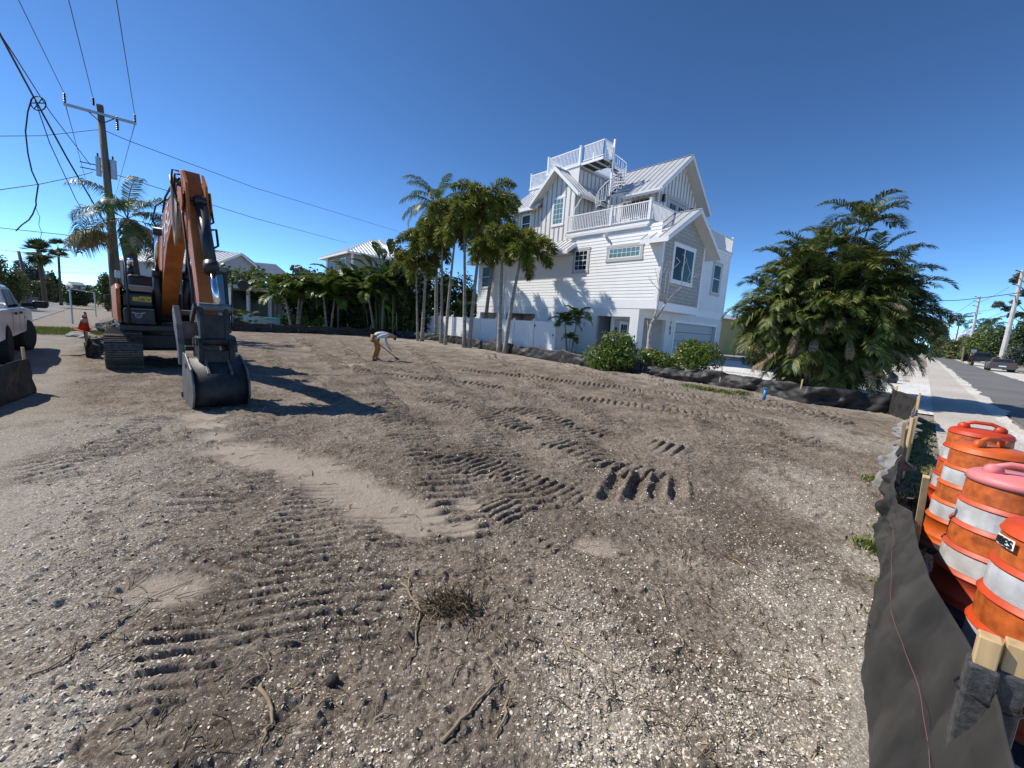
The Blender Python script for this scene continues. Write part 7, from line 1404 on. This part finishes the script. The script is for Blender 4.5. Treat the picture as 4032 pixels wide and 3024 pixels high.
wire('dark line crossing the sky from the palm clump to the right edge', [atY(*Fc(560, 498), 60), atY(*Fc(1000, 488), 60), atY(*Fc(1330, 455), 60), atY(*Fc(1600, 420), 56), atY(*Fc(1990, 365), 50)], .05)
for k, (a_, b_, lab) in enumerate([((930, 738), (1290, 650), 'low line between the third and middle concrete poles'), ((1300, 650), (1720, 560), 'low line between the middle and nearest concrete poles'), ((930, 690), (1240, 500), 'upper line between the third and middle concrete poles'), ((1310, 520), (1740, 300), 'upper line between the middle and nearest concrete poles'), ((1300, 790), (1700, 640), 'service line right of the middle concrete pole')]):
    wire(lab, [atY(*Fc(*a_), 105), atY(*Fc(*b_), 90)], .035, sag=.3)
# small roadside things
sg = thing('street_sign', 'small street sign on a post seen from behind on the far roadside', 'sign', place_at(118, -6.6)); mb = MB(); mb.box(-.04, .04, -.04, .04, 0, 2.2); mb.build('post', GALV, sg); mb = MB(); mb.box(-.5, .5, -.02, .02, 1.9, 2.5); mb.build('panel', GALV, sg)
for i, (x, y, Y) in enumerate([(1090, 1280, 80), (1240, 1245, 80)]):
    bb = atY(*Fc(x, y), Y); t2 = atY(*Fc(x+8, y-(120 if i == 0 else 40)), Y); mb = MB(); mb.bar((bb.x, Y, tz(bb.x, Y)), t2, .35 if i == 0 else .25); tag(mb.build('wooden_post', WOODP, bev=.03), ['square timber post left of the black pickup', 'short post seen above the roof of the black pickup'][i], 'post')
bgp = atY(3500+45/3.686, 1050+1500/3.686, 20.5); bgz = tz(bgp.x, bgp.y); mb = MB(); mb.lathe([(.05, 0), (.26, .04), (.32, .2), (.28, .38), (.12, .52), (.06, .58), (.09, .64), (.02, .66)], 14, (bgp.x, bgp.y, bgz)); tag(mb.build('rubbish_bag', mat('bag_black', (.012, .012, .014), .3, bump=.9, bscale=9, dist=.05), smooth=True), 'knotted black rubbish bag on the white driveway edge', 'bag')
# tarp heap at the base of the pole and stones
mb = MB(); c0 = atY(455, 1265, 19.5); g_ = np.random.default_rng(5)
def rock(c, s, lab, mt, name='rock', cat='rock', grp=None):
    g = np.random.default_rng(int(abs(c[0]*100)) % 999); bm_ = bmesh.new(); bmesh.ops.create_icosphere(bm_, subdivisions=2, radius=1)
    for v in bm_.verts: v.co *= g.uniform(.8, 1.15); v.co = Vector((v.co.x*s[0], v.co.y*s[1], v.co.z*s[2]))
    me = bpy.data.meshes.new(name); bm_.to_mesh(me); bm_.free(); me.materials.append(mt); o = bpy.data.objects.new(name, me); COL.objects.link(o); o.location = c; return tag(o, lab, cat, grp)
FABK = mat('black_tarp', (.02, .02, .018), .7, bump=.8, bscale=6, dist=.08)
rock((c0.x, c0.y, .25), (.9, .6, .5), 'black tarp heap bundled at the foot of the wooden poles', FABK, 'tarp', 'tarp')
ROCKM = mat('grey_rubble', (.25, .24, .22), .9, var=.3)
for i, (x, y) in enumerate([(300, 1270), (318, 1265), (345, 1275), (330, 1250), (385, 1258)]):
    p = gpt(x, y+12); p = Vector((p.x*.72, p.y*.72, 0)); rock((p.x, p.y, .05), (.35+.1*(i % 2), .3, .14), 'grey rubble lump beside the pipe frame on the gravel', ROCKM, 'rubble', 'rubble', 'grey rubble lumps by the pipe frame')
# ------------------------------------------------------------------ neighbouring houses
def simple_house(name, lab, cat='house'): return thing(name, lab, cat, (0, 0, 0))
GREYW = mat('sage_wall', (.27, .28, .25), .8, var=.05); LGREY = mat('pale_grey_wall', (.42, .44, .46), .85, var=.03); BLUEG = mat('porch_dark', (.02, .028, .032), .9); ROOFW = mat('bright_metal_roof', (.72, .74, .75), .35, .2); TEALW = mat('boat_blue', (.10, .20, .26), .5); GRNR = mat('green_roof', (.12, .17, .16), .9)
# hip-roofed house: front-left corner etc. from the photo
def quadpx(mb, pts, Y): mb.add([atY(x, y, yy) for (x, y), yy in zip(pts, Y)], [tuple(range(len(pts)))])
h2 = simple_house('hip_roof_house', 'sage grey house with a white hipped metal roof beyond the back palms')
fr = Vector((.745, .667, 0)); bk = Vector((-.667, .745, 0))     # street-parallel axes like the lot
c2_ = atY(*Yc(1470, 290), 52); zc = c2_.z; B = Vector((c2_.x, c2_.y, 0))  # near corner of the walls
def WB(mb, o, u0, u1, v0, v1, z0, z1):
    vs = [Vector((o.x, o.y, 0))+fr*u+bk*v+Vector((0, 0, z)) for z in (z0, z1) for v in (v0, v1) for u in (u0, u1)]; mb.add(vs, [(0, 2, 3, 1), (4, 5, 7, 6), (0, 1, 5, 4), (2, 6, 7, 3), (0, 4, 6, 2), (1, 3, 7, 5)])
mb = MB(); WB(mb, B, 0, 11, 0, 9.5, 0, zc); mb.build('wall', GREYW, h2)
mb = MB(); ez = zc+.05; O_ = [B+fr*-.9+bk*-.9, B+fr*11.9+bk*-.9, B+fr*11.9+bk*10.4, B+fr*-.9+bk*10.4]; rz = ez+3.0; R1_, R2_ = B+fr*4.8+bk*4.75, B+fr*6.2+bk*4.75
vs = [Vector((p.x, p.y, ez)) for p in O_]+[Vector((R1_.x, R1_.y, rz)), Vector((R2_.x, R2_.y, rz))]; mb.add(vs, [(0, 1, 5, 4), (1, 2, 5), (2, 3, 4, 5), (3, 0, 4), (3, 2, 1, 0)])
for k in range(1, 26):
    t = k/26; p = Vector(vs[0]).lerp(vs[1], t); e = vs[4].lerp(vs[5], t) if .4 < t < .6 else (vs[0].lerp(vs[4], min(1, t/.45)) if t <= .4 else vs[1].lerp(vs[5], min(1, (1-t)/.45))); mb.bar(p+Vector((0, 0, .03)), e+Vector((0, 0, .03)), .07, .07)
    p = Vector(vs[3]).lerp(vs[0], t); e = vs[4] if abs(t-.5) < .02 else (vs[3].lerp(vs[4], t/.5) if t < .5 else vs[0].lerp(vs[4], (1-t)/.5)); mb.bar(p+Vector((0, 0, .03)), e+Vector((0, 0, .03)), .07, .07)
mb.build('roof', ROOFW, h2)
mb = MB()
for i in range(4): mb.bar(O_[i]+Vector((0, 0, ez-.12)), O_[(i+1) % 4]+Vector((0, 0, ez-.12)), .06, .22)
for (u, v) in ((0, 0), (0, 9.5), (11, 0)): q = B+fr*u+bk*v; mb.box(q.x-.12, q.x+.12, q.y-.12, q.y+.12, 0, zc)
mb.build('trim', W_TRIM, h2)
for v in (2.2, 6.6):
    mb = MB(); WB(mb, B, -.06, 0, v, v+1.7, zc-2.5, zc-.35); wf = mb.build('window', W_TRIM, h2); mb = MB(); WB(mb, B, -.09, -.061, v+.15, v+1.55, zc-2.35, zc-.5); mb.build('pane', GLASS_D, wf)
mb = MB(); WB(mb, B, 5.5, 9, -.06, 0, zc-2.0, zc-.5); wf = mb.build('window', W_TRIM, h2); mb = MB(); WB(mb, B, 5.65, 8.85, -.09, -.061, zc-1.85, zc-.65); mb.build('pane', GLASS_D, wf)
mb = MB(); WB(mb, B, -.7, 11, -1.6, -1.5, zc-3.0, zc-2.9); WB(mb, B, -.9, -.8, -1.6, 9.5, zc-2.95, zc-2.85)
for k in range(60): WB(mb, B, -.7+k*.19, -.65+k*.19, -1.58, -1.53, zc-3.8, zc-2.9)
WB(mb, B, -.9, 11, -1.7, 9.5, zc-3.95, zc-3.8); mb.build('balcony', W_TRIM, h2)
# pale gabled house at left
h3 = simple_house('gabled_house', 'pale grey gabled house with metal roof behind the excavator cab')
Hc = lambda x, y: (800+x/3.949, 930+y/3.949)
Y3 = 58; ap = atY(*Hc(510, 270), Y3); el = atY(*Hc(150, 430), Y3-2); er_ = atY(*Hc(900, 540), Y3+7)
gl_, gr_ = Vector((el.x, el.y, el.z)), Vector((er_.x, er_.y, el.z-.1)); ax_ = (gr_-gl_); ax_.z = 0; ax_.normalize(); bk3 = Vector((-ax_.y, ax_.x, 0)); apx = (gl_+gr_)/2; apx.z = ap.z+.3
gl0 = gl_.copy(); gl0.z = 0; gr0 = gr_.copy(); gr0.z = 0
mb = MB(); D3 = 14; f_ = [gl0, gr0, gr_, apx, gl_]; mb.add([p for p in f_]+[p+bk3*D3 for p in f_], [(0, 1, 2, 3, 4), (9, 8, 7, 6, 5), (0, 5, 6, 1), (1, 6, 7, 2), (4, 9, 5, 0)]); mb.build('wall', LGREY, h3)
mb = MB(); up3 = Vector((0, 0, .12))
for s, e in ((gl_, apx), (gr_, apx)):
    dd = (e-s).normalized(); s2 = s-dd*.8; a, b, c, d = s2-bk3*.5+up3, e-bk3*.5+up3, e+bk3*D3+up3, s2+bk3*D3+up3; mb.add([a, b, c, d, a-up3*1.2, b-up3*1.2, c-up3*1.2, d-up3*1.2], [(0, 1, 2, 3), (7, 6, 5, 4), (0, 4, 5, 1), (3, 2, 6, 7), (0, 3, 7, 4)])
    for k in range(24): q = bk3*(-.45+k*.6); mb.bar(s2+q+up3*1.3, e+q+up3*1.3, .06, .06)
mb.build('roof', ROOFM, h3)
mb = MB(); dl = (apx-gl_).normalized()
mb.bar(gl_-dl*.8-bk3*.53, apx-bk3*.53, .06, .26); dl = (apx-gr_).normalized(); mb.bar(gr_-dl*.8-bk3*.53, apx-bk3*.53, .06, .26); mb.build('rake_board', W_TRIM, h3)
# rear wing with higher roof to the left, lower wing to the right
w1, w2 = atY(*Hc(-120, 170), Y3+6), atY(*Hc(640, 285), Y3+12); mb = MB(); lo = Vector((0, 0, -2.6)); mb.add([w1, w2, w2+lo-bk3*4, w1+lo-bk3*4, w1+bk3*4+lo, w2+bk3*4+lo], [(0, 1, 2, 3), (0, 4, 5, 1), (1, 5, 2)])
for k in range(22): t = (k+.5)/22; mb.bar(w1.lerp(w2, t)+Vector((0, 0, .05)), (w1+lo-bk3*4).lerp(w2+lo-bk3*4, t)+Vector((0, 0, .05)), .08, .08)
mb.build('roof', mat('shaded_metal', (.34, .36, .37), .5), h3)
w1, w2 = atY(*Hc(700, 400), Y3+9), atY(*Hc(1130, 440), Y3+16); lo = Vector((0, 0, -2.4)); mb = MB(); mb.add([w1, w2, w2+lo-bk3*3.5, w1+lo-bk3*3.5], [(0, 1, 2, 3)])
for k in range(18): t = (k+.5)/18; mb.bar(w1.lerp(w2, t)+Vector((0, 0, .05)), (w1+lo-bk3*3.5).lerp(w2+lo-bk3*3.5, t)+Vector((0, 0, .05)), .09, .09)
mb.build('roof', ROOFM, h3)
mb = MB(); WBo = atY(*Hc(690, 480), Y3+8); e3 = w1+lo-bk3*3.4; e4 = w2+lo-bk3*3.4; mb.add([e3, e4, Vector((e4.x, e4.y, 0)), Vector((e3.x, e3.y, 0))], [(0, 1, 2, 3)]); mb.build('wall', LGREY, h3)
mb = MB()
for (x, y) in ((630, 290), (690, 340)): p = atY(*Hc(x, y), Y3+8); mb.bar(p-Vector((0, 0, 1.2)), p, .08)
a, b = atY(*Hc(630, 292), Y3+8), atY(*Hc(760, 400), Y3+9); mb.bar(a, b, .07); mb.bar(a-Vector((0, 0, .7)), b-Vector((0, 0, .6)), .05); mb.build('roof_rail', GALV, h3)
for (x, y) in ((325, 500), (510, 520)): p = atY(*Hc(x, y), Y3-1+(x-150)/750*9); mb = MB(); q = p-bk3*.06; mb.bar(q-ax_*.55, q+ax_*.55, .04, 1.3, up=bk3); wn = mb.build('window', W_TRIM, h3); q = p-bk3*.10; mb = MB(); mb.bar(q-ax_*.46, q+ax_*.46, .03, 1.1, up=bk3); mb.build('pane', GLASS_D, wn)
# low porch house
h4 = simple_house('porch_house', 'low house with a white flat-roofed porch and white posts at the back left')
Y4 = 38.5; pts4 = [(460, 830), (760, 812), (1040, 785), (1300, 830)]; ys4 = [Y4-3, Y4-.5, Y4+2, Y4+3.5]
tp4 = [atY(*Hc(*p), y) for p, y in zip(pts4, ys4)]; zt4 = sum(p.z for p in tp4[:3])/3
mb = MB(); a, b = tp4[0].copy(), tp4[2].copy(); a.z = b.z = zt4+.1; e_ = (b-a).normalized(); n4 = Vector((-e_.y, e_.x, 0)); a2 = a-e_*1.5; b2 = b+e_*.5
mb.add([a2-n4*.3, b2-n4*.3, b2+n4*6, a2+n4*6, a2-n4*.3-Vector((0, 0, .3)), b2-n4*.3-Vector((0, 0, .3)), b2+n4*6-Vector((0, 0, .3)), a2+n4*6-Vector((0, 0, .3))], [(0, 1, 2, 3), (7, 6, 5, 4), (0, 4, 5, 1), (1, 5, 6, 2), (2, 6, 7, 3), (3, 7, 4, 0)]); mb.build('porch_roof', W_TRIM, h4)
for t in (-.06, .38, .98): q = a.lerp(b, t); mb = MB(); mb.box(q.x-.11, q.x+.11, q.y-.11, q.y+.11, 0, zt4-.2); mb.build('porch_post', W_TRIM, h4)
mb = MB(); q = b+e_*-.1; mb.bar(q+Vector((0, 0, -1.2)), q+e_*.7+Vector((0, 0, -.25)), .1); mb.build('brace', W_TRIM, h4)
mb = MB(); q0, q1 = a2+n4*3.2, b2+n4*3.2+e_*7; mb.add([Vector((q0.x, q0.y, 0)), Vector((q1.x, q1.y, 0)), Vector((q1.x, q1.y, zt4-.15)), Vector((q0.x, q0.y, zt4-.15)), Vector((q0.x, q0.y, 0))+n4*4, Vector((q1.x, q1.y, 0))+n4*4, Vector((q1.x, q1.y, zt4-.15))+n4*4, Vector((q0.x, q0.y, zt4-.15))+n4*4], [(0, 1, 2, 3), (1, 5, 6, 2), (4, 0, 3, 7), (7, 6, 5, 4)]); mb.build('wall', mat('porch_wall', (.07, .10, .12), .8), h4)
mb = MB(); r0 = b+e_*.3; r1 = b+e_*7.5; mb.add([Vector((r0.x, r0.y, zt4-.1))-n4*.2, Vector((r1.x, r1.y, zt4-1.1))-n4*.2, Vector((r1.x, r1.y, zt4-1.1))+n4*7, Vector((r0.x, r0.y, zt4-.1))+n4*7], [(0, 1, 2, 3)]); mb.bar(Vector((r0.x, r0.y, zt4-.15))-n4*.2, Vector((r1.x, r1.y, zt4-1.2))-n4*.2, .08, .22); mb.build('roof', W_TRIM, h4)
mb = MB(); dq = (a+b)/2+n4*3.1; mb.bar(Vector((dq.x, dq.y, 1.1))-e_*1.0, Vector((dq.x, dq.y, 1.1))+e_*1.0, .06, 2.1, up=n4); mb.build('door', GLASS_D, h4)
bo_ = thing('boat', 'pale blue low hull with a teal rail lying behind the dark silt fence', 'boat', (0, 0, 0)); p0, p1 = atY(*Hc(620, 1310), 34), atY(*Hc(1215, 1345), 35); ee = (p1-p0).normalized(); nb_ = Vector((-ee.y, ee.x, 0))
mb = MB(); prof = [(-.3, .2), (0, .72), (.15, 1.0), (.1, 1.04), (0, 1.04)]; hull = []
L5 = (p1-p0).length; p0.z = 0; ee.z = 0; ee.normalize()
secs = [(0, .15, 1.15), (.15, .6, 1.08), (.5, .95, 1.0), (.85, .9, .98), (1, .75, .98)]; vs = []
for t, w_, h in secs:
    for s_, z_ in ((-1, h), (-.75, .35), (0, .12), (.75, .35), (1, h)): vs.append(p0+ee*(L5*t)+nb_*(w_*s_)+Vector((0, 0, z_)))
mb.add(vs, [(i*5+j, i*5+j+1, i*5+j+6, i*5+j+5) for i in range(4) for j in range(4)]+[(20, 21, 22, 23, 24)]); hu = mb.build('hull', mat('hull_blue', (.22, .36, .42), .4), bo_); so_ = hu.modifiers.new('t', 'SOLIDIFY'); so_.thickness = .04
mb = MB(); q = p0+ee*(L5*.65)-nb_*1.05; mb.bar(q+Vector((0, 0, .85)), q+ee*(L5*.3)+Vector((0, 0, .85)), .1, .12); mb.bar(q+ee*(L5*.3)+Vector((0, 0, .8)), q+ee*(L5*.36)+Vector((0, 0, 1.3)), .08, .1); mb.build('rail', mat('teal_rail', (.05, .25, .22), .5), bo_)
# green roof house far left, white house far right
h5 = simple_house('green_roof_house', 'small distant house with a green grey roof at the end of the side street'); Lc = lambda x, y: (x/3.687, 850+y/3.687); Y5 = 85
r = [atY(*Lc(985, 948), Y5), atY(*Lc(1200, 968), Y5+3), atY(*Lc(1240, 1010), Y5), atY(*Lc(1050, 1000), Y5-4)]; mb = MB(); mb.add(r+[p-Vector((0, 0, .3)) for p in r], [(0, 1, 2, 3), (7, 6, 5, 4), (0, 3, 7, 4), (3, 2, 6, 7)]); mb.build('roof', GRNR, h5)
mb = MB(); r2 = [atY(*Lc(990, 950), Y5), atY(*Lc(950, 1000), Y5-1), atY(*Lc(1050, 1000), Y5-4)]; d0 = [Vector((p.x, p.y, 0)) for p in (r2[1], r2[2], r[2])]; mb.add([r2[0], r2[1], r2[2]]+d0+[r[2]], [(0, 1, 2), (1, 3, 4, 2), (2, 4, 5, 6)]); mb.build('wall', LGREY, h5)
h6 = simple_house('white_roof_house', 'distant house with a white roof beyond the trees on the right'); Y6 = 135; r = [atY(*Fc(1060, 960), Y6), atY(*Fc(1130, 930), Y6), atY(*Fc(1300, 905), Y6), atY(*Fc(1340, 960), Y6), atY(*Fc(1100, 1010), Y6-6)]
mb = MB(); mb.add(r+[p-Vector((0, -3, 1)) for p in r], [(0, 1, 2, 3, 4), (9, 8, 7, 6, 5), (0, 4, 9, 5), (4, 3, 8, 9)]); mb.build('roof', ROOFW, h6); mb = MB(); a, b = r[0], r[3]; mb.add([a, b, Vector((b.x, b.y, 0)), Vector((a.x, a.y, 0))], [(0, 1, 2, 3)]); mb.build('wall', LGREY, h6)

# yellowish neighbour house in the shade beyond the garage, trees behind it
h7 = simple_house('yellow_house', 'dull yellow house wall glimpsed between the garage and the big palm clump'); YW = mat('dull_yellow_wall', (.34, .30, .13), .85, var=.05)
q0 = hp(4.0, 18.5); q0.z = 0; mb = MB(); WB(mb, q0, 0, 9, 0, 12, 0, 3.6); mb.build('wall', YW, h7); mb = MB(); mb.add([q0-fr*.6-bk*.6+Vector((0, 0, 3.6)), q0+fr*9.6-bk*.6+Vector((0, 0, 3.6)), q0+fr*4.5+bk*6+Vector((0, 0, 5.4)), q0-fr*.6+bk*12.6+Vector((0, 0, 3.6)), q0+fr*9.6+bk*12.6+Vector((0, 0, 3.6))], [(0, 1, 2), (1, 4, 2), (4, 3, 2), (3, 0, 2), (0, 3, 4, 1)]); mb.build('roof', ROOFM, h7)
for i, (x, yt, hw, Y, lab) in enumerate([(2900, 1240, 45, 48, 'leafy tree behind the yellow house wall'), (2985, 1230, 45, 50, 'leafy tree hidden mostly by the big palm clump')]): shrub_px('leafy_tree', lab, 'tree', x, yt, hw, Y, L_MID, 200+i, 2600)
